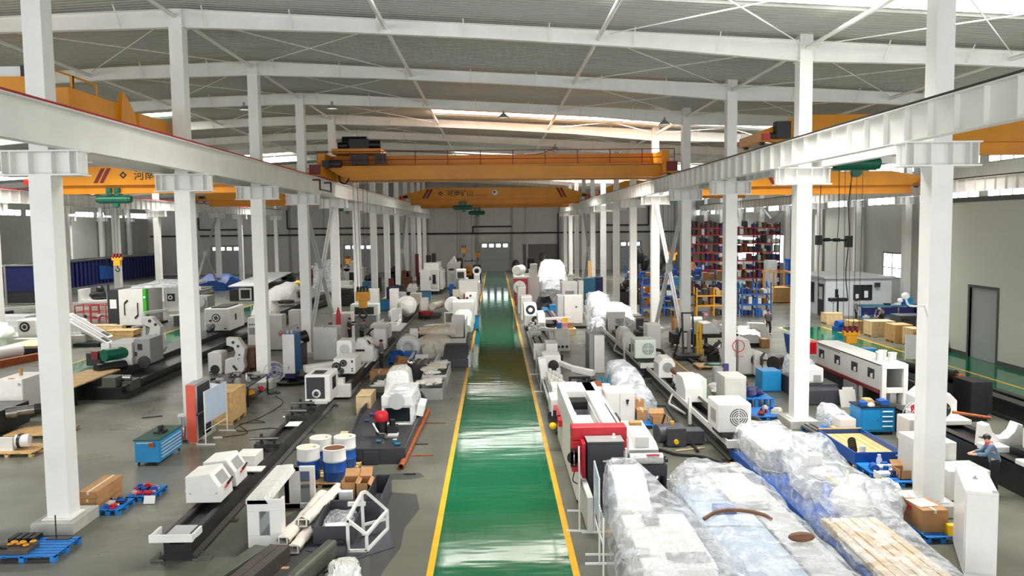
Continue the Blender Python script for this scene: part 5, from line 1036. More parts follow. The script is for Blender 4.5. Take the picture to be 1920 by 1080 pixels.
T = tool_cabinet(-1.82, -1.22, 58.3, 59.3, 1.1, 'small blue cabinet standing on the left yellow line of the aisle'); part(T, 'red_parts', 'dark_red', B(-1.8, -1.5, 58.5, 59.2, 1.1, 1.25), B(-1.45, -1.3, 58.6, 59, 1.1, 1.18), label='red items on top')
board_stand(-1.85, 48.8, -1.85, 52.5, .5, 1.75, 'white framed notice board edge-on beside the machine at the left aisle edge', 'paper')
# black hose loop and trays on the floor
T = thing('hose_drum', 'black looped hose with grey nozzle on the floor left of the sloping white cover', 'hose', (-4.6, 54, 0)); part(T, 'hose', 'rubber', Hose([(-3.4, 55, .5), (-4.6, 54.8, .6), (-5.3, 53, .15), (-6.0, 52.6, .1), (-6.2, 53.6, .1), (-5.4, 54.2, .2), (-4.9, 53.2, .3)], .1)); part(T, 'nozzle', 'grey_paint', Cy((-5.6, 51.3, .1), (-5.9, 50, .06), .1)); part(T, 'winder', 'dark_grey', Cy((-5.1, 53.9, .1), (-5.1, 53.9, .8), .3))
T = thing('coolant_box', 'low black box with blue items behind the cream foam covered machine', 'box', (-3.9, 53.5, 0)); part(T, 'box', 'black', B(-4.6, -3.2, 52.6, 54.2, 0, .7)); part(T, 'blue_cloth', 'teal', Bl((-3.3, 52.7, .75), .4, .3, .15, 10, .25))
# white tray machine and board
T = thing('drilling_machine', 'white machine on a black base with white front lip, middle left behind two workers', 'machine', (-7.0, 62, 0)); bed(T, -7.75, -6.75, 55.8, 76, .72, 'black', feet=False); part(T, 'end_tray', 'white_paint', B(-8.1, -6.75, 55.4, 55.7, .72, 1.0), B(-8.1, -8.0, 55.7, 58, .72, .95), B(-6.85, -6.75, 55.7, 58, .72, .95)); part(T, 'front_head', 'white_wrap', Bl((-7.3, 58.5, 1.2), .5, 1.0, .5, 12, .12), Bl((-6.7, 61, 1.5), .7, 1.2, .75, 12, .1)); part(T, 'round_guard', 'white_paint', Cy((-6.7, 60.8, 1.6), (-6.7, 61.4, 1.6), .75)); part(T, 'table', 'dark_grey', B(-7.3, -6.9, 56.4, 58, .75, .9)); each(T, 'guide', 'pale_grey', [B(-7.7, -7.45, 62, 75.5, .74, .86), B(-6.95, -6.75, 62, 75.5, .74, .86)])
board_stand(-7.25, 56.2, -6.8, 58.6, .7, 1.75, 'light board on two thin posts beside the white front lip machine', 'pale_grey')
T = cabinet(-9.1, -7.9, 71.1, 72, 1.75, 'white cabinet wrapped in film, left of a cream box in the middle distance', base=0); part(T, 'film', 'film_dense', Wrap([(71.05, -9.15, -7.85, 1.8), (72, -9.15, -7.85, 1.8)], z0=0, p=.25, jag=.03)); part(T, 'red_mark', 'pink', B(-8.95, -8.65, 71.0, 71.04, 1.35, 1.6), label='faint red mark')
solo('cream_box', 'cream machine box with dark opening right of the film wrapped cabinet', 'machine', 'cream', B(-7.6, -6.65, 72, 73.4, .5, 1.6), B(-7.4, -6.8, 72.2, 73.2, 0, .5), bev=.02)
tool_cabinet(-8.0, -6.6, 82.2, 83.2, 1.0, 'blue tool cabinet with pale drawer lines below the tall machining centre', 'y', door=False, nd=4)
T = tool_cabinet(-10.5, -9.6, 73, 74, .95, 'blue workshop cabinet on the far green lane edge, left of the wrapped cabinet'); solo('dark_blue_case', 'dark blue upright case behind the blue workshop cabinet', 'case', 'navy', B(-10.2, -9.3, 76, 77, 0, 1.9), B(-10.1, -9.4, 75.95, 76, .3, 1.7))
solo('red_board', 'narrow dark red upright panel left of the far machining centre', 'panel', 'dark_red', B(-10.25, -9.8, 78, 78.3, 1.0, 2.6), B(-10.1, -9.95, 78.05, 78.25, 0, 1.0)); solo('red_post', 'tall dark red post against the column row near the machining centre', 'post', 'dark_red', B(-9.8, -9.4, 100, 100.4, 1.4, 4.2), B(-9.7, -9.5, 100.1, 100.3, 0, 1.4))
T = thing('grinding_unit', 'small machine with white block and red coil on the floor behind the black hose', 'machine', (-5.5, 68, 0)); part(T, 'block', 'white_paint', B(-6.2, -5.6, 67, 68, .4, 1.6)); part(T, 'side_roll', 'cream', Cy((-5.2, 66.5, 1.0), (-4.6, 68, 1.0), .3)); part(T, 'red_coil', 'dark_red', La((-5.7, 66, .35), [(.35, 0), (.6, 0), (.6, .3), (.35, .3), (.35, 0)], 18)); part(T, 'base', 'dark_grey', B(-6.3, -4.6, 66, 68.5, 0, .3))
for x, y, w_, h, m, lb in ((-10.0, 84, 1.4, 1.5, 'dark_grey', 'dark machine lump between far left columns'), (-9.2, 90, 1.2, 1.2, 'offwhite', 'small white machine before the tall machining centre'), (-8.8, 80, 1.0, 1.1, 'black', 'black machine lump left of the blue drawer cabinet'), (-10.4, 95, 1.2, 2.4, 'brown', 'brown crate stack by the far left columns'), (-9.4, 106, 1.6, 1.6, 'dark_grey', 'dark box farthest back left of the aisle'), (-7.4, 112, 1.8, 2.0, 'grey_paint', 'grey cabinet at the back wall left of the aisle')):
    T = thing('stored_machine', lb, 'machine', (x, y, 0)); part(T, 'body', m, B(x-w_/2, x+w_/2, y, y+w_, 0, h*.7), bev=.03); part(T, 'top', m, Cy((x-w_*.2, y+.2, h*.8), (x-w_*.2, y+w_*.8, h*.8), h*.22), B(x+.05, x+w_*.4, y+.2, y+.6, h*.7, h))
# --- between column row and machine line (behind the chiller)
T = cabinet(-10.4, -9.05, 46.1, 47.4, 1.85, 'big plain white cabinet left of the two dark dressed workers', base=0, handle=None, doors=1)
part(T, 'lamp_stub', 'cream', Cy((-9.9, 46.4, 1.85), (-9.9, 46.4, 2.0), .03)); part(T, 'side_knob', 'dark_grey', Cy((-9.05, 46.6, 1.3), (-9.03, 46.6, 1.3), .05)); part(T, 'side_dome', 'pale_grey', Bl((-8.95, 46.9, .95), .15, .3, .3))
cabinet(-10.6, -9.4, 52.6, 54, 1.95, 'grey white cabinet behind the plain white cabinet, by the workers', 'offwhite', base=.1)
solo('red_cylinder', 'red gas cylinder standing behind the plain white cabinet', 'cylinder', 'red', La((-10.0, 51.6, 0), [(.15, 0), (.15, 2.0), (.1, 2.25), (.05, 2.35), (.05, 2.45)], 16))
T = thing('operator_screen', 'greenish machine screen stand beside the white cabinet and workers', 'machine', (-9.2, 56, 0)); part(T, 'post', 'grey_paint', B(-9.8, -8.2, 55.6, 56.2, 0, 1.5)); part(T, 'screen_hood', 'pale_green', B(-9.9, -8.0, 55.3, 56.3, 1.5, 2.3), bev=.05); part(T, 'black_gap', 'black', B(-9.6, -8.3, 55.28, 55.3, 1.6, 2.1))
cabinet(-9.9, -8.7, 60, 61, 2.95, 'tall white cabinet left of the orange hook block', base=.05, handle=None); cabinet(-7.9, -7.3, 60.5, 61.5, 2.9, 'narrow tall white cabinet right of the orange hook block', base=.05, handle=None)
cabinet(-13.95, -13.1, 49.8, 50.8, 2.2, 'white cabinet with orange switch behind the third left column', 'offwhite'); T = cabinet(-12.9, -12.2, 50.6, 51.6, 2.4, 'taller white cabinet right of the orange switch cabinet', 'offwhite'); solo('orange_switch', 'orange isolator switch on the white cabinet behind the third left column', 'switch', 'orange_red', B(-13.3, -13.05, 49.72, 49.78, .95, 1.2), Cy((-13.17, 49.68, 1.07), (-13.17, 49.72, 1.07), .06))
T = cabinet(-14.85, -14.25, 48.6, 49.6, 2.2, 'narrow white cabinet with grey keypad left of the third left column', base=.05, handle=None); part(T, 'keypad', 'grey_paint', B(-14.75, -14.35, 48.56, 48.6, 1.2, 1.6)); part(T, 'gauges', 'dark_grey', *[Cy((-14.7+i*.15, 48.56, 1.8), (-14.7+i*.15, 48.6, 1.8), .05, n=12) for i in range(3)])
solo('blue_post', 'blue post with cloth beside the third left column', 'post', 'deep_blue', B(-10.6, -10.45, 41.5, 41.7, 0, 1.9), B(-10.7, -10.4, 41.4, 41.5, .9, 1.2)); solo('water_cooler', 'clear plastic jug stand beside the third left column', 'cooler', 'glass', Cy((-10.4, 41, .9), (-10.4, 41, 1.4), .2), Cy((-10.4, 41, 0), (-10.4, 41, .9), .1))
T = thing('black_motor', 'black pump assembly behind the white and blue chiller', 'pump', (-11, 44.6, 0)); part(T, 'body', 'black', Cy((-11.4, 44, 1.3), (-10.4, 44.6, 1.6), .35), B(-11.3, -10.5, 44, 45, 0, 1.2)); part(T, 'silver_arm', 'grey_paint', Bar((-11.7, 43.6, 1.9), (-10.8, 44.2, 2.3), .1, .1)); each(T, 'cap', 'steel', [Bl((-11.2+i*.35, 43.8, 1.35), .12, .12, .12, 10) for i in range(3)])
solo('wood_offcut', 'dark wooden blocks stacked behind the crossed brace left of the aisle', 'wood', 'brown', Tx(B(-11.9, -10.7, 58.4, 59.4, .7, 1.3), rz=.2, piv=(-11.3, 58.9, 0)), B(-12, -10.6, 58.4, 59.6, 0, .35), Tx(B(-12, -11, 58.3, 58.9, .35, .7), rz=-.3, piv=(-11.5, 58.6, 0)))
# ================================================================== the left bay
T = thing('gantry_machine', 'long black machine bed with planked table and steel headstock in the left bay', 'machine', (-17.8, 44, 0))
part(T, 'bed', 'black_oily', Pr([(-19.4, 0), (-19.4, .8), (-17.9, .82), (-17.9, .55), (-16.7, .5), (-16.7, .3), (-16.4, .25), (-16.4, 0)], 'y', 36, 60)); part(T, 'planked_table', 'wood', *[B(-19.5, -17.95, 34.6+i*.85, 35.4+i*.85, .84, .9) for i in range(5)], label='planked wooden table'); part(T, 'table_leg', 'black', B(-19.3, -18.1, 34.8, 35, 0, .84))
each(T, 'front_block', 'green_steel', [B(-17.6, -17.0, 36.2, 37, .3, .95), B(-16.9, -16.5, 36.6, 37.6, .2, .7)]); each(T, 'roller', 'steel', [Cy((-17.0, 36.9, .8), (-16.6, 36.9, .8), .14), Cy((-16.9, 45, .65), (-16.5, 45, .65), .12)]); part(T, 'lower_rail', 'dark_steel', B(-16.75, -16.55, 36.2, 60, .52, .6))
o = part(T, 'headstock', 'offwhite', B(-19.1, -17.9, 40, 41.8, .9, 2.0), bev=.05); part(T, 'head_face', 'grey_paint', B(-17.9, -17.1, 40.2, 41.8, .9, 2.15), bev=.03); part(o, 'cap', 'black', B(-17.7, -17.5, 40.15, 40.2, 1.6, 1.9), B(-17.85, -17.75, 40.15, 40.2, 1.3, 1.5)); part(T, 'dark_spindle', 'hoist_green', Cy((-18.9, 39.2, 1.5), (-18.3, 40.2, 1.5), .3), label='dark green spindle'); part(T, 'lower_motor', 'black', Cy((-18.9, 38.4, .95), (-18.1, 39.6, .95), .26)); part(T, 'screen', 'paper', B(-19.35, -18.95, 39.9, 39.95, 1.5, 2.0)); part(T, 'red_block', 'dark_red', B(-19.8, -19.5, 39.8, 40.1, 1.2, 1.6)); part(T, 'side_guard', 'black', B(-20.1, -19.45, 39.9, 40.4, .9, 1.5)); part(T, 'lower_cover', 'white_paint', B(-19.0, -17.9, 39.9, 40.1, .9, 1.25))
part(T, 'head_wheel', 'dark_steel', Cy((-17.4, 40.1, 1.0), (-17.4, 40.2, 1.0), .3))
o = part(T, 'c_bracket', 'white_paint', Pr([(-18.95, .9), (-17.95, .9), (-17.8, 1.2), (-18.0, 1.9), (-17.95, 2.3), (-18.4, 2.85), (-18.95, 2.85), (-18.95, 2.5), (-18.5, 2.3), (-18.6, 1.95), (-18.9, 1.8)], 'y', 43.6, 44.1), bev=.02, label='white hooked plate'); each(o, 'hole', 'dark_grey', [Cy((x, 43.58, z), (x, 43.6, z), r, n=14) for x, z, r in ((-18.5, 2.65, .09), (-18.2, 2.45, .08), (-18.2, 1.9, .05))]+[Bar((-18.55, 43.59, 1.35), (-18.3, 43.59, 1.0), .02, .14)])
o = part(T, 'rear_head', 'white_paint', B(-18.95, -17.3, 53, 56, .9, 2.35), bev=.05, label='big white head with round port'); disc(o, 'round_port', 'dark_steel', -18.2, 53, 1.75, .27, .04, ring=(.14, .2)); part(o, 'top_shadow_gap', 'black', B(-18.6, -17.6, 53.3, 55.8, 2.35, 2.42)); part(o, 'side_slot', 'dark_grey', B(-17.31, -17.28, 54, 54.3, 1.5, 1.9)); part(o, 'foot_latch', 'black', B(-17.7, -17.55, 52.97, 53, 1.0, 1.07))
part(T, 'frame_post', 'white_paint', Bar((-19.6, 45.5, 1.0), (-19.6, 45.5, 2.9), .14, .14), Bar((-19.6, 45.5, 2.9), (-18.9, 47, 2.9), .14, .14), Bar((-19.9, 44.6, 2.2), (-19.5, 45.5, 2.25), .1, .1)); part(T, 'pipe_bundle', 'steel', *[Cy((-19.3+i*.18, 45.2, 1.3), (-19.3+i*.18, 45.8, 2.6), .08) for i in range(3)])
T = thing('c_frame', 'white C-shaped steel plate standing on the floor left of the third left column', 'machine part', (-13.7, 42.2, 0))
o = part(T, 'plate', 'white_paint', Pr([(-14.1, 0), (-13.2, 0), (-13.05, .35), (-13.1, .75), (-13.0, 1.3), (-13.35, 1.85), (-13.95, 1.9), (-13.95, 1.5), (-13.6, 1.4), (-13.5, 1.1), (-13.6, .85), (-14.05, .75)], 'y', 42.0, 42.5), bev=.02); each(o, 'hole', 'dark_grey', [Cy((x, 41.98, z), (x, 42.0, z), r, n=14) for x, z, r in ((-13.6, 1.65, .08), (-13.35, 1.45, .07), (-13.3, 1.0, .05), (-13.35, .8, .03))]+[Bar((-13.65, 41.99, .45), (-13.45, 41.99, .2), .02, .12)]); part(T, 'brown_back', 'brown', B(-13.3, -12.7, 42.6, 43.4, 0, 1.3)); part(T, 'foot_bar', 'black', Bar((-12.9, 42.5, .15), (-12.2, 43.2, .25), .1, .1))
T = thing('white_box', 'white steel box with dark round opening left of the C-shaped plate', 'box', (-14.7, 42.5, 0)); part(T, 'body', 'white_paint', Pr([(-15, 0), (-14.3, 0), (-14.3, 1.05), (-14.45, 1.12), (-15, 1.08)], 'y', 42.2, 43.2), bev=.02); part(T, 'opening', 'black', Cy((-14.65, 42.18, .22), (-14.65, 42.2, .22), .24, n=18)); part(T, 'latch', 'dark_grey', B(-14.95, -14.85, 42.15, 42.2, .05, .12))
T = thing('gantry_machine', 'black machine bed wrapped in white film running back between left columns', 'machine', (-17, 72, 0)); part(T, 'bed', 'black_oily', B(-18.3, -17.0, 60.6, 84, .1, .95), B(-17.0, -16.4, 61, 80, .1, .5)); part(T, 'film', 'white_wrap', Wrap([(60.8, -18.4, -16.8, 1.2), (62, -18.5, -16.6, 2.0), (64, -18.4, -16.9, 1.4)], z0=.5, jag=.1)); part(T, 'white_pile', 'white_wrap', Wrap([(72, -20.8, -18.2, 1.2), (74, -20.9, -17.6, 2.3), (77, -20.5, -17.4, 2.5), (80, -20, -17.6, 1.8)], z0=.3, jag=.16)); part(T, 'yellow_print', 'bright_yellow', Bl((-18.2, 76, 2.4), .5, .8, .25, 10, .3)); part(T, 'brown_end', 'brown', Bl((-17.6, 74, 1.6), .4, .6, .4, 10, .2)); part(T, 'coil', 'dark_steel', La((-18, 70, 1.1), [(.5, 0), (.7, 0), (.7, .25), (.5, .25), (.5, 0)], 18))
# green edged white machine and neighbours
T = thing('lathe_centre', 'white machining centre with bright green edge and dark hook handles in the left bay', 'machine', (-27.6, 65, 0))
part(T, 'dark_side', 'dark_grey', B(-29.9, -28.95, 63, 66.5, .1, 2.95), bev=.02); part(T, 'sliding_door', 'white_paint', B(-28.95, -27.1, 62.8, 66.5, .2, 2.95), bev=.03); part(T, 'green_edge', 'green_panel', B(-27.1, -26.85, 62.8, 63.3, .2, 3.0), bev=.03, label='bright green edge'); part(T, 'display', 'display', B(-27.05, -26.9, 62.77, 62.8, 2.3, 2.42)); part(T, 'base', 'black', B(-29.8, -26.7, 63, 66.4, 0, .2))
h1 = [Bar((-28.5, 62.77, 1.0), (-28.5, 62.77, 1.9), .05, .12), Bar((-28.5, 62.77, 1.9), (-28.25, 62.77, 2.15), .05, .12)]; h2 = [Bar((-27.5, 62.77, 1.0), (-27.5, 62.77, 1.95), .05, .12), Bar((-27.5, 62.77, 1.0), (-27.75, 62.77, .75), .05, .12)]
each(T, 'door_handle', 'black', [join(*h1), join(*h2)]); part(T, 'notice', 'paper', B(-29.7, -29.2, 62.97, 63, 1.5, 2.2)); part(T, 'right_wing', 'offwhite', B(-26.6, -25.3, 65.5, 69, .9, 3.0), bev=.08); part(T, 'wing_port', 'black', B(-26.3, -25.7, 65.47, 65.5, 1.8, 2.4)); part(T, 'port_ring', 'paper', La((-26.05, 65.45, 2.1), [(.1, -.02), (.18, -.02), (.18, 0), (.1, 0), (.1, -.02)], 16, 'y')); part(T, 'film_roof', 'film_dense', Wrap([(64, -28.5, -25.2, 3.2), (67, -28, -24.5, 3.5), (70, -27, -24.6, 3.2)], z0=3.0, jag=.08))
T = thing('black_machine', 'black machine with white framed screen right of the green edged machine', 'machine', (-24, 66, 0)); part(T, 'body', 'black', B(-25.2, -23.4, 65, 68, 0, 2.8), bev=.04); part(T, 'screen_frame', 'white_paint', Fr('y', 64.9, 64.98, -24.6, -23.4, 1.9, 3.0, .09)); part(T, 'grey_motor', 'steel', Cy((-23.4, 64.6, 2.4), (-22.6, 65.2, 2.6), .3)); part(T, 'rail', 'white_paint', Bar((-25, 62.5, .95), (-23.2, 63.2, 1.0), .1, .1)); part(T, 'lower_blocks', 'dark_grey', B(-25.1, -23.2, 63.5, 65, 0, .8))
solo('control_column', 'white and grey machine column with purple housing at the second left column', 'machine', 'grey_paint', B(-22.3, -21.2, 60, 61.5, 0, 2.6), Cy((-21.7, 59.8, 2.2), (-21.7, 60.2, 2.2), .4), B(-22.4, -21.9, 59.8, 60, 0, 3.4))
crate(-27.4, -25.5, 57.3, 58.6, .45, 'low wooden crate on the floor before the green edged machine', 'wood', slats=4); crate(-30.5, -28.4, 60.2, 61.2, .5, 'low wooden crate left of the green edged machine', 'wood_pale', slats=3); crate(-28.4, -27.5, 60.0, 60.6, .5, 'small wooden crate between two low crates in the left bay', 'wood_pale', slats=2)
for i, x in enumerate((-34.2, -32.9)):
    T = thing('red_rack', ['red steel frame rack at left, nearer the first column', 'red steel frame rack at left, nearer the green edged machine'][i], 'rack', (x, 67, 0))
    each(T, 'post', 'red', [Bar((x+a, b, 0), (x+a, b, 1.45), .06, .06) for a in (0, 1.2) for b in (66.5, 67.9)]); each(T, 'shelf', 'red', [Fr('z', z, z+.06, x, x+1.2, 66.5, 67.9, .07) for z in (.35, .85, 1.4)])
    clutter(4, x+.2, x+1.0, 66.7, 67.6, .41, ['part stored on the left red frame rack', 'part stored on the right red frame rack'][i], ['parts on the left red rack', 'parts on the right red rack'][i], ('white_paint', 'dark_steel', 'offwhite'), .15)
T = thing('white_cradle', 'open white sheet metal cradle holding a black casting in the far left bay', 'machine', (-41, 84.5, 0)); part(T, 'tray', 'white_paint', B(-42.8, -39.6, 84, 86, .15, .4), B(-42.8, -42.5, 84, 86, .4, 1.5), B(-39.9, -39.6, 84, 86, .4, 1.2)); part(T, 'casting', 'black', Bl((-41.1, 85, .8), 1.1, .8, .5, 12, .1), Bl((-41, 85, 1.4), .4, .5, .5, 10), label='black casting'); each(T, 'foot', 'black', [B(-42.6, -42.3, 84.2, 84.6, 0, .15), B(-40.1, -39.8, 84.2, 84.6, 0, .15)])
T = thing('machine_cover', 'two tilted white machine covers with grey windows standing behind the nearest left column', 'cover', (-26.6, 53, 0))
for i, dy in enumerate((0, 1.1)):
    o = part(T, 'cover_panel', 'white_paint', Tx(B(-1.5, 1.5, -.45, .45, -.08, .08), x=-26.4-.5*i, y=53+dy, z=1.15+.25*i-.2, ry=radians(33), rz=.1), bev=.03); part(o, 'window', 'grey_paint', Tx(B(-1.35, 1.35, -.3, .3, .082, .09), x=-26.4-.5*i, y=53+dy, z=.95+.25*i, ry=radians(33), rz=.1)); part(o, 'mesh_patch', 'dark_grey', Tx(B(.85, 1.33, -.3, .3, .092, .097), x=-26.4-.5*i, y=53+dy, z=.95+.25*i, ry=radians(33), rz=.1))
part(T, 'support', 'dark_grey', B(-27.4, -25.8, 52.8, 54.2, 0, .22))
T = thing('lathe', 'white lathe head with black ring port at far left behind the brown timber', 'machine', (-30.5, 54, 0)); part(T, 'base', 'offwhite', B(-31.6, -27, 53.4, 55.5, 0, .7), bev=.03); part(T, 'head', 'white_paint', B(-31.2, -30, 53.3, 54.8, .7, 1.75), bev=.05); disc(T, 'ring_port', 'black', -30.7, 53.3, 1.3, .33, .04, ring=(.14, .2)); part(T, 'film', 'film_dense', Wrap([(53.5, -30, -27.2, 1.5), (55.3, -30, -27.4, 1.7)], z0=.7, jag=.1)); part(T, 'front_block', 'offwhite', B(-30.6, -29.2, 51.8, 52.4, 0, .7)); each(T, 'slot', 'black', [B(-30.4, -30.1, 51.78, 51.8, .15, .25), B(-29.7, -29.4, 51.78, 51.8, .15, .25)])
solo('timber_beam', 'long reddish brown timber lying at the left edge of the photo', 'timber', 'rust', Bar((-28.5, 42.2, .2), (-26.2, 49.5, .2), .35, .4)); T = thing('motor_unit', 'black and white motor unit lying behind the brown timber at left', 'motor', (-28.5, 46, 0)); part(T, 'housing', 'white_paint', Cy((-28.9, 44.6, .6), (-27.8, 47.6, .6), .38)); part(T, 'black_end', 'black', B(-29.4, -28.7, 43.6, 44.8, .1, 1.1)); part(T, 'cradle', 'dark_grey', B(-29.2, -27.5, 44, 48, 0, .25)); part(T, 'plank', 'wood_pale', B(-29.6, -27.6, 49, 52, .55, .65)); part(T, 'rail', 'black', B(-29.8, -27.4, 48.6, 52.5, 0, .55))
solo('green_waste', 'pale green film bundle at the very left edge by the far column', 'bundle', 'pale_green', Wrap([(52, -34.5, -32, .9), (54, -34.6, -31.8, 1.6), (55, -34, -32, .8)], z0=0, jag=.15))
T = cabinet(-19.95, -18.9, 32.4, 34.2, 1.62, 'white cabinet at the left edge of the photo, wood piece on top', face='x', base=.1, handle=None); part(T, 'wood_piece', 'cardboard', Bl((-19.4, 32.6, 1.5), .2, .12, .16, 10, .2), Cy((-19.5, 33.4, 1.62), (-19.5, 33.4, 1.9), .07), label='brown cardboard piece'); part(T, 'mark', 'grey_paint', B(-19.05, -18.97, 32.36, 32.38, 1.4, 1.48))
T = thing('lathe_bed', 'black machine bed with silver motor at the left edge below the white cabinet', 'machine', (-18.6, 30.5, 0)); part(T, 'bed', 'black_oily', B(-20.5, -18.2, 29.4, 31.6, .1, .95), bev=.02); part(T, 'motor', 'steel', Cy((-18.3, 30.2, .75), (-18.0, 30.4, .75), .24), Cy((-18.0, 30.4, .78), (-17.5, 30.7, .8), .18)); part(T, 'end_cap', 'black', Cy((-17.5, 30.7, .8), (-17.3, 30.8, .8), .2))
pallet(-17.9, -15.9, 29.3, 30.8, 'wooden pallet with boards at the left edge behind the silver motor', 'wood', .14); pallet(-17.2, -15.5, 26.9, 28.2, 'wooden pallet with white casting at the left edge', 'wood', .14); T = thing('casting', 'white striped casting on the wooden pallet at the left edge', 'casting', (-16.6, 27.5, .14)); part(T, 'body', 'white_paint', *[B(-17.2, -16.3, 27.2+i*.14, 27.3+i*.14, .14, .6-.06*i) for i in range(5)], Cy((-16.3, 27.4, .42), (-15.9, 27.5, .42), .22)); part(T, 'strap', 'black', La((-16.15, 27.45, .42), [(.23, -.05), (.25, -.05), (.25, .05), (.23, .05), (.23, -.05)], 16, 'x'))
# dark ribbed panels along the far left wall
T = thing('panel_row', 'long row of dark blue ribbed panels with silver top along the far left wall', 'partition', (-56, 115, 0))
part(T, 'ribbed_panel', 'navy', *[B(-56.4+.12*(i % 2), -56.1+.12*(i % 2), 86+i*.55, 86.3+i*.55, 0, 3.3) for i in range(90)], label='dark ribbed panels'); part(T, 'panel_backing', 'dark_grey', B(-56.6, -56.4, 86, 135.5, 0, 3.3)); part(T, 'silver_duct', 'chrome', Cy((-56.1, 86, 3.55), (-56.1, 135.5, 3.55), .24), label='silver duct on top')
solo('blue_panel_patch', 'bright blue tarp hanging on the dark ribbed panels at far left', 'tarp', 'deep_blue', Pr([(116, .6), (121.5, .5), (122, 1.2), (119, 2.4), (116, 2.6)], 'x', -55.95, -55.9))
T = thing('dark_screen', 'dark blue welding screen at the left edge behind the nearest column', 'screen', (-45, 84, 0)); part(T, 'curtain', 'navy', B(-50, -44.5, 84, 84.1, 1.4, 4.0), label='dark blue curtain'); part(T, 'lower_panel', 'dark_grey', B(-50, -44.5, 84.02, 84.08, .2, 1.4)); part(T, 'top_rail', 'grey_paint', B(-50.2, -44.3, 83.95, 84.15, 4.0, 4.15)); each(T, 'post', 'grey_paint', [B(-50.2, -50, 83.95, 84.15, 0, 4.0), B(-44.5, -44.3, 83.95, 84.15, 0, 4.0)])
solo('white_ledge', 'long white barrier rail crossing at the left edge behind the nearest column', 'barrier', 'white_paint', Bar((-45, 73, .55), (-38, 80, .55), .2, .25), B(-44.6, -44.4, 73.3, 73.5, 0, .5), B(-38.6, -38.4, 79.3, 79.5, 0, .5)); solo('black_heap', 'black machine part lying before the white barrier rail at left edge', 'machine part', 'black', B(-41.5, -40, 67, 68, .2, 1.0), Cy((-40.2, 67.5, .5), (-37.5, 69.5, .5), .15), B(-41.5, -38, 67, 69, 0, .2))
solo('grey_sheets', 'stack of pale grey sheets lying behind the ring port lathe at left edge', 'sheets', 'pale_grey', B(-39.5, -34.5, 60.5, 63.5, 0, .5), B(-39.3, -34.7, 60.7, 63.3, .5, .9), B(-39, -35, 60.9, 63, .9, 1.2))
# things far back in the left bay
T = thing('blue_bin', 'deep blue tarp covered heap on the floor beyond the second left column', 'heap', (-35, 103, 0)); part(T, 'tarp', 'deep_blue', Wrap([(100, -36.5, -33, 1.2), (103, -37, -32.6, 2.0), (106, -36, -33, 1.4)], z0=0, jag=.2)); part(T, 'dark_base', 'black', B(-39, -36.4, 100, 104, 0, 1.3))
T = thing('black_bed', 'black machine bed with square white-framed end lying beyond the third left column', 'machine', (-26, 88, 0)); part(T, 'bed', 'black_oily', Pr([(-27.7, 0), (-27.7, 1.2), (-24.5, 1.4), (-24.5, 0)], 'y', 85, 96)); part(T, 'end_frame', 'pale_grey', Fr('y', 84.9, 85, -26.7, -25.4, .1, 1.35, .16)); part(T, 'top_sheet', 'pale_grey', Pr([(85, 1.5), (98, 2.2), (98, 2.3), (85, 1.6)], 'x', -27.8, -24.3))
i = 0
for x, y, w_, d, h, m, lb in ((-40, 101, 2.6, 2, 1.0, 'offwhite', 'white machine parts row farthest back behind the blue heap'), (-31.5, 104, 2.8, 2, .9, 'dark_steel', 'dark machine with white cylinder beyond the blue heap'), (-29.5, 106, 1.1, 1, 1.6, 'white_paint', 'small white box with dark round port in the far left bay'), (-26, 102, 1.4, 1.4, 2.0, 'black', 'black post machine beside the far left row column'),
        (-22.5, 104, 3.4, 2, 3.0, 'offwhite', 'large pale grey machine between third and fourth left columns'), (-25.0, 108, 2, 2, 2.2, 'dark_grey', 'dark grey machine left of the large pale grey machine'), (-20.8, 96, 1.9, 1.5, 2.6, 'brown', 'brown crate on black base between third and fourth left columns'), (-17.6, 100, 2.0, 3, 3.4, 'white_paint', 'white square machine with black window at the fourth left column'),
        (-36.8, 92, 2.5, 1.4, 1.0, 'white_paint', 'white box on the floor right of the second left column'), (-16.5, 88, 2.2, 3, 1.7, 'offwhite', 'white bed machine behind the crossed brace'), (-14.2, 94, 1.6, 2, 2.2, 'dark_grey', 'dark machine behind the fifth left column'), (-14.5, 78, 1.8, 2.2, 1.6, 'black', 'black machine behind the crossed brace'),
        (-12.8, 104, 1.5, 2, 2.5, 'dark_grey', 'dark machine far behind the left column row'), (-45, 112, 3, 2, 1.3, 'dark_grey', 'dark machine before the far left wall'), (-13.5, 86, 1.5, 1.5, 1.8, 'teal', 'teal machine behind the column row left of the aisle'), (-20, 116, 3, 2, 2.4, 'grey_paint', 'grey tarp covered machine at the back wall in the left bay')):
    T = thing('stored_machine', lb, 'machine', (x, y, 0)); part(T, 'body', m, B(x-w_/2, x+w_/2, y, y+d, .1, h*.75), bev=.04); part(T, 'top', m, B(x-w_*.2, x+w_*.35, y+.1, y+d*.7, h*.75, h), Cy((x-w_*.3, y, h*.75), (x-w_*.3, y+d*.7, h*.75), min(.4, h*.25))); part(T, 'port', 'black', B(x-w_*.15, x+w_*.2, y-.03, y, h*.25, h*.6)); part(T, 'skid', 'dark_grey', B(x-w_/2+.05, x+w_/2-.05, y+.1, y+d-.1, 0, .1))
T = thing('wrapped_machine', 'white film wrapped heap under the hooks left of the aisle column row', 'machine', (-19.5, 96, 0)); part(T, 'film', 'film_dense', Wrap([(93, -21, -18.2, 1.5), (95, -21.2, -17.8, 4.0), (98, -20.6, -18, 2.2)], z0=.1, jag=.15)); part(T, 'inner', 'offwhite', B(-20.6, -18.6, 93.6, 97.4, 0, 1.4))
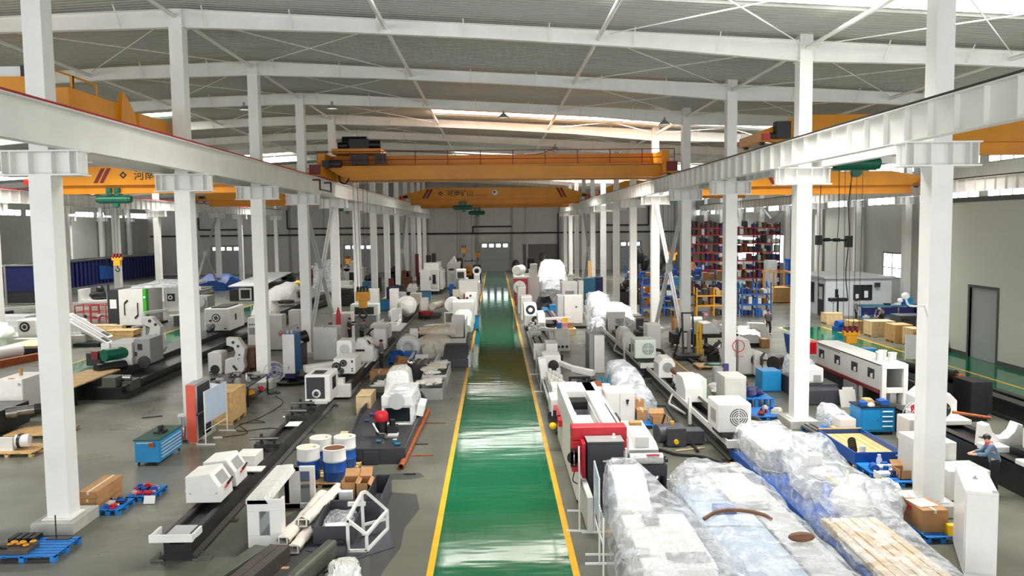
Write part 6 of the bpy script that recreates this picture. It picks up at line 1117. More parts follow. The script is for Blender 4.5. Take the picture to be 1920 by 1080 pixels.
# ================================================================== right of the aisle, front
T = thing('laser_cutter', 'long white machine with bright red front portal and open top, right aisle edge', 'machine', (2.75, 24, 0))
part(T, 'left_wall', 'white_paint', B(2.12, 2.3, 21.5, 28.1, .05, 2.0), bev=.02); part(T, 'back_wall', 'white_paint', B(2.3, 3.3, 26.6, 28.1, .3, 2.0), bev=.02); part(T, 'right_wall', 'white_paint', Pr([(2.95, 2.0), (3.42, 2.0), (3.55, 1.75), (3.55, .2), (3.4, .2), (3.4, 1.7), (2.95, 1.85)], 'y', 21.5, 28.1), bev=.015); part(T, 'floor_pan', 'dark_grey', B(2.3, 3.4, 21.5, 26.6, .3, .7)); part(T, 'inner_lining', 'pale_grey', B(2.9, 2.95, 21.5, 26.6, .7, 1.85), B(2.3, 2.95, 26.4, 26.6, .7, 1.6)); part(T, 'bellows', 'black', *[B(2.3, 2.95, 25.6+i*.16, 25.68+i*.16, 1.6, 1.85) for i in range(5)], B(2.3, 2.42, 22.2, 25.6, .8, 1.7)); part(T, 'door_slot', 'dark_grey', B(3.3, 3.34, 22, 24.6, 1.995, 2.01)); part(T, 'side_flap', 'dark_grey', B(3.44, 3.5, 22.6, 23.4, 1.8, 2.0))
o = part(T, 'portal', 'red', B(1.98, 3.46, 21.25, 21.75, 1.75, 2.12), B(1.98, 2.28, 21.25, 21.75, .9, 1.75), B(3.32, 3.46, 21.25, 21.75, 1.45, 1.75), bev=.04, label='bright red portal'); part(o, 'oval_panel', 'black', Cy((2.02, 21.22, 1.3), (2.02, 21.26, 1.3), .17), B(1.95, 2.12, 21.22, 21.26, 1.05, 1.55)); part(o, 'handle', 'chrome', Hose([(2.03, 21.2, 1.1), (2.03, 21.1, 1.2), (2.03, 21.1, 1.42), (2.03, 21.2, 1.52)], .018)); part(o, 'inner_frame', 'red', B(2.2, 2.3, 20.75, 21.25, .7, 1.82), bev=.01)
o = part(T, 'chuck_head', 'white_paint', B(2.42, 2.9, 23.4, 24.8, .7, 1.62), bev=.03)
for i, x in enumerate((2.48, 2.78)):
    o2 = part(T, 'clamp_roller', 'black', La((x, 22.4, 1.1), [(.1, 0), (.16, .02), (.16, .2), (.12, .22), (.12, .35), (.17, .37), (.17, .6), (.12, .62), (.12, 1.0)], 20, 'y')); each(o2, 'ring', 'chrome', [La((x, 22.4+d, 1.1), [(.161, 0), (.172, .01), (.172, .08), (.161, .09)], 20, 'y') for d in (.05, .42)])
part(T, 'cable_arc', 'pale_grey', Hose([(2.4, 24.5, 1.75), (2.36, 24.0, 1.5), (2.36, 23.4, 1.2), (2.42, 22.9, 1.0)], .03)); part(T, 'lower_skirt', 'offwhite', B(2.16, 2.3, 19.2, 21.5, .05, .9)); part(T, 'left_red_box', 'red', B(2.0, 2.12, 26, 28.6, .95, 1.15)); part(T, 'floor_cable', 'rubber', Hose([(2.05, 21.3, .9), (2.0, 21.2, .7), (2.12, 21.2, .6)], .015))
T = cabinet(2.33, 3.27, 20.62, 21.2, 1.88, 'tall black cabinet standing in front of the red portal', 'dark_grey', base=.06, handle=None); part(T, 'nameplate', 'chrome', B(2.72, 2.86, 20.585, 20.6, 1.36, 1.41)); part(T, 'top_plate', 'grey_paint', B(2.32, 3.28, 20.61, 21.21, 1.88, 1.9)); part(T, 'signal_lamp', 'paper', La((3.05, 20.9, 1.9), [(.06, 0), (.06, .03), (.035, .05), (.035, .12), (.01, .14)], 14), label='white signal lamp'); part(T, 'white_edge', 'white_paint', B(3.31, 3.36, 20.62, 20.7, .5, 1.7))
each_b = []
board_stand(1.98, 19.35, 2.12, 20.75, .75, 1.75, 'white notice board stand edge-on beside the black cabinet at the aisle', 'board_blue'); board_stand(2.28, 17.9, 2.34, 19.25, .7, 1.8, 'nearer white notice board stand between black cabinet and wrapped machine', 'board_blue'); board_stand(2.2, 16.6, 2.22, 17.4, 1.0, 1.35, 'nearest white stand frame at the left of the big wrapped machine', 'film')
# yellow pump by the aisle
T = thing('yellow_pump', 'black valve with yellow ball on the white machine by the right aisle line', 'valve', (1.85, 26.6, .8)); part(T, 'ball', 'bright_yellow', Bl((1.85, 26.5, .86), .13, .13, .12, 14)); part(T, 'valve', 'black', B(1.72, 2.12, 26.6, 26.75, .95, 1.15), Cy((1.75, 26.65, 1.05), (1.75, 26.65, 1.3), .06), Cy((1.92, 26.65, 1.05), (1.92, 26.65, 1.35), .06))
# chip tank with conveyor
T = thing('chip_tank', 'dark grey chip tank with white hopper on top, right of the black cabinet', 'machine', (4, 22.5, 0))
tray(T, 'lower_tank', 'charcoal', 3.45, 4.55, 21.3, 24.4, .03, .45); part(T, 'upper_tank', 'charcoal', B(3.45, 4.55, 21.3, 21.36, .74, 1.04), B(4.49, 4.55, 21.36, 24.4, .45, 1.04), B(3.45, 3.51, 21.36, 24.4, .45, 1.04), B(3.45, 4.55, 24.34, 24.4, .45, 1.04), bev=.01); part(T, 'inner_shelf', 'dark_grey', B(3.51, 4.49, 21.9, 24.3, .46, .5)); each(T, 'fitting', 'black', [Cy((3.6+i*.2, 21.5, .55), (3.6+i*.2, 21.8, .55), .07) for i in range(4)]); part(T, 'hopper', 'pale_grey', Pr([(22.2, 1.06), (22.2, 1.22), (22.6, 1.34), (24.8, 1.42), (24.8, 1.06)], 'x', 3.5, 4.5), bev=.02, label='white hopper'); part(T, 'hopper_box', 'white_paint', B(3.85, 4.25, 22.3, 23.6, 1.2, 1.55), bev=.015); part(T, 'film_roll', 'white_wrap', Cy((3.55, 21.45, 1.18), (4.45, 21.45, 1.18), .15)); part(T, 'red_strip', 'red', B(4.0, 4.35, 21.3, 21.4, 1.3, 1.32)); each(T, 'roller_knob', 'black', [Cy((4.5, 21.4+i*.25, 1.15), (4.58, 21.4+i*.25, 1.15), .06) for i in range(2)]); part(T, 'side_pipe', 'steel', Cy((4.3, 21.5, .55), (4.5, 21.9, .75), .08)); part(T, 'outlet', 'pale_grey', B(4.55, 4.95, 21.9, 22.0, .4, .43)); part(T, 'valve', 'cream', Bl((4.6, 21.3, .12), .08, .08, .08, 8))
T = thing('cabinet_pair', 'pair of white electrical cabinets with black handle behind the chip tank', 'cabinet', (4.6, 30.5, 0)); part(T, 'body', 'white_paint', B(4.04, 5.18, 30, 31.2, .05, 1.25), bev=.01); part(T, 'door', 'white_paint', B(4.08, 4.58, 29.97, 30, .12, 1.2), bev=.006); d = part(T, 'door', 'white_paint', B(4.62, 5.14, 29.97, 30, .12, 1.2), bev=.006); part(d, 'handle', 'black', B(4.86, 4.92, 29.93, 29.97, .78, .95), B(4.84, 4.95, 29.94, 29.97, .88, .95)); part(T, 'plinth', 'dark_grey', B(4.08, 5.14, 30.05, 31.15, 0, .05)); part(T, 'side_unit', 'white_paint', B(3.7, 4.03, 30.6, 31.8, 0, 1.25), bev=.01)
for x, y, m, q, lb in ((3.9, 31.2, 'rust', .16, 'brown box on the white cabinet pair'), (4.2, 30.8, 'white_paint', .14, 'white bottle group on the white cabinet pair')): solo('small_box', lb, 'box', m, B(x-q, x+q, y-q, y+q, 1.252, 1.25+q))
T = thing('coolant_stand', 'blue and white bottles behind the white cabinet pair', 'bottles', (4.3, 32.6, 0)); each(T, 'bottle', 'teal', [La((4.1+i*.22, 32.5, .9), [(.08, 0), (.08, .35), (.03, .45), (.03, .52)], 12) for i in range(3)]); part(T, 'stand', 'grey_paint', B(3.9, 4.7, 32.2, 32.8, 0, .9))
T = thing('wrapped_machine', 'machine hood under thick clear film behind the white cabinet pair', 'machine', (5.2, 33.5, 0)); part(T, 'film', 'film_dense', Wrap([(31.3, 4.75, 6.25, .95), (32.3, 4.7, 6.2, 1.1), (33.0, 4.65, 5.95, 1.65), (34.6, 4.65, 5.8, 1.72), (35.4, 4.8, 5.7, 1.3)], z0=.1, jag=.05, p=.45)); part(T, 'inner_block', 'pale_grey', B(4.85, 5.65, 33.1, 35, .2, 1.45), B(4.9, 6.0, 31.5, 33, .2, .85)); part(T, 'base', 'teal', B(4.9, 6.15, 31.4, 35.1, .05, .3)); part(T, 'skid', 'wood', B(4.85, 6.2, 31.5, 31.7, 0, .1), B(4.85, 6.2, 34.6, 34.8, 0, .1)); part(T, 'side_film', 'film', Wrap([(30.4, 5.3, 5.8, .9), (31.2, 5.3, 6.0, 1.0)], z0=.1, jag=.05))
T = thing('dark_fittings', 'cluster of black fittings on the floor behind the red machine', 'fittings', (3.9, 36.5, 0)); each(T, 'fitting', 'black', [Cy((3.55+i*.2, 36+.2*(i % 3), .1), (3.55+i*.2, 36+.2*(i % 3), .55), .11) for i in range(5)]); part(T, 'purple_roll', 'purple', Cy((3.8, 35.8, .15), (4.1, 36, .2), .14)); part(T, 'copper_cap', 'pink', Bl((4.6, 35.9, .4), .1, .1, .1)); part(T, 'base_plate', 'dark_grey', B(3.4, 4.8, 35.7, 36.9, 0, .1))
solo('floor_hose', 'thin black hoses on the floor left of the film wrapped hood', 'hose', 'rubber', Hose([(4.7, 36.2, .03), (4.9, 35, .03), (4.6, 33.6, .03), (4.1, 33.2, .03)], .025), Hose([(3.6, 34, .03), (4.2, 33.7, .03), (4.8, 33.9, .03)], .03))
# conveyor line behind the red machine, along the aisle
T = thing('tube_mill', 'long line of white housings and steel rails behind the red portal machine', 'machine', (2.5, 45, 0))
part(T, 'bed', 'black_oily', Pr([(2.1, 0), (2.1, .12), (2.2, .2), (2.2, .55), (3.15, .55), (3.15, .2), (3.25, .12), (3.25, 0)], 'y', 28.6, 60)); part(T, 'side_rail', 'pale_grey', B(2.02, 2.1, 28.6, 60, .5, .6), B(2.14, 2.18, 28.6, 60, .62, .7))
each(T, 'guide', 'dark_steel', [B(2.3, 2.55, 42, 60, .58, .72), B(2.7, 2.95, 42, 60, .58, .72), B(3.15, 3.45, 42.5, 60, .45, .62)]); part(T, 'guide_end', 'black', B(3.1, 3.5, 42.2, 42.5, .2, .7)); each(T, 'white_box', 'white_paint', [B(1.9, 2.2, 28.3, 29.6, .75, 1.35), B(2.2, 2.6, 29.4, 30.4, .7, 1.2)], bev=.02)
o = part(T, 'head', 'white_paint', B(2.1, 3.15, 30.6, 31.6, .6, 1.35), bev=.03); part(o, 'bore', 'black', Cy((2.75, 30.58, 1.25), (2.75, 30.62, 1.25), .26))
o = part(T, 'head', 'white_paint', B(2.15, 3.0, 37.4, 38.6, .6, 1.45), bev=.04); part(o, 'bore', 'dark_steel', Cy((2.65, 37.36, 1.0), (2.65, 37.4, 1.0), .25), Cy((2.65, 37.34, 1.0), (2.65, 37.36, 1.0), .12)); part(T, 'valve_bank', 'offwhite', *[B(2.2+.12*i, 2.32+.12*i, 32+.5*j, 32.3+.5*j, .6, .9+.12*((i+j) % 3)) for i in range(5) for j in range(8)]); part(T, 'motor_frame', 'black', Fr('y', 33.4, 33.5, 3.0, 3.9, .3, 1.2, .1), Cy((3.2, 33.6, .7), (3.7, 33.6, .7), .3)); part(T, 'motor_wheel', 'dark_steel', La((3.5, 33.3, .75), [(.1, 0), (.32, 0), (.32, .1), (.1, .1), (.1, 0)], 18, 'y'))
part(T, 'swing_arm', 'white_paint', Bar((2.9, 37.6, 1.1), (3.6, 36.6, .95), .22, .2), Bar((3.5, 36.7, .95), (4.35, 36.0, .85), .3, .26), bev=.02, label='white arm reaching right'); part(T, 'side_guard', 'white_paint', Tx(B(1.95, 2.3, 36.2, 36.9, .55, 1.5), ry=-.15, piv=(2.1, 36.5, 1)), bev=.02); part(T, 'panel', 'white_paint', B(1.95, 2.6, 42.0, 42.2, .5, 1.35), Cy((2.35, 41.95, 1.15), (2.35, 42, 1.15), .12), bev=.01); part(T, 'top_box', 'white_paint', B(2.5, 3.1, 40.5, 42, .75, 1.55), bev=.03); part(T, 'pipe_cluster', 'offwhite', *[Cy((2.3+.15*i, 39.4+.2*(i % 3), .6), (2.3+.15*i, 39.4+.2*(i % 3), 1.2+.1*(i % 2)), .06) for i in range(6)], *[La((2.4+.25*i, 40, 1.15), [(.08, -.03), (.14, 0), (.08, .03), (.08, -.03)], 12, 'y') for i in range(3)])
o = part(T, 'head', 'white_paint', Pr([(56, .6), (56, 1.3), (57.5, 1.9), (59.5, 1.9), (59.5, .6)], 'x', 2.0, 2.9), bev=.04); part(T, 'gear_train', 'dark_steel', La((2.4, 55.7, 1.7), [(.15, 0), (.33, 0), (.33, .15), (.15, .15), (.15, 0)], 18, 'y'), La((2.7, 54.5, 1.1), [(.1, 0), (.3, 0), (.3, .15), (.1, .15), (.1, 0)], 18, 'y'), Cy((1.95, 53, .8), (2.5, 53, .8), .2)); part(T, 'dome', 'white_paint', Pr([(52.5, .6), (52.5, 1.2), (53.2, 1.75), (55, 1.75), (55.5, .6)], 'x', 2.75, 3.25), bev=.08); part(T, 'swing_arm', 'white_paint', Bar((2.7, 51.5, .95), (3.5, 51, .9), .25, .22), Bar((3.5, 51, .9), (4.3, 50.4, .75), .25, .25), bev=.02); part(T, 'valve_bank', 'offwhite', *[B(2.1+.14*i, 2.24+.14*i, 50+.6*j, 50.4+.6*j, .6, .9+.15*((i*j) % 3)) for i in range(5) for j in range(6)]); part(T, 'cross_feed', 'white_paint', Bar((3.2, 58, .8), (5.4, 58, .85), .35, .15)); each(T, 'head', 'white_paint', [B(2.0, 2.9, 64, 66, 0, 1.9), B(1.9, 2.6, 69, 72, 0, 2.3)], bev=.06); part(T, 'arch', 'white_paint', La((2.1, 70, 2.2), [(.3, -.3), (.55, -.3), (.55, .3), (.3, .3), (.3, -.3)], 18, 'y'))
board_stand(2.0, 36.2, 2.0, 40.5, .4, 1.25, 'white framed stand beside the white line at the right aisle edge', 'glass'); 
T = thing('punch_press', 'dark machine in a red frame at the right aisle edge, far back', 'machine', (2.4, 75, 0)); part(T, 'red_frame', 'red', B(1.7, 2.95, 74.6, 76, 2.3, 2.65), B(1.7, 1.95, 74.6, 76, .6, 2.3), B(2.75, 2.95, 74.6, 76, .6, 2.3), bev=.03); part(T, 'dark_core', 'black', B(1.95, 2.75, 74.8, 76, 0, 2.3)); part(T, 'plate', 'pale_grey', Fr('y', 74.7, 74.8, 2.05, 2.5, 1.3, 1.9, .1)); part(T, 'white_top', 'white_paint', B(1.8, 2.9, 74.7, 76, 2.65, 2.8)); part(T, 'lower_wall', 'red', B(1.75, 1.95, 73, 74.6, .3, 1.6))
T = cabinet(3.0, 4.1, 75.4, 77, 2.75, 'white cabinet block with a grey stack on top, right of the red framed machine', base=0, handle=None); part(T, 'upper_stack', 'offwhite', B(3.2, 3.95, 75.8, 77, 2.75, 3.4), B(3.3, 3.95, 75.9, 77, 3.4, 3.9))
solo('white_hopper', 'white machine hopper behind the red framed machine', 'machine', 'white_paint', B(1.9, 3.0, 84, 88, 0, 2.4), Cy((2.2, 84, 2.9), (2.8, 86, 2.9), .5), bev=.05); solo('parts_row', 'pale low machine row behind the white hopper', 'machine', 'offwhite', B(3.0, 4.6, 88, 96, 0, 1.9))
T = thing('dark_press', 'dark small press before the grey-brown door in the back wall', 'machine', (4, 108, 0)); part(T, 'column', 'dark_grey', B(4.3, 5.2, 107.5, 109, 0, 3.2)); part(T, 'screen', 'black', B(4.4, 5.1, 107.4, 107.5, 1.9, 3.0)); part(T, 'panel', 'pale_grey', B(4.35, 5.1, 107.42, 107.5, 1.2, 1.8)); solo('black_rack', 'black open rack in front of the grey-brown door', 'rack', 'black', *[B(6.3, 8.3, 95, 96, z, z+.12) for z in (.3, 1.4, 2.4)], *[B(x, x+.1, 95, 95.1, 0, 2.6) for x in (6.3, 7.2, 8.2)])
solo('dark_lump', 'dark machine lump at the right of the aisle by the back door', 'machine', 'black', Bl((3.0, 118, 1.3), .7, .8, 1.3, 12, .15))
T = thing('wrapped_machine', 'very tall stack of white film wrapped goods right of the aisle, far back', 'machine', (5.2, 80, 0)); part(T, 'film_stack', 'white_wrap', Wrap([(77, 3.9, 6.9, 2.4), (78.5, 4.0, 7.0, 3.2), (80, 4.3, 7.0, 4.2), (82, 4.4, 6.8, 4.0)], z0=0, jag=.12, p=.4)); part(T, 'front_drape', 'film_dense', Wrap([(75.5, 4.2, 6.3, 1.6), (77, 4.0, 6.6, 2.6)], z0=0, jag=.1)); part(T, 'black_object', 'black', Bl((4.7, 81, 4.4), .35, .3, .5, 10, .2))
T = cabinet(5.6, 6.9, 68, 70, 2.7, 'white framed machine cabinet in front of the tall film wrapped stack', base=0, handle=None); part(T, 'recess', 'grey_paint', B(5.85, 6.6, 67.95, 67.98, .9, 2.0)); part(T, 'side_post', 'white_paint', B(7.0, 7.4, 68, 69, 0, 2.8))
for i, (x, y, z, m) in enumerate(((8.2, 70, 0, 'teal'), (9.0, 71, 0, 'navy'))): solo('storage_bin', ['teal storage bin right of the white framed cabinet', 'navy storage bin beside the teal bin'][i], 'bin', m, B(x-.55, x+.45, y, y+1, 1.6, 2.9), B(x-.5, x+.4, y+.05, y+.95, 0, 1.6))
for i in range(4): solo('foil_bale', ['lowest', 'second', 'third', 'topmost'][i]+' of the flattened white foil bales right of the white framed cabinet', 'bale', 'white_wrap', Wrap([(64, 7.1+.1*i, 9.0-.15*i, .55+.5*i), (66, 7.1+.1*i, 9.0-.1*i, .55+.5*i)], z0=.05+.5*i if i else 0, jag=.05, p=.35), group='white foil bales')
solo('blue_motor', 'blue motor box with black cables on the floor right of the white line', 'motor', 'blue', B(4.4, 5.4, 66, 67, 0, 1.0), Cy((4.3, 66.4, .5), (3.8, 66.4, .5), .3)); solo('black_cables', 'heap of black cables beside the blue motor box', 'cables', 'black', Bl((4.1, 68, .6), .8, .8, .9, 12, .3))
# whites in the middle right
T = cabinet(5.2, 6.58, 61.1, 62, 2.2, 'tall wide white cabinet with small black lock, right of the aisle in the middle distance', base=.03, handle=None); part(T, 'lock', 'black', B(6.05, 6.15, 61.05, 61.08, 1.3, 1.38)); part(T, 'side_case', 'pale_grey', B(4.7, 5.18, 61.2, 63, 0, 2.15))
solo('roller_table', 'low dark roller table with reddish edge left of the tall wide white cabinet', 'table', 'dark_grey', B(3.6, 4.2, 58, 66, .3, .45), B(3.5, 3.65, 58, 66, .1, .5), B(4.2, 4.45, 60, 70, .35, .6)); solo('red_rail', 'long pinkish rail lying left of the tall wide white cabinet', 'rail', 'pink', Bar((4.7, 58.4, .25), (4.4, 70, .5), .25, .3)); solo('pipe_hose', 'thick black hose on the floor in front of the tall wide white cabinet', 'hose', 'rubber', Hose([(3.3, 60, .1), (4.2, 57.6, .1), (5.2, 58.6, .1), (6.4, 58.8, .08), (8.0, 58, .08)], .09))
T = thing('pallet', 'small wooden pallet with boxes in front of the tall wide white cabinet', 'pallet', (4.6, 55.8, 0)); part(T, 'boards', 'wood_pale', B(4.1, 5.5, 55.2, 56.2, .3, .4), B(4.1, 5.5, 55.2, 55.3, 0, .3), B(4.1, 4.2, 55.3, 56.2, 0, .3), B(5.4, 5.5, 55.3, 56.2, 0, .3), B(4.75, 4.85, 55.3, 56.2, 0, .3))
for i, (x, m, lb) in enumerate(((4.35, 'deep_blue', 'blue box on the small wooden pallet'), (4.75, 'pink', 'pinkish box on the small wooden pallet'), (5.15, 'cardboard', 'brown box on the small wooden pallet'), (4.8, 'bright_yellow', 'yellow box behind others on the small wooden pallet'))): solo('small_box', lb, 'box', m, B(x-.17, x+.17, 55.4+.35*(i == 3), 55.7+.35*(i == 3), .402, .8+.3*(i == 3)))
T = thing('casting', 'grey white machine casting lying on the floor right of the white line', 'casting', (3.95, 48.5, 0)); part(T, 'body', 'offwhite', Pr([(47.8, 0), (47.9, .7), (48.6, 1.3), (49.8, 1.0), (49.8, 0)], 'x', 3.5, 4.4), bev=.06); part(T, 'flange', 'offwhite', Cy((3.2, 48.8, .7), (3.5, 48.8, .7), .4)); each(T, 'bolt_hole', 'black', [Cy((3.7+.25*i, 47.78, .3), (3.7+.25*i, 47.84, .3), .08) for i in range(3)])
cabinet(4.95, 5.48, 40.7, 41.1, 1.9, 'narrow white panel cabinet standing alone right of the aisle', base=0, handle=None); solo('grey_board', 'tall greenish grey panel on the floor just left of the narrow white cabinet', 'panel', 'grey_paint', B(4.72, 4.93, 40.75, 42.5, 0, 1.95)); solo('cable_run', 'black cable on the floor at the foot of the narrow white cabinet', 'cable', 'rubber', Hose([(4.9, 40.8, .03), (4.3, 41.6, .03), (3.7, 42.6, .03), (3.4, 43.2, .2)], .03))
T = thing('wrapped_machine', 'rounded heap under clear film beside the white box with black opening', 'machine', (7.1, 58, 0)); part(T, 'film', 'film_dense', Wrap([(57, 6.5, 8.1, 1.8), (58, 6.5, 8.3, 2.75), (60, 6.7, 8.2, 2.5)], z0=0, jag=.1)); part(T, 'inner', 'grey_paint', B(6.9, 7.8, 57.6, 59.5, 0, 2.2))
T = thing('wrapped_machine', 'white machine box with black opening, film draped over its top', 'machine', (7.6, 54, 0)); o = part(T, 'casing', 'white_paint', Fr('y', 53.3, 55.4, 7.3, 8.55, .15, 1.55, .1), B(7.3, 7.9, 53.3, 53.4, .15, 1.55), bev=.02); part(T, 'dark_opening', 'black', B(7.9, 8.45, 53.6, 53.7, .25, 1.5)); part(T, 'front_panel', 'white_paint', B(7.3, 8.55, 53.25, 53.32, 1.3, 1.75)); part(T, 'film', 'film_dense', Wrap([(53.4, 6.5, 9.2, 1.4), (54.5, 6.6, 9.3, 2.2), (56.5, 6.8, 9.2, 2.1)], z0=.8, jag=.1)); part(T, 'film_bag', 'film_dense', Wrap([(52.6, 6.2, 7.2, .9), (53.6, 6.2, 7.3, 1.4)], z0=.1, jag=.09)); part(T, 'base', 'dark_grey', B(7.3, 8.6, 53.5, 55.3, 0, .15)); part(T, 'side_skirt', 'pale_grey', B(8.6, 9.4, 54, 56, 0, 1.2))
board_stand(5.9, 47.5, 6.25, 50.5, .6, 1.5, 'thin white frame stand left of the green white fan box', 'glass')
# two long machines right of the aisle
def fan_machine(y0, y1, green, label, heads, tray_z=.55, x0=7.2):
    x1 = x0+.75; T = thing('drilling_machine', label, 'machine', ((x0+x1)/2, (y0+y1)/2, 0)); bed(T, x0+.12, x1, y0, y1, .58)
    part(T, 'side_tray', 'white_paint', B(x0-.02, x0+.12, y0-.1, y1, .56, .64), B(x0-.05, x0-.02, y0-.1, y1, .56, .76), label='white side tray'); part(T, 'end_tray', 'white_paint', B(x0-.05, x1+.05, y0-.2, y0-.1, .5, .76), B(x0-.02, x1+.05, y0-.1, y0+.5, .52, .58), bev=.012)
    m = 'pale_green' if green else 'white_paint'
    o = part(T, 'fan_box', m, B(x0-.28, x0+.76, y0+.0, y0+1.3, .95, 1.86), bev=.04, label='ventilated motor box'); fan_grille(T, x0+.36, y0, 1.42, .3); part(T, 'box_foot', 'dark_grey', B(x0-.15, x0+.7, y0+.1, y0+1.2, .76, .95)); part(T, 'hose', 'rubber', Hose([(x0+.78, y0+.5, 1.3), (x0+1.1, y0+.3, 1.25), (x0+1.2, y0, .9), (x0+1.15, y0-.1, .6)], .08)); part(T, 'side_vent', 'grey_paint', B(x0-.29, x0-.275, y0+.3, y0+.9, 1.2, 1.6))
    for y, kind in heads:
        if kind == 'cover': o = part(T, 'head_cover', 'white_paint', Pr([(x0+.05, .62), (x0+.05, 1.25), (x0+.25, 1.5), (x0+.65, 1.5), (x0+.8, 1.25), (x0+.8, .62)], 'y', y, y+1.2), bev=.03); disc(o, 'round_port', 'grey_paint', x0+.45, y, 1.1, .22, .02)
        if kind == 'box': o = part(T, 'head_cover', 'white_paint', Pr([(y, .65), (y, 1.2), (y+.5, 1.55), (y+1.6, 1.55), (y+1.6, .65)], 'x', x0+.02, x0+.72), bev=.03); part(o, 'window', 'grey_paint', Tx(B(x0+.12, x0+.5, y+.1, y+.45, 1.3, 1.32), rx=radians(35), piv=(x0+.3, y+.25, 1.33))); part(T, 'side_cover', 'pale_green', B(x0+.72, x0+.98, y+.5, y+1.8, .7, 1.45), bev=.02)
        if kind == 'shaft': part(T, 'drive_shaft', 'brown', Cy((x0+.55, y, 1.15), (x0+.5, y+2.2, 1.15), .15)); part(T, 'bracket', 'white_paint', B(x0+.3, x0+.5, y+1.2, y+1.5, .6, 1.1)); part(T, 'valves', 'black', *[Bl((x0+.2+.12*i, y+1.0+.3*(i % 2), .72), .1, .12, .12, 8) for i in range(5)])
        if kind == 'hood': part(T, 'round_hood', 'white_paint', Cy((x0+.3, y, 1.1), (x0+.3, y+1, 1.1), .42), B(x0-.1, x0+.7, y, y+1, .6, 1.1), bev=.02); part(T, 'stand', 'black', Fr('y', y-.5, y-.4, x0+.2, x0+.8, .6, 1.0, .07))
    part(T, 'long_shaft', 'dark_steel', Cy((x0+.55, y0+1.4, .85), (x0+.55, y1-3, .85), .05)); part(T, 'inner_tray', 'pale_grey', B(x0+.75, x0+.95, y0+2, y0+7, .6, .72)); part(T, 'post', 'white_paint', B(x0-.12, x0-.02, y0+4.5, y0+4.65, .1, 1.1)); part(T, 'coolant_pipe', 'white_paint', Hose([(x0-.05, y0+7.6, .6), (x0-.2, y0+7.5, .25), (x0-.1, y0+7, .2), (x0+.1, y0+6, .15)], .05))
    return T
fan_machine(24.9, 38.2, False, 'nearer long black machine with white ventilated box, right of the aisle', ((30.6, 'box'), (32.6, 'shaft'), (35.8, 'cover')))
fan_machine(39.2, 53, True, 'farther long machine with pale green ventilated box behind the nearer one', ((44.2, 'hood'), (46.6, 'cover')), x0=7.05)
cabinet(8.35, 9.1, 44.4, 45.6, 1.95, 'tall white cabinet with top plug beside the pale green ventilated box', base=.03, handle=None)
T = cabinet(8.85, 9.7, 31.0, 32.2, 1.55, 'white cabinet standing before the third right column, beside the long machine', 'offwhite', base=.02, handle=None)
# cartons, hydraulic unit, rods
pallet(5.2, 6.3, 29.2, 30.9, 'blue pallet with open cardboard boxes right of the white cabinet pair', group=None)
carton(5.25, 5.65, 29.9, 30.4, .152, .55, 'lower closed cardboard box on the blue pallet by the white cabinets'); carton(5.25, 5.6, 30.4, 30.85, .152, .85, 'taller cardboard box at the back of the blue pallet by the white cabinets'); carton(5.7, 6.25, 29.25, 29.8, .152, .45, 'open cardboard box with paper on the blue pallet by the white cabinets', open_=True)
solo('brown_parcel', 'small brown parcel on the white hopper of the chip tank', 'parcel', 'cardboard', B(4.0, 4.35, 24.0, 24.3, 1.42, 1.54)); T = thing('hydraulic_unit', 'dark grey valve block with yellow plug lying on the floor right of the chip tank', 'valve', (6, 27, 0)); part(T, 'body', 'charcoal', Cy((5.4, 27.0, .4), (6.2, 27.2, .4), .32), B(5.7, 6.35, 26.7, 27.5, .02, .65), bev=.02); part(T, 'end_box', 'charcoal', B(6.35, 7.0, 26.9, 27.5, .05, .5), bev=.02); part(T, 'yellow_plug', 'bright_yellow', Cy((6.0, 26.62, .2), (6.0, 26.7, .2), .08)); part(T, 'yellow_cap', 'hook_yellow', Cy((5.95, 27.1, .65), (5.95, 27.1, .8), .07)); part(T, 'lever', 'black', Bar((5.6, 27.2, .6), (5.75, 27.3, 1.0), .05, .05))
solo('steel_rod', 'long grey steel rod lying on the floor left of the nearer fan box machine', 'rod', 'dark_steel', Cy((6.9, 32.4, .06), (6.55, 26.0, .06), .055)); solo('thin_rod', 'thin dark rod lying across behind the long grey rod', 'rod', 'black', Cy((5.9, 33.2, .03), (7.0, 32.8, .03), .03)); solo('wooden_lath', 'pale lath lying on the floor below the dark grey valve block', 'lath', 'wood_pale', Bar((5.9, 26.2, .03), (6.9, 26.5, .03), .06, .03)); solo('black_hose', 'thick black hose on the floor from the chip tank to the nearer fan box machine', 'hose', 'rubber', Hose([(4.75, 26.0, .06), (5.3, 26.3, .06), (5.8, 25.7, .06), (6.5, 25.4, .06), (7.0, 24.6, .06)], .045))
# --- film wrapped machines at the bottom right
T = thing('wrapped_machine', 'biggest white machine under clear film at the bottom, right of the aisle', 'machine', (3.2, 18, 0))
part(T, 'film', 'film', Wrap([(14.5, 2.25, 5.0, .9), (15.8, 2.3, 4.7, 1.15), (17.2, 2.35, 4.4, 1.35), (18.6, 2.5, 3.9, 1.6), (19.6, 2.6, 3.6, 1.72), (19.85, 2.62, 3.58, 1.7)], z0=.01, jag=.03, p=.38, n=21, sub=4)); part(T, 'tall_block', 'white_paint', Pr([(18.0, .1), (18.0, 1.0), (18.7, 1.5), (19.6, 1.6), (19.6, .1)], 'x', 2.72, 3.5), bev=.03); part(T, 'front_block', 'white_paint', B(2.75, 4.2, 15, 17.9, .1, .95), bev=.04); part(T, 'column', 'white_paint', B(2.7, 3.0, 15.6, 16.2, .95, 1.15), bev=.02); part(T, 'grey_top', 'grey_paint', B(3.2, 3.5, 17.2, 17.7, .95, 1.1), B(3.3, 4.1, 15.2, 15.6, .95, 1.0)); part(T, 'skid', 'wood', B(2.6, 4.4, 14.8, 15, 0, .1), B(2.6, 3.6, 19, 19.2, 0, .1))
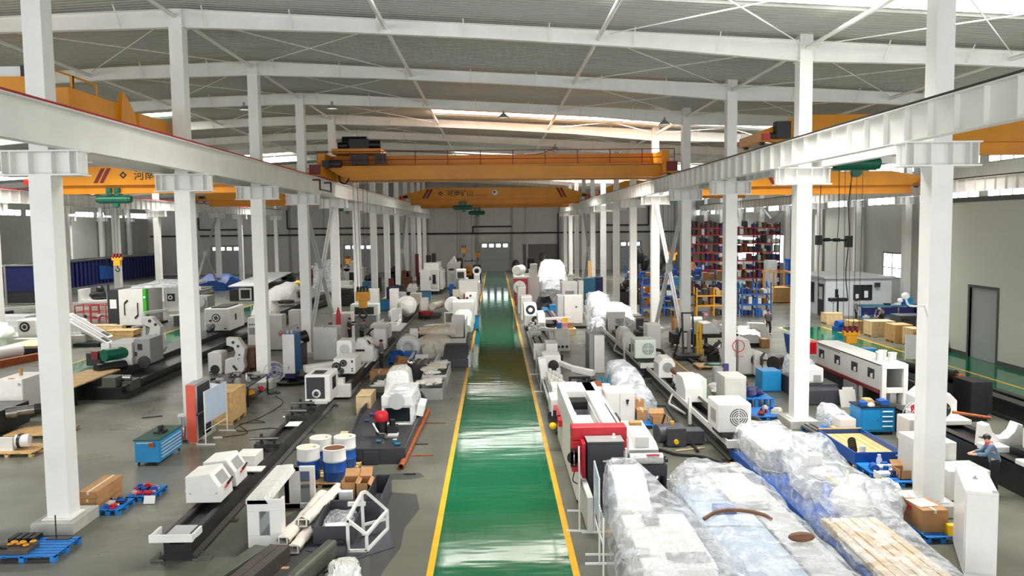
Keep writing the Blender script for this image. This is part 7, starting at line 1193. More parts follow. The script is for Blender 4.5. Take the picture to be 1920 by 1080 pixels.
T = thing('wrapped_machine', 'blue machine bed under clear film with a brown strap, bottom edge', 'machine', (5.3, 18, 0))
part(T, 'blue_bed', 'board_blue', B(4.55, 5.9, 13.8, 20.4, .15, .8), bev=.05); part(T, 'blue_side', 'deep_blue', B(4.5, 4.55, 16, 20.6, .05, .5), B(5.0, 5.5, 18.2, 18.5, .78, .95)); part(T, 'upright', 'offwhite', Cy((5.15, 20.0, .8), (5.15, 20.0, 1.4), .2), B(5.5, 6.4, 18.6, 20.8, .15, .95)); part(T, 'right_bed', 'pale_grey', B(6.0, 6.8, 13.8, 20.4, .1, .75), bev=.04); part(T, 'film', 'film', Wrap([(13.2, 4.5, 7.0, .95), (16, 4.45, 6.95, 1.0), (18.3, 4.4, 6.9, 1.05), (19.5, 4.35, 6.8, 1.3), (20.8, 4.45, 6.7, 1.25), (21.4, 4.6, 6.4, .7)], z0=.02, jag=.05, p=.42, n=21, sub=4)); part(T, 'upper_film', 'film_clear', Wrap([(19.2, 4.6, 5.6, 1.25), (20.1, 4.6, 5.6, 1.6), (20.8, 4.7, 5.5, 1.3)], z0=.7, jag=.05)); part(T, 'strap', 'brown', Hose([(4.55, 17.5, .95), (4.9, 17.6, 1.08), (5.4, 17.6, 1.1), (5.85, 17.45, 1.05), (6.0, 17.3, .98)], .045)); part(T, 'skid', 'wood', B(4.6, 6.7, 20.6, 20.8, 0, .12), B(4.6, 6.7, 15, 15.2, 0, .12))
solo('dark_bottle', 'dark brown oval object lying on film at the bottom edge', 'object', 'brown', Bl((6.15, 15.95, 1.12), .28, .12, .1, 14), loc=None)
T = thing('wrapped_machine', 'long blue pallet machine under clear film in front of the nearest right column', 'machine', (8.2, 20, 0))
part(T, 'blue_base', 'deep_blue', Pr([(13.5, .1), (13.5, .42), (25.2, .42), (25.2, .1)], 'x', 7.35, 8.9), bev=.02); part(T, 'planks', 'wood_pale', *[B(7.5+i*.22, 7.68+i*.22, 13.6, 18.3, .43, .62) for i in range(6)]); part(T, 'rear_block', 'offwhite', B(7.55, 8.9, 22.4, 25, .43, 1.1), bev=.04); part(T, 'white_panel', 'white_paint', B(7.95, 8.3, 20.2, 20.5, .43, 1.55), B(7.85, 7.95, 20.2, 21.3, .43, 1.5), bev=.01, label='grey white panel standing upright'); part(T, 'upright', 'white_paint', Cy((8.1, 21.3, .5), (8.1, 21.3, 1.85), .18)); part(T, 'front_casting', 'white_paint', Bl((8.5, 19.0, .75), .45, .6, .4, 14, .05), Bl((9.0, 19.8, .8), .4, .5, .35, 12, .05)); part(T, 'white_pole', 'white_paint', Cy((8.35, 18.9, .6), (8.55, 19.3, 1.45), .035))
part(T, 'film', 'film', Wrap([(13.2, 7.3, 9.0, .7), (16.5, 7.3, 9.1, .8), (18.2, 7.35, 9.2, 1.0), (18.9, 7.35, 9.3, 1.3), (19.6, 7.4, 9.5, 1.15), (20.4, 7.4, 9.2, 1.35), (21.2, 7.45, 9.0, 1.9), (21.8, 7.4, 9.0, 1.35), (23, 7.35, 9.05, 1.25), (25.1, 7.4, 9.1, 1.3), (25.5, 7.5, 9.0, .9)], z0=.25, jag=.05, p=.4, n=21, sub=4)); part(T, 'film_tail', 'film_dense', Wrap([(18.6, 8.8, 9.6, .9), (19.4, 8.9, 10.0, 1.2), (20, 8.9, 9.9, 1.0)], z0=.3, jag=.07)); part(T, 'tape', 'white_paint', Bar((7.4, 22.8, .85), (7.8, 21.6, 1.35), .04, .01), Bar((7.42, 22.2, .6), (7.6, 21.2, .8), .03, .01)); part(T, 'skid', 'wood', B(7.2, 8.9, 24.4, 24.6, 0, .1), B(7.2, 8.9, 21, 21.2, 0, .1), B(7.3, 8.9, 16, 16.2, 0, .1)); part(T, 'film_cord', 'rubber', Hose([(7.9, 20.1, 1.1), (8.2, 19.8, .98), (8.6, 19.4, .9), (8.9, 19.2, .86)], .012, 5))
solo('power_cable', 'black power cable looping over the floor toward the nearest right column', 'cable', 'rubber', Hose([(8.9, 24.9, .02), (9.6, 26.3, .02), (10.3, 26.6, .02), (10.6, 25.4, .02), (10.3, 23.2, .02), (10.4, 21.4, .02), (10.55, 20.9, .02), (10.65, 20.75, .02)], .018, 6), Hose([(9.4, 21.6, .02), (9.7, 20.3, .02), (10.1, 19.7, .02), (10.3, 19.5, .02)], .028, 6), Hose([(10.45, 21.3, .02), (10.0, 21.0, .02), (9.5, 21.2, .02)], .014, 5))
# ================================================================== right bay
T = thing('electrical_cabinet', 'big white cabinet seen from its side at the bottom right corner', 'cabinet', (10.35, 17.0, 0), radians(-24))
part(T, 'body', 'white_paint', B(-.3, .32, -.75, 1.1, .08, 1.86), bev=.012); part(T, 'plinth', 'white_paint', B(-.27, .29, -.72, 1.07, 0, .08)); part(T, 'door', 'white_paint', B(-.27, .29, -.775, -.75, .12, 1.8), bev=.008); part(T, 'side_seam', 'pale_grey', B(-.303, -.299, -.7, 1.05, .1, .105)); part(T, 'lifting_eye', 'grey_paint', La((0, .2, 1.86), [(.05, 0), (.05, .02), (.02, .03), (.02, .06)], 12)); part(T, 'latch', 'pale_grey', B(.2, .3, -.74, -.7, 1.86, 1.9))
T = thing('control_desk', 'pale stepped metal desk cabinet behind the big white cabinet at right', 'cabinet', (12.2, 21.6, 0)); part(T, 'tall_part', 'offwhite', B(11.75, 12.75, 21.9, 23.2, .05, 1.35), bev=.02); part(T, 'low_part', 'offwhite', B(12.0, 13.1, 20.9, 21.88, .05, .85), bev=.02); each(T, 'door_rib', 'pale_grey', [B(11.9+i*.25, 12.0+i*.25, 21.87, 21.9, .86, 1.28) for i in range(3)]); part(T, 'plinth', 'dark_grey', B(11.8, 13, 21, 23.1, 0, .05))
pallet(9.95, 10.75, 18.2, 19.5, 'blue pallet under a taped cardboard box, at the foot of the nearest right column', group=None); T = carton(10.0, 10.62, 18.5, 19.4, .152, .68, 'taped cardboard box with white paper on top beside the nearest right column'); part(T, 'red_label', 'red', B(9.99, 9.998, 19.0, 19.2, .5, .62)); solo('white_paper', 'white sheet lying on the taped cardboard box by the nearest right column', 'paper', 'paper', Tx(B(10.02, 10.5, 18.75, 19.3, .69, .695), rz=.15, piv=(10.3, 19, .7)))
solo('yellow_box', 'small yellow black box beside the taped cardboard box', 'box', 'bright_yellow', B(10.5, 10.68, 18.24, 18.42, .152, .4))
# lathe bed with heads at the right edge
T = thing('lathe', 'black lathe bed with two white heads and steady rest at the right edge', 'machine', (15.3, 26, 0)); ang = 0
part(T, 'bed', 'black_oily', Pr([(14.2, 0), (14.3, .75), (14.55, .8), (14.55, .7), (15.2, .7), (15.2, .8), (15.45, .8), (15.55, 0)], 'y', 19, 31.2)); each(T, 'guide', 'dark_steel', [B(14.3, 14.55, 19, 31, .8, .82), B(15.2, 15.45, 19, 31, .8, .82)])
o = part(T, 'tailstock', 'white_paint', Pr([(14.3, .85), (14.3, 1.5), (14.6, 1.75), (15.1, 1.75), (15.35, 1.5), (15.35, .85)], 'y', 28.2, 29.6), bev=.04); chuck(T, 14.75, 28.2, 1.25, .26, .22); part(T, 'tailstock_foot', 'white_paint', B(14.2, 15.5, 27.6, 29.4, .82, 1.0), bev=.03); part(T, 'handle_bar', 'rust', Cy((15.0, 27.9, 1.2), (16.0, 27.4, 1.1), .05))
part(T, 'steady_rest', 'white_paint', Pr([(14.2, .82), (15.4, .82), (15.4, 1.5), (15.25, 1.55), (15.15, 1.3), (14.95, 1.12), (14.7, 1.12), (14.5, 1.3), (14.4, 1.55), (14.25, 1.5)], 'y', 24.9, 25.3), B(14.1, 14.7, 24.4, 25, .82, 1.0), bev=.02, label='white U-shaped steady rest'); part(T, 'tool_slide', 'black', B(14.7, 15.5, 23.6, 24.4, .82, 1.05), B(15.1, 15.5, 23.6, 24.2, 1.05, 1.6)); part(T, 'red_ring', 'red', Cy((15.2, 23.2, 1.1), (15.2, 23.2, 1.18), .2)); part(T, 'gauge', 'cream', Cy((15.0, 23.0, .95), (15.0, 23.0, 1.1), .22)); part(T, 'carriage', 'white_paint', B(14.2, 15.6, 22.2, 23.4, .82, .96), bev=.02)
o = part(T, 'headstock', 'white_paint', B(14.9, 16.6, 22.3, 24.2, .85, 1.65), bev=.08); chuck(T, 15.65, 22.3, 1.2, .3, .12, 'rust'); part(o, 'top_lid', 'pale_grey', B(15.1, 16.2, 22.6, 23.8, 1.65, 1.67)); part(T, 'lower_box', 'white_paint', B(14.5, 16.8, 21.0, 22.2, .4, .95), bev=.03); part(T, 'red_foot', 'red', B(15.55, 16.3, 20.4, 20.9, .0, .5))
T.location.y -= 1.8
T = thing('grey_pump', 'grey and black pump stack left of the nearest right column', 'pump', (12.6, 24.6, 0)); part(T, 'housing', 'offwhite', B(12.9, 13.5, 24.8, 25.6, .5, 1.3), bev=.03); part(T, 'black_motor', 'black', Cy((12.5, 24.3, .3), (13.5, 24.5, .3), .3), B(12.6, 13.4, 24.2, 24.9, .05, .6))
fan(13.75, 26.3, 'pedestal fan with red blades left of the nearest right column', 1.5, .5, 'red', .5)
# blue tool cabinet, box and pallets
T = tool_cabinet(12.75, 13.95, 27.8, 28.7, 1.02, 'blue tool cabinet with white drawer handles right of the aisle, by the second right column', 'y', 'black', 4)
for x, y, q, m, lb in ((12.95, 28.1, .14, 'deep_blue', 'left blue bag on the right blue tool cabinet'), (13.15, 27.95, .1, 'paper', 'white cup group on the right blue tool cabinet'), (13.3, 28.5, .16, 'wood', 'wooden box at the back of the right blue tool cabinet'), (13.7, 28.2, .17, 'deep_blue', 'right blue box on the right blue tool cabinet'), (13.5, 28.1, .08, 'black', 'black tool on the right blue tool cabinet')): solo('bench_item', lb, 'box', m, Wrap([(y-q, x-q, x+q, 1.02+q*.9), (y+q, x-q, x+q, 1.02+q)], z0=1.022, jag=.015, p=.35))
T = thing('white_box', 'white box with two round holes in front of the right blue tool cabinet', 'box', (11.9, 27.2, 0)); part(T, 'body', 'white_paint', B(11.65, 12.2, 26.95, 27.6, .16, .8), bev=.015); each(T, 'hole', 'grey_paint', [Cy((x, 26.94, .3), (x, 26.96, .3), .04) for x in (11.82, 12.04)]); pallet(11.0, 12.3, 26.9, 28.8, 'blue pallet with steel bars and the white holed box', group=None)
for i in range(5): solo('steel_bar', 'steel bar bundled on the blue pallet behind the deep blue box', 'bar', 'steel', Bar((11.05+i*.11, 27.2, .2+.05*(i % 2)), (11.0+i*.1, 28.6, .2+.05*(i % 2)), .09, .08), group='steel bars on the blue pallet')
carton(11.4, 11.62, 26.95, 27.3, .152, .5, 'narrow brown cardboard piece left of the white holed box'); solo('film_bundle', 'bundle of clear film wrapped tubes left of the right blue tool cabinet', 'bundle', 'film_dense', Wrap([(28.3, 11.9, 12.6, .7), (29.4, 11.8, 12.6, .85)], z0=.02, jag=.05))
T = thing('blue_crate', 'deep blue open steel box with wooden floor, white 7 on its front', 'box', (11.6, 25.2, 0)); tray(T, 'box', 'deep_blue', 10.85, 12.35, 24.0, 26.9, .1, .5, .04); part(T, 'wooden_floor', 'wood', *[B(10.9+i*.24, 11.12+i*.24, 24.05, 26.85, .3, .34) for i in range(6)]); each(T, 'skid', 'wood', [B(10.82, 11.1, y, y+.1, 0, .1) for y in (24.0, 25.2, 26.7)]); part(T, 'number', 'paper', Txt('7', .34, 12.08, 23.985, .18)); part(T, 'edge_board', 'wood', B(10.86, 12.34, 26.82, 26.88, .5, .53))
for i in range(5): solo('flange', 'black flange standing in the corner of the deep blue open box', 'flange', 'black', La((11.02+.1*i, 24.5+.25*i, .44), [(.05, 0), (.13, 0), (.13, .05), (.05, .05), (.05, 0)], 14, 'y'), group='black flanges in the blue box')
solo('white_can', 'white can standing in the deep blue open box', 'can', 'white_paint', Cy((11.2, 24.25, .34), (11.2, 24.25, .64), .1))
pallet(10.95, 11.9, 22.2, 23.9, 'blue pallet with blue parts between the open box and the nearest right column', group=None); pallet(10.85, 11.25, 22.9, 24.0, 'second blue pallet edge beside the deep blue open box', group=None, h=.2)
clutter(10, 11.05, 11.6, 22.6, 23.6, .155, 'blue part on the blue pallet near the nearest right column', 'blue parts on the pallet', ('deep_blue', 'navy', 'deep_blue', 'pink', 'paper'), .12); carton(11.45, 11.85, 22.4, 22.9, .152, .42, 'small open cardboard box on the blue pallet near the nearest right column', open_=True); solo('number_card', 'white card with figures hanging on the blue pallet near the nearest right column', 'sign', 'paper', B(10.9, 10.945, 22.5, 22.9, .1, .3)); solo('yellow_strip', 'yellow green strip on the edge of the blue pallet near the nearest right column', 'strip', 'bright_yellow', B(10.96, 11.0, 22.25, 22.7, .16, .2)); T = solo('blue_bottle', 'clear blue capped bottle on the blue pallet near the nearest right column', 'bottle', 'board_blue', La((11.35, 23.5, .3), [(.08, 0), (.08, .15), (.05, .2), (.05, .28)], 14))
# white machine with red skirt
T = thing('laser_cutter', 'long white machine with square windows and red skirt, open white end frame, right bay', 'machine', (15.4, 34, 0))
part(T, 'side_panel', 'white_paint', B(14.9, 14.98, 30.9, 37.2, .95, 1.95), bev=.01); part(T, 'top_panel', 'white_paint', Pr([(14.9, 1.95), (15.2, 2.02), (15.9, 2.0), (15.9, 1.92), (14.9, 1.9)], 'y', 30.9, 37.2)); part(T, 'red_skirt', 'dark_red', B(14.84, 14.92, 30.9, 37.2, .82, .95), label='red skirt'); part(T, 'far_panel', 'white_paint', B(15.85, 15.92, 30.9, 37.2, .3, 1.95)); part(T, 'end_frame', 'white_paint', Fr('y', 30.75, 30.92, 14.9, 15.92, .02, 1.98, .18), B(15.08, 15.74, 30.75, 30.92, .85, 1.05), bev=.015); part(T, 'inner_back', 'black', B(15.0, 15.85, 32.5, 32.6, .1, 1.9)); part(T, 'inner_door', 'pale_grey', B(15.35, 15.6, 31.8, 31.85, 1.1, 1.75), B(15.45, 15.7, 31.2, 31.6, .1, .8)); part(T, 'slot_line', 'dark_grey', B(14.895, 14.9, 34.6, 37.0, 1.83, 1.86))
for y in (31.4, 32.9, 34.6, 36.3): o = part(T, 'window', 'dark_grey', B(14.88, 14.9, y, y+.55, 1.3, 1.68)); part(o, 'window_part', 'paper', B(14.87, 14.88, y+.1, y+.3, 1.32, 1.5)); part(o, 'gear', 'black', Cy((14.865, y+.3, 1.55), (14.88, y+.3, 1.55), .09))
part(T, 'leg', 'white_paint', B(14.92, 15.1, 32.6, 32.8, 0, .85)); part(T, 'tank', 'dark_grey', B(15.0, 15.8, 32.7, 36.8, 0, .8)); part(T, 'under_box', 'grey_paint', B(14.8, 14.95, 32.9, 34.0, 0, .8)); part(T, 'red_portal', 'red', B(14.6, 16.2, 38.2, 38.8, 1.2, 1.8), B(14.6, 14.85, 38.2, 38.8, .5, 1.2), B(15.9, 16.2, 38.2, 38.8, .5, 1.2), bev=.04, label='red portal at the far end'); part(T, 'portal_foot', 'black', B(14.5, 14.8, 38.2, 38.8, 0, .5), B(15.9, 16.2, 38.2, 38.8, 0, .5))
for i, (x, y) in enumerate(((15.2, 31.6), (15.45, 31.9), (15.55, 31.3))): solo('paint_bucket', 'white bucket standing on top of the red skirted white machine', 'bucket', 'white_paint', La((x, y, 2.0), [(.13, 0), (.16, .32), (.17, .32), (.17, .36), (.02, .37)], 18), group='white buckets on the machine')
T = thing('chip_tank', 'charcoal tank with white wrapped motor on top right of the second right column', 'machine', (13.4, 33.5, 0)); part(T, 'tank', 'charcoal', Pr([(32.6, .03), (32.6, .62), (33, .72), (36.5, .72), (36.5, .03)], 'x', 12.75, 14.1), bev=.02); part(T, 'lid', 'dark_grey', B(12.7, 14.15, 33, 36.5, .72, .78)); part(T, 'motor', 'white_paint', B(12.95, 13.65, 33.2, 34.2, .78, 1.45), bev=.1); part(T, 'motor_label', 'grey_paint', B(13.2, 13.5, 33.17, 33.2, .9, 1.15)); part(T, 'film_cover', 'film_dense', Wrap([(34.5, 12.9, 14, 1.4), (35.8, 12.8, 14, 1.7)], z0=.78, jag=.06)); part(T, 'foot', 'black', B(12.8, 14, 32.7, 36.4, 0, .03))
T = thing('loose_panel', 'white sheet metal panel leaning in front of the charcoal tank', 'panel', (14.2, 32, 0)); part(T, 'sheet', 'offwhite', Tx(B(13.95, 14.6, 32.2, 32.24, 0, .72), rx=-.35, piv=(14.2, 32.2, 0)), Tx(B(14.1, 14.55, 32.2, 32.24, .72, .82), rx=-.35, piv=(14.2, 32.2, 0)))
cabinet(11.75, 12.6, 35.3, 36.3, .95, 'teal blue cabinet behind the second right column', 'blue', base=.04, name='tool_cabinet', handle=None); T = thing('white_motor', 'white grey motor casting right of the teal blue cabinet', 'motor', (13.2, 37, 0)); part(T, 'body', 'offwhite', B(12.9, 13.8, 36.6, 38, .1, .6), bev=.05); part(T, 'wheels', 'dark_steel', Cy((13.0, 37.5, .9), (13.5, 38, .9), .35), Cy((12.7, 39, .8), (13, 39.4, .8), .3)); part(T, 'base', 'dark_grey', B(12.8, 13.9, 36.7, 38, 0, .1)); part(T, 'brown_lid', 'brown', B(12.6, 13.1, 39, 39.8, .6, .9))
pallet(9.6, 11.0, 30.2, 31.9, 'nearer blue pallet with purple cables behind the second right column', group=None); pallet(9.8, 11.2, 32.2, 33.8, 'farther blue pallet box with boards behind the second right column', h=.4, group=None)
solo('purple_cables', 'heap of purple and black cables on the blue pallet behind the second right column', 'cables', 'navy', Bl((10.5, 32.9, .55), .45, .5, .22, 14, .3)); solo('wood_boards', 'pale wooden boards on the farther blue pallet box', 'boards', 'wood_pale', Tx(B(9.9, 10.9, 33.2, 33.7, .402, .5), rz=.1, piv=(10.4, 33.5, .4)), Tx(B(10.2, 11.0, 33.0, 33.4, .5, .55), rz=-.2, piv=(10.6, 33.2, .5))); clutter(8, 9.8, 10.9, 30.4, 31.7, .155, 'small part on the nearer blue pallet behind the second right column', 'parts on the nearer pallet', ('cream', 'pink', 'deep_blue', 'dark_red', 'paper'), .12); solo('white_rags', 'white rags and red drill beside the farther blue pallet box', 'rags', 'white_wrap', Bl((9.6, 34.6, .3), .4, .6, .3, 12, .2)); T = thing('hand_drill', 'red hand drill on white rags behind the third right column', 'drill', (10.6, 35.0, .1)); part(T, 'body', 'dark_red', Cy((10.3, 34.6, .45), (10.9, 34.9, .5), .12)); part(T, 'grip', 'pink', B(10.5, 10.8, 34.7, 34.9, .5, .62)); part(T, 'stand', 'grey_paint', B(10.3, 10.9, 34.5, 35, .0, .34))
T = thing('control_console', 'beige machine console with hoses right of the third right column', 'machine', (12.5, 39.3, 0)); part(T, 'column', 'offwhite', Pr([(11.85, .1), (11.85, 1.8), (12.35, 1.8), (12.55, 1.2), (12.55, .1)], 'y', 39.2, 40.6), bev=.02); part(T, 'side_box', 'offwhite', Pr([(12.55, .1), (12.55, 1.1), (12.75, 1.25), (13.2, 1.1), (13.2, .1)], 'y', 38.9, 40), bev=.03); part(T, 'hose', 'dark_steel', Hose([(13.0, 38.8, 1.2), (12.8, 38.7, .9), (13.1, 38.7, .85)], .05), Hose([(12.85, 38.7, .8), (12.85, 38.6, .4), (12.85, 38.5, -.0+.04)], .03)); part(T, 'base', 'black', B(11.9, 13.2, 39, 40.5, 0, .1))
# hand truck, bench and scrap between the third and fourth right columns
T = thing('pallet_stacker', 'black hand stacker with tall mast left of the third right column', 'stacker', (10.8, 45, 0)); each(T, 'mast', 'black', [Bar((x, 45.2, .1), (x, 45.6, 2.5), .09, .12) for x in (10.55, 11.15)]); each(T, 'cross_bar', 'black', [Bar((10.55, 45.2+.17*z, z), (11.15, 45.2+.17*z, z), .08, .08) for z in (.5, 1.4, 2.45)]); part(T, 'brace', 'black', Bar((9.95, 44.8, .15), (10.5, 45.5, 1.6), .07, .07)); part(T, 'base', 'black', B(10.0, 11.2, 44, 45.5, .03, .25)); each(T, 'fork', 'black', [B(10.5, 10.65, 43, 44.2, .06, .14), B(11.0, 11.15, 43, 44.2, .06, .14)]); part(T, 'chain_guard', 'grey_paint', B(10.75, 10.95, 45.1, 45.2, .3, 1.5)); each(T, 'wheel', 'dark_grey', [Cy((10.05, 44.2, .1), (10.15, 44.2, .1), .1), Cy((11.05, 44.2, .1), (11.15, 44.2, .1), .1)])
solo('orange_tube', 'orange and yellow upright tubes beside the black hand stacker', 'tube', 'bright_yellow', Cy((11.75, 46, 0), (11.8, 46.4, 1.75), .09), Cy((11.55, 46, 0), (11.6, 46.4, 1.7), .07)); T = thing('white_unit', 'white machine unit on a dark bench left of the third right column', 'machine', (12.6, 46.5, 0)); part(T, 'bench', 'black', B(11.9, 13.9, 46, 47.6, .95, 1.15), B(12, 12.15, 46.1, 46.3, 0, .95), B(13.6, 13.75, 46.1, 46.3, 0, .95)); part(T, 'unit', 'white_paint', Pr([(11.9, 1.15), (11.9, 1.75), (12.4, 1.8), (12.9, 1.3), (12.9, 1.15)], 'y', 46.2, 47.4), bev=.03); part(T, 'cover', 'offwhite', Pr([(12.7, 1.2), (12.8, 1.9), (13.0, 1.6), (13.9, 1.55), (14.0, 1.2)], 'y', 46.4, 47.4)); 
T = thing('dark_scrap', 'pile of dark machine scrap under the bench left of the third right column', 'scrap', (12.5, 44.5, 0)); 
for i in range(9): part(T, 'scrap_piece', random.choice(['black', 'dark_steel', 'brown', 'dark_grey']), Tx(join(B(-.3, .3, -.15, .15, 0, .35), Cy((-.2, 0, .35), (.3, 0, .55), .1)), x=11.8+.25*(i % 5), y=43.6+.5*(i % 4), z=.02+.25*(i % 3), rz=i, rx=.4*(i % 3)))
part(T, 'white_bracket', 'white_paint', Bar((12.2, 43.3, .2), (12.0, 43.1, .9), .06, .2), Bar((12.5, 43.2, .3), (12.6, 43, 1.1), .04, .1)); T = thing('green_trolley', 'low wooden board with dark green sheet on the floor left of the third right column', 'board', (11.4, 41.8, 0)); part(T, 'board', 'wood', B(10.4, 12.3, 41.2, 42.4, .08, .14)); part(T, 'green_sheet', 'hoist_green', Bl((11.4, 41.8, .16), .6, .4, .1, 12, .15)); part(T, 'rusty_edge', 'rust', B(10.4, 10.6, 41.2, 42.3, .0, .08), B(11.5, 12.2, 41.15, 41.25, .0, .1))
T = thing('waste_can', 'grey waste can with purple bag in front of the third right column', 'bin', (10.65, 37.4, 0)); part(T, 'can', 'pale_grey', La((10.3, 37.2, 0), [(.24, 0), (.27, .85), (.25, .85), (.22, .05)], 18)); part(T, 'bag', 'purple', B(10.5, 10.75, 37.0, 37.2, .5, 1.0)); 
T = thing('red_hose_reel', 'thin red hose reel frame on the third right column', 'hose reel', (11.5, 37.9, 1.2)); part(T, 'reel', 'red', Tu([(11.45+.28*cos(a), 37.85, 1.7+.28*sin(a)) for a in [i*pi/10 for i in range(21)]], .02, 6), Tu([(11.3, 37.84, 2.0), (11.3, 37.84, 1.2), (11.7, 37.84, 1.2)], .015, 5)); solo('red_base_mark', 'red oval cushion at the foot of the third right column', 'cushion', 'dark_red', Cy((11.0, 37.75, .302), (11.0, 37.75, .42), .22, n=20), loc=None)
T = thing('wrapped_machine', 'white sheet covered machine parts pile right of the third right column', 'machine', (15.7, 49, 0)); part(T, 'cover', 'white_wrap', Wrap([(48.4, 14.5, 16, .8), (49.2, 14.6, 16.3, 1.2), (50.5, 14.8, 16.4, 1.1)], z0=.25, jag=.07)); part(T, 'white_panel', 'white_paint', Pr([(15.6, .3), (15.5, 1.4), (16.5, 1.35), (16.75, .3)], 'y', 49, 49.6), bev=.02); part(T, 'base', 'black', B(14.7, 16.5, 48.6, 50.3, 0, .3))
carton(15.9, 16.4, 48.0, 48.5, 0, .55, 'brown cardboard box on the floor before the white sheet covered pile'); solo('round_casting', 'dark round casting on the floor beside the third right column', 'casting', 'dark_steel', La((14.4, 48.6, 0), [(.2, 0), (.45, 0), (.45, .3), (.2, .3), (.2, 0)], 18))
# dark machine lots between fourth and fifth column
for x, y, w_, h, m, lb in ((9.6, 51.5, 1.2, .9, 'dark_grey', 'dark cast machine base left of the fourth right column'), (11.6, 49, 1.5, 1.1, 'black', 'black machine with teal parts right of the fourth right column'), (9.9, 56.5, 1.6, 1.0, 'dark_steel', 'dark trolley with white box before the blue shelf posts'), (13.0, 52, 1.2, 1.4, 'offwhite', 'pale wrapped machine behind the crossed brace right of the aisle')):
    T = thing('stored_machine', lb, 'machine', (x, y, 0)); part(T, 'body', m, B(x-w_/2, x+w_/2, y, y+w_, .1, h*.7), bev=.03); part(T, 'top', 'teal' if m == 'black' else m, Cy((x-w_*.3, y+.3, h*.8), (x+w_*.3, y+.3, h*.8), h*.25), B(x-w_*.3, x+w_*.2, y+.5, y+.9, h*.7, h)); part(T, 'feet', 'black', B(x-w_*.4, x+w_*.4, y+.1, y+w_-.1, 0, .1))
for i, (z0, z1, lb) in enumerate(((0, .8, 'lower brown cardboard drum stack behind the crossed brace, right'), (.81, 2.2, 'upper tall brown cardboard box behind the crossed brace, right'))): solo('cardboard_box', lb, 'box', 'cardboard', Cy((13.2, 57, z0), (13.2, 57, z1), .75 if i == 0 else .6, n=16) if i == 0 else B(12.7, 13.6, 56.6, 57.4, z0, z1))
T = thing('pipe_fan', 'white round fan head on the column row far right of the aisle', 'fan', (10.9, 100, 3)); part(T, 'ring', 'white_paint', La((11.6, 99.7, 3.6), [(.5, -.1), (.7, -.1), (.7, .1), (.5, .1), (.5, -.1)], 20, 'y')); part(T, 'pole', 'white_paint', Cy((11.6, 99.8, 0), (11.6, 99.8, 3.0), .05))
solo('brown_post', 'brown timber post beside the far right columns', 'post', 'wood', B(10.1, 10.5, 88, 88.4, 0, 3.6))
# black bed, easel, bins and crates on the right
for i, (x0, x1, y0, y1, lb) in enumerate(((19.2, 19.6, 24, 31.7, 'nearer black steel bed lying at the right edge by the green lane'), (20.0, 20.25, 24, 32.0, 'farther black steel rail of the bed at the right edge by the green lane'))):
    T = thing('machine_bed', lb, 'machine bed', ((x0+x1)/2, y0, 0)); part(T, 'beam', 'black', Pr([(x0-.1, 0), (x0-.1, .1), (x0, .15), (x0, .62), (x0-.05, .7), (x1+.05, .7), (x1, .62), (x1, .15), (x1+.1, .1), (x1+.1, 0)], 'y', y0, y1)); part(T, 'top_rail', 'dark_steel', B(x0-.04, x1+.04, y0, y1, .7, .72)); part(T, 'end_stub', 'black', B(x0-.3, x0-.02, y1-.3, y1-.1, .25, .4))
T = thing('black_rollers', 'two long black rollers on a stand behind the white buckets', 'rollers', (17.8, 35, 0)); each(T, 'roller', 'black', [Cy((17.0, 37.5, 1.25), (18.6, 32.2, 1.25), .2), Cy((17.4, 37.8, 1.0), (19.0, 32.4, 1.0), .2)]); part(T, 'cradle', 'dark_grey', Pr([(32.6, 0), (32.6, .9), (37, .9), (37, 0)], 'x', 17.5, 18.1)); part(T, 'end_bracket', 'rust', B(18.6, 18.9, 32.0, 32.2, .9, 1.3)); part(T, 'lower_frame', 'black', B(17.2, 19.2, 32.4, 34.5, 0, .85))
solo('black_curtain', 'black blue machine edge just right of the nearest right column', 'machine', 'black', B(17.6, 18.4, 29.4, 30.6, .3, 1.5), B(17.7, 18.3, 29.5, 30.5, 0, .3)); solo('tyre_roll', 'dark rubber roll standing behind the red skirted machine end', 'roll', 'rubber', La((16.9, 30.9, 0), [(.35, 0), (.45, .1), (.42, 1.5), (.3, 1.55)], 20))
T = board_stand(20.1, 39.2, 21.2, 38.6, .75, 1.95, 'pale grey board easel standing on the green lane at right', 'pale_grey')
T = solo('blue_drum', 'light blue plastic drum on the green lane behind the yellow hook', 'drum', 'blue', La((18.9, 40.5, 0), [(.35, 0), (.4, .1), (.4, 1.0), (.36, 1.05), (.36, 1.1), (.02, 1.1)], 22)); T = thing('wheelie_bin', 'dark blue waste bin with white lid contents behind the second right column', 'bin', (16.9, 45, 0)); part(T, 'tub', 'deep_blue', Pr([(16.55, .1), (16.35, 1.25), (17.5, 1.25), (17.35, .1)], 'y', 44.6, 45.6), bev=.03); part(T, 'contents', 'white_wrap', Bl((16.9, 45.1, 1.25), .45, .4, .25, 12, .2)); each(T, 'castor', 'black', [Cy((x, y, .05), (x+.05, y, .05), .05) for x in (16.6, 17.2) for y in (44.7, 45.4)])
T = crate(24.3, 25.5, 58.8, 59.9, .78, 'pale wooden crate on the floor in front of the white office', 'wood_pale', slats=4); solo('wire_stand', 'thin black wire stand on the pale crate before the white office', 'stand', 'black', Cy((25.0, 59.4, .81), (25.0, 59.4, 1.6), .02), La((25.0, 59.4, 1.7), [(.18, -.02), (.2, 0), (.18, .02), (.18, -.02)], 12, 'y'))
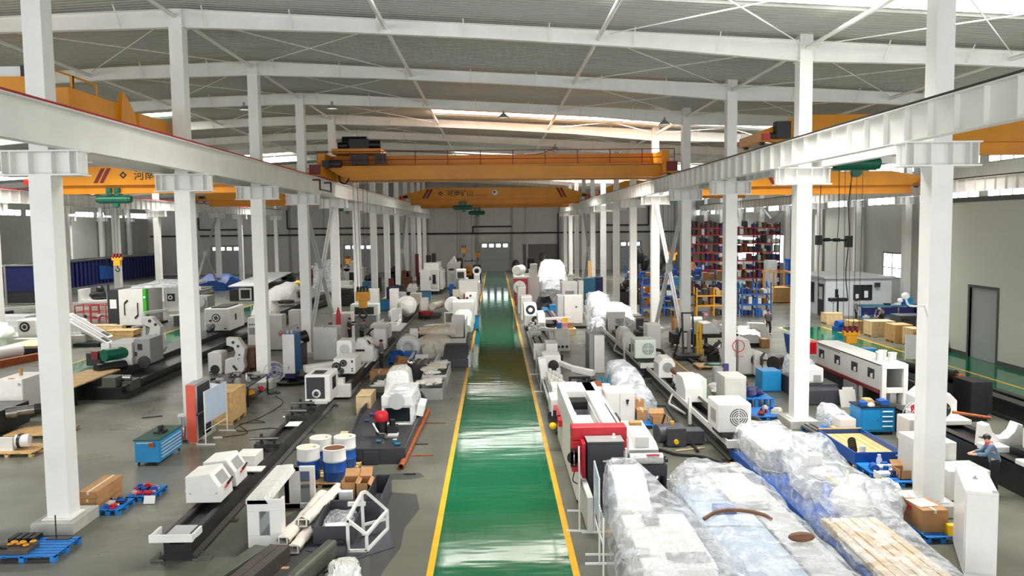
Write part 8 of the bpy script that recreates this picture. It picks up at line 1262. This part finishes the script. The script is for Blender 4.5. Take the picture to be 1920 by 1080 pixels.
cr = [(23.9, 53.8, .75, .8, 'wood', 'first small wooden crate in the row by the crouching workers'), (24.4, 51.9, 1.5, 1.0, 'wood_pale', 'second, largest wooden crate in the row right of the workers'), (24.55, 49.2, 1.1, 1.1, 'wood', 'third wooden crate with vertical slats in the row'), (24.85, 47.6, 1.1, 1.05, 'wood_pale', 'fourth wooden crate with open slats in the row'), (24.75, 46.0, 1.2, .95, 'cardboard', 'last reddish crate in the row beside the nearest right column')]
for x, y, w_, h, m, lb in cr: crate(x, x+w_, y, y+1.2, h, lb, m, slats=6)
T = thing('black_motor_box', 'black machine box behind the row of wooden crates', 'machine', (27.2, 53.5, 0)); part(T, 'body', 'charcoal', B(26.6, 28.3, 52.6, 54, .1, 1.3), bev=.04); each(T, 'knob', 'black', [Cy((26.8+i*.2, 52.56, 1.0), (26.8+i*.2, 52.6, 1.0), .06) for i in range(3)]); part(T, 'skid', 'wood', B(26.7, 28.2, 52.7, 53.9, 0, .1)); solo('grey_slab', 'flat grey machine slab right of the black machine box', 'machine', 'grey_paint', B(28.6, 31, 52, 55, .5, .8), B(28.8, 30.8, 52.3, 54.7, 0, .5)); solo('dark_slab', 'flat dark plate left of the black machine box behind the crates', 'plate', 'dark_grey', B(25.0, 26.5, 54, 56, .5, .75), B(25.2, 26.3, 54.2, 55.8, 0, .5))
T = thing('work_bench', 'long blue steel workbench with dark fronts before the white office', 'workbench', (30, 61.8, 0)); part(T, 'worktop', 'teal', B(27.9, 32.2, 61.2, 62.4, 1.0, 1.08)); each(T, 'front_panel', 'navy', [B(28.0+i*1.45, 29.3+i*1.45, 61.25, 61.3, .35, .95) for i in range(3)]); each(T, 'leg', 'rack_blue', [B(x, x+.1, y, y+.1, 0, 1.0) for x in (27.95, 32.05) for y in (61.25, 62.25)]); part(T, 'lower_rail', 'teal', B(28, 32.1, 61.3, 61.4, .2, .32)); solo('green_cabinet', 'olive green steel cabinet right of the long blue workbench', 'cabinet', 'green_steel', B(32.25, 32.95, 60.9, 62.2, 0, 1.1), B(32.3, 32.9, 60.88, 60.9, .1, 1.0))
for x, m, lb in ((31.0, 'paper', 'white sheets on the long blue workbench'), (31.5, 'deep_blue', 'tall blue tool on the long blue workbench'), (31.9, 'blue', 'blue box at the right end of the long blue workbench'), (30.2, 'black', 'black tool on the long blue workbench')): solo('bench_item', lb, 'tool', m, B(x-.2, x+.2, 61.6, 62, 1.082, 1.082+(.12 if m in ('paper', 'black') else .55)))
solo('drill_stand', 'dark drill stand on posts behind the hoist ropes by the standing worker', 'stand', 'black', B(25.9, 26.0, 60.8, 60.9, 0, 2.0), B(25.3, 26.6, 60.6, 61.1, 1.5, 1.75), B(25.5, 26.5, 60.4, 61.2, 0, .08)); solo('blue_pump', 'small blue pump on the floor beneath the hoist ropes', 'pump', 'deep_blue', Cy((23.4, 55, .5), (24.0, 55.2, .5), .25), B(23.3, 24.1, 54.7, 55.5, 0, .3))
T = thing('gooseneck_lamp', 'white lamp arm with round head on the left face of the nearest right column', 'lamp', (10.6, 20.4, 5.3)); part(T, 'head', 'white_paint', Bl((10.28, 20.1, 5.62), .1, .1, .09, 12), Bl((10.2, 20.2, 5.5), .07, .07, .06, 10)); part(T, 'arm', 'white_paint', Hose([(10.87, 20.3, 5.35), (10.55, 20.2, 5.35), (10.38, 20.15, 5.4), (10.3, 20.12, 5.55)], .025))
# ================================================================== racks and stores on the right
def rack(x0, x1, y0, y1, zs, label, pm, bm_, cols, bays, nper, gl, hmax=.7, top=None):
    T = thing('storage_rack', label, 'rack', ((x0+x1)/2, (y0+y1)/2, 0)); n = bays
    H = top or zs[-1]+.9
    for i in range(n+1):
        x = x0+(x1-x0-.1)*i/n
        f = part(T, 'upright_frame', pm, B(x, x+.1, y0, y0+.1, 0, H), B(x, x+.1, y1-.1, y1, 0, H), *[Bar((x+.05, y0+.05, a), (x+.05, y1-.05, a+.8), .05, .05) for a in [j*.9 for j in range(int(H/.9))]])
    for z in zs:
        part(T, 'beam', bm_, B(x0, x1, y0-.03, y0+.03, z-.12, z), B(x0, x1, y1-.03, y1+.03, z-.12, z)); part(T, 'shelf', 'dark_grey', B(x0, x1, y0+.03, y1-.03, z-.04, z))
    for k, z in enumerate([0.0]+zs):
        for b in range(n):
            for j in range(nper):
                if random.random() < .07: continue
                w_ = (x1-x0)/n/nper; x = x0+(x1-x0)*b/n+.12+w_*j+random.uniform(0, .08); h = random.uniform(.35, 1)*hmax; m = random.choice(cols)
                op = B(x, x+w_*random.uniform(.6, .8), y0+.08, y1-.2, z+.003, z+h) if random.random() < .6 else Wrap([(y0+.1, x, x+w_*.75, z+h*.8), (y1-.2, x, x+w_*.75, z+h)], z0=z+.003, jag=.04, p=.6, n=11)
                solo('stored_goods', f'goods {["on the floor below", "on the lowest shelf of", "on the second shelf of", "on the third shelf of", "on the fourth shelf of", "on the fifth shelf of", "on the sixth shelf of", "on the seventh shelf of"][k]} {gl}', 'goods', m, op, group=f'goods level {k} of {gl}')
warm = ('dark_red', 'navy', 'dark_grey', 'black', 'brown', 'brown', 'paper', 'brown', 'purple', 'dark_steel', 'dark_grey', 'mint')
rack(21.6, 26.9, 93.4, 94.8, [1.2, 2.2, 3.2, 4.2, 5.2, 6.2, 7.0], 'tall red and blue pallet rack left of the third right column, back right', 'navy', 'red', warm, 2, 5, 'the tall red rack, left section', .95, 7.6)
rack(27.6, 33.0, 93.4, 94.8, [1.2, 2.2, 3.2, 4.2, 5.2, 6.2, 7.0], 'tall red and blue pallet rack right of the third right column, back right', 'navy', 'red', warm, 2, 5, 'the tall red rack, right section', .95, 7.6)
rack(19.95, 22.4, 65.2, 66.4, [.95, 1.8], 'bright blue two-bay shelf with white labels near the walking worker', 'rack_blue', 'rack_blue', ('paper', 'navy', 'rack_blue', 'offwhite', 'brown'), 2, 3, 'the bright blue shelf', .6, 2.7)
rack(16.3, 19.2, 65.4, 66.4, [.9, 1.7], 'yellow framed shelf left of the third right column', 'hook_yellow', 'hook_yellow', ('cardboard', 'brown', 'dark_grey', 'wood', 'pink'), 2, 3, 'the yellow framed shelf', .6, 2.3)
rack(11.9, 15.6, 65.5, 66.7, [.8, 1.7, 2.6], 'blue shelf between the fourth and sixth right columns', 'rack_blue', 'rack_blue', ('dark_grey', 'teal', 'navy', 'brown', 'offwhite'), 2, 3, 'the blue shelf by the crossed brace', .6, 3.4)
rack(13.0, 20.5, 80, 81.2, [1.2, 2.3], 'long shelf with coloured goods behind the right column row', 'rack_blue', 'teal', ('orange_red', 'deep_blue', 'purple', 'pink', 'cardboard', 'dark_red', 'paper'), 3, 4, 'the long coloured shelf', .8, 3.4)
rack(16.5, 22.5, 75, 76, [1.2, 2.3], 'shelf with green and purple bundles under the red rack', 'rack_blue', 'grey_paint', ('mint', 'deep_blue', 'purple', 'paper', 'navy', 'cardboard'), 3, 3, 'the shelf with green bundles', .9, 3.2)
T = thing('mesh_cage', 'yellow mesh cage standing at the end of the grey floor lane, right', 'cage', (27, 76, 0)); each(T, 'frame', 'hook_yellow', [Fr('y', 75, 75.08, 25.9, 28.0, .1, 2.9, .08), Fr('y', 77.9, 78, 25.9, 28.0, .1, 2.9, .08), Fr('x', 25.9, 25.98, 75.08, 77.9, .1, 2.9, .08), Fr('x', 27.92, 28, 75.08, 77.9, .1, 2.9, .08)]); part(T, 'mid_bar', 'hook_yellow', B(25.9, 28, 75, 75.06, 1.6, 1.68)); part(T, 'sign', 'paper', B(26.1, 26.4, 74.95, 75, 2.0, 2.4)); part(T, 'goods', 'wood', B(26.2, 27.8, 75.6, 77.4, .15, 1.4)); part(T, 'castor', 'dark_grey', *[B(x, x+.1, y, y+.1, 0, .1) for x in (25.95, 27.85) for y in (75.1, 77.8)])
for i in range(3): solo('blue_tote', ['lowest', 'middle', 'topmost'][i]+' of the stacked blue totes behind the yellow mesh cage', 'tote', 'deep_blue', B(30.2, 31.8, 83, 84, .02+1.25*i, 1.2+1.25*i), B(30.1, 31.9, 82.95, 84.05, 1.1+1.25*i, 1.24+1.25*i), group='stacked blue totes')
cabinet(29.1, 30.1, 86, 87.4, 3.5, 'tall pale grey container at the right end of the red racks', 'pale_grey', handle=None)
for x, y, h, m, lb in ((15.6, 86, 4.3, 'black', 'tall dark machine heap behind the fifth right column'), (18.6, 88, 4.2, 'dark_steel', 'tall dark machine heap left of the fourth right column'), (14.5, 75, 1.7, 'hook_yellow', 'stack of yellow steel sheets behind the sixth right column'), (12.6, 76, 2.0, 'dark_steel', 'dark hoist frame behind the seventh right column'), (20.8, 84, 3.0, 'brown', 'brown machine crate behind the crossed brace on the right')):
    T = thing('stored_machine', lb, 'machine', (x, y, 0)); part(T, 'base', m, B(x-1, x+.9, y, y+1.5, 0, h*.6), bev=.04); each(T, 'top_lump', m, [Bl((x-.6+.5*i, y+.6, h*.6+h*.18*(1+i % 2)), .45, .5, h*.2, 10, .25) for i in range(3)])
# ================================================================== people
HP = pi/2
person((-5.97, 42.0, 0), -HP, 'person in grey jacket and red collar standing at the white machine, arms raised', 'raise', h=1.7)
person((-8.55, 51.6, 0), HP*.8, 'person in grey jacket with red collar leaning over the white machine, right of another', 'reach', h=1.72)
person((-9.45, 52.4, 0), HP*.9, 'person in dark jacket standing left of the one with a red collar', 'raise', 'workwear_dark', 1.72, collar=False)
person((-18.15, 51.6, .83), pi, 'person in grey jacket crouching before the big white head with round port', 'squat', h=1.55, collar=False)
person((18.2, 53.7, 0), .1, 'person in dark grey jacket with red collar walking toward the camera at right', 'walk', h=1.72)
person((26.85, 59.7, 0), HP*.7, 'person standing in grey work clothes before the white office', 'stand', h=1.72, collar=False)
person((26.2, 56.6, 0), pi*.9, 'person crouching with back turned between two other workers at right', 'squat', 'workwear_blue', 1.75, collar=False)
person((27.9, 57.9, 0), -HP*.8, 'person in grey jacket bending forward, right of the crouching worker', 'bend', h=1.72, collar=False)
person((25.6, 48.4, 0), -HP, 'person in dark clothes half hidden behind the nearest right column', 'stand', 'workwear_dark', 1.72)
person((13.55, 21.45, 0), -HP-.35, 'person in blue grey jacket, black cap and red collar working at the right edge', 'reach', 'workwear_blue', 1.72, cap='black')
person((-1.9, 93.0, 0), 0, 'distant person in dark clothes standing at the left edge of the aisle', 'stand', 'workwear_dark', 1.7, collar=False)
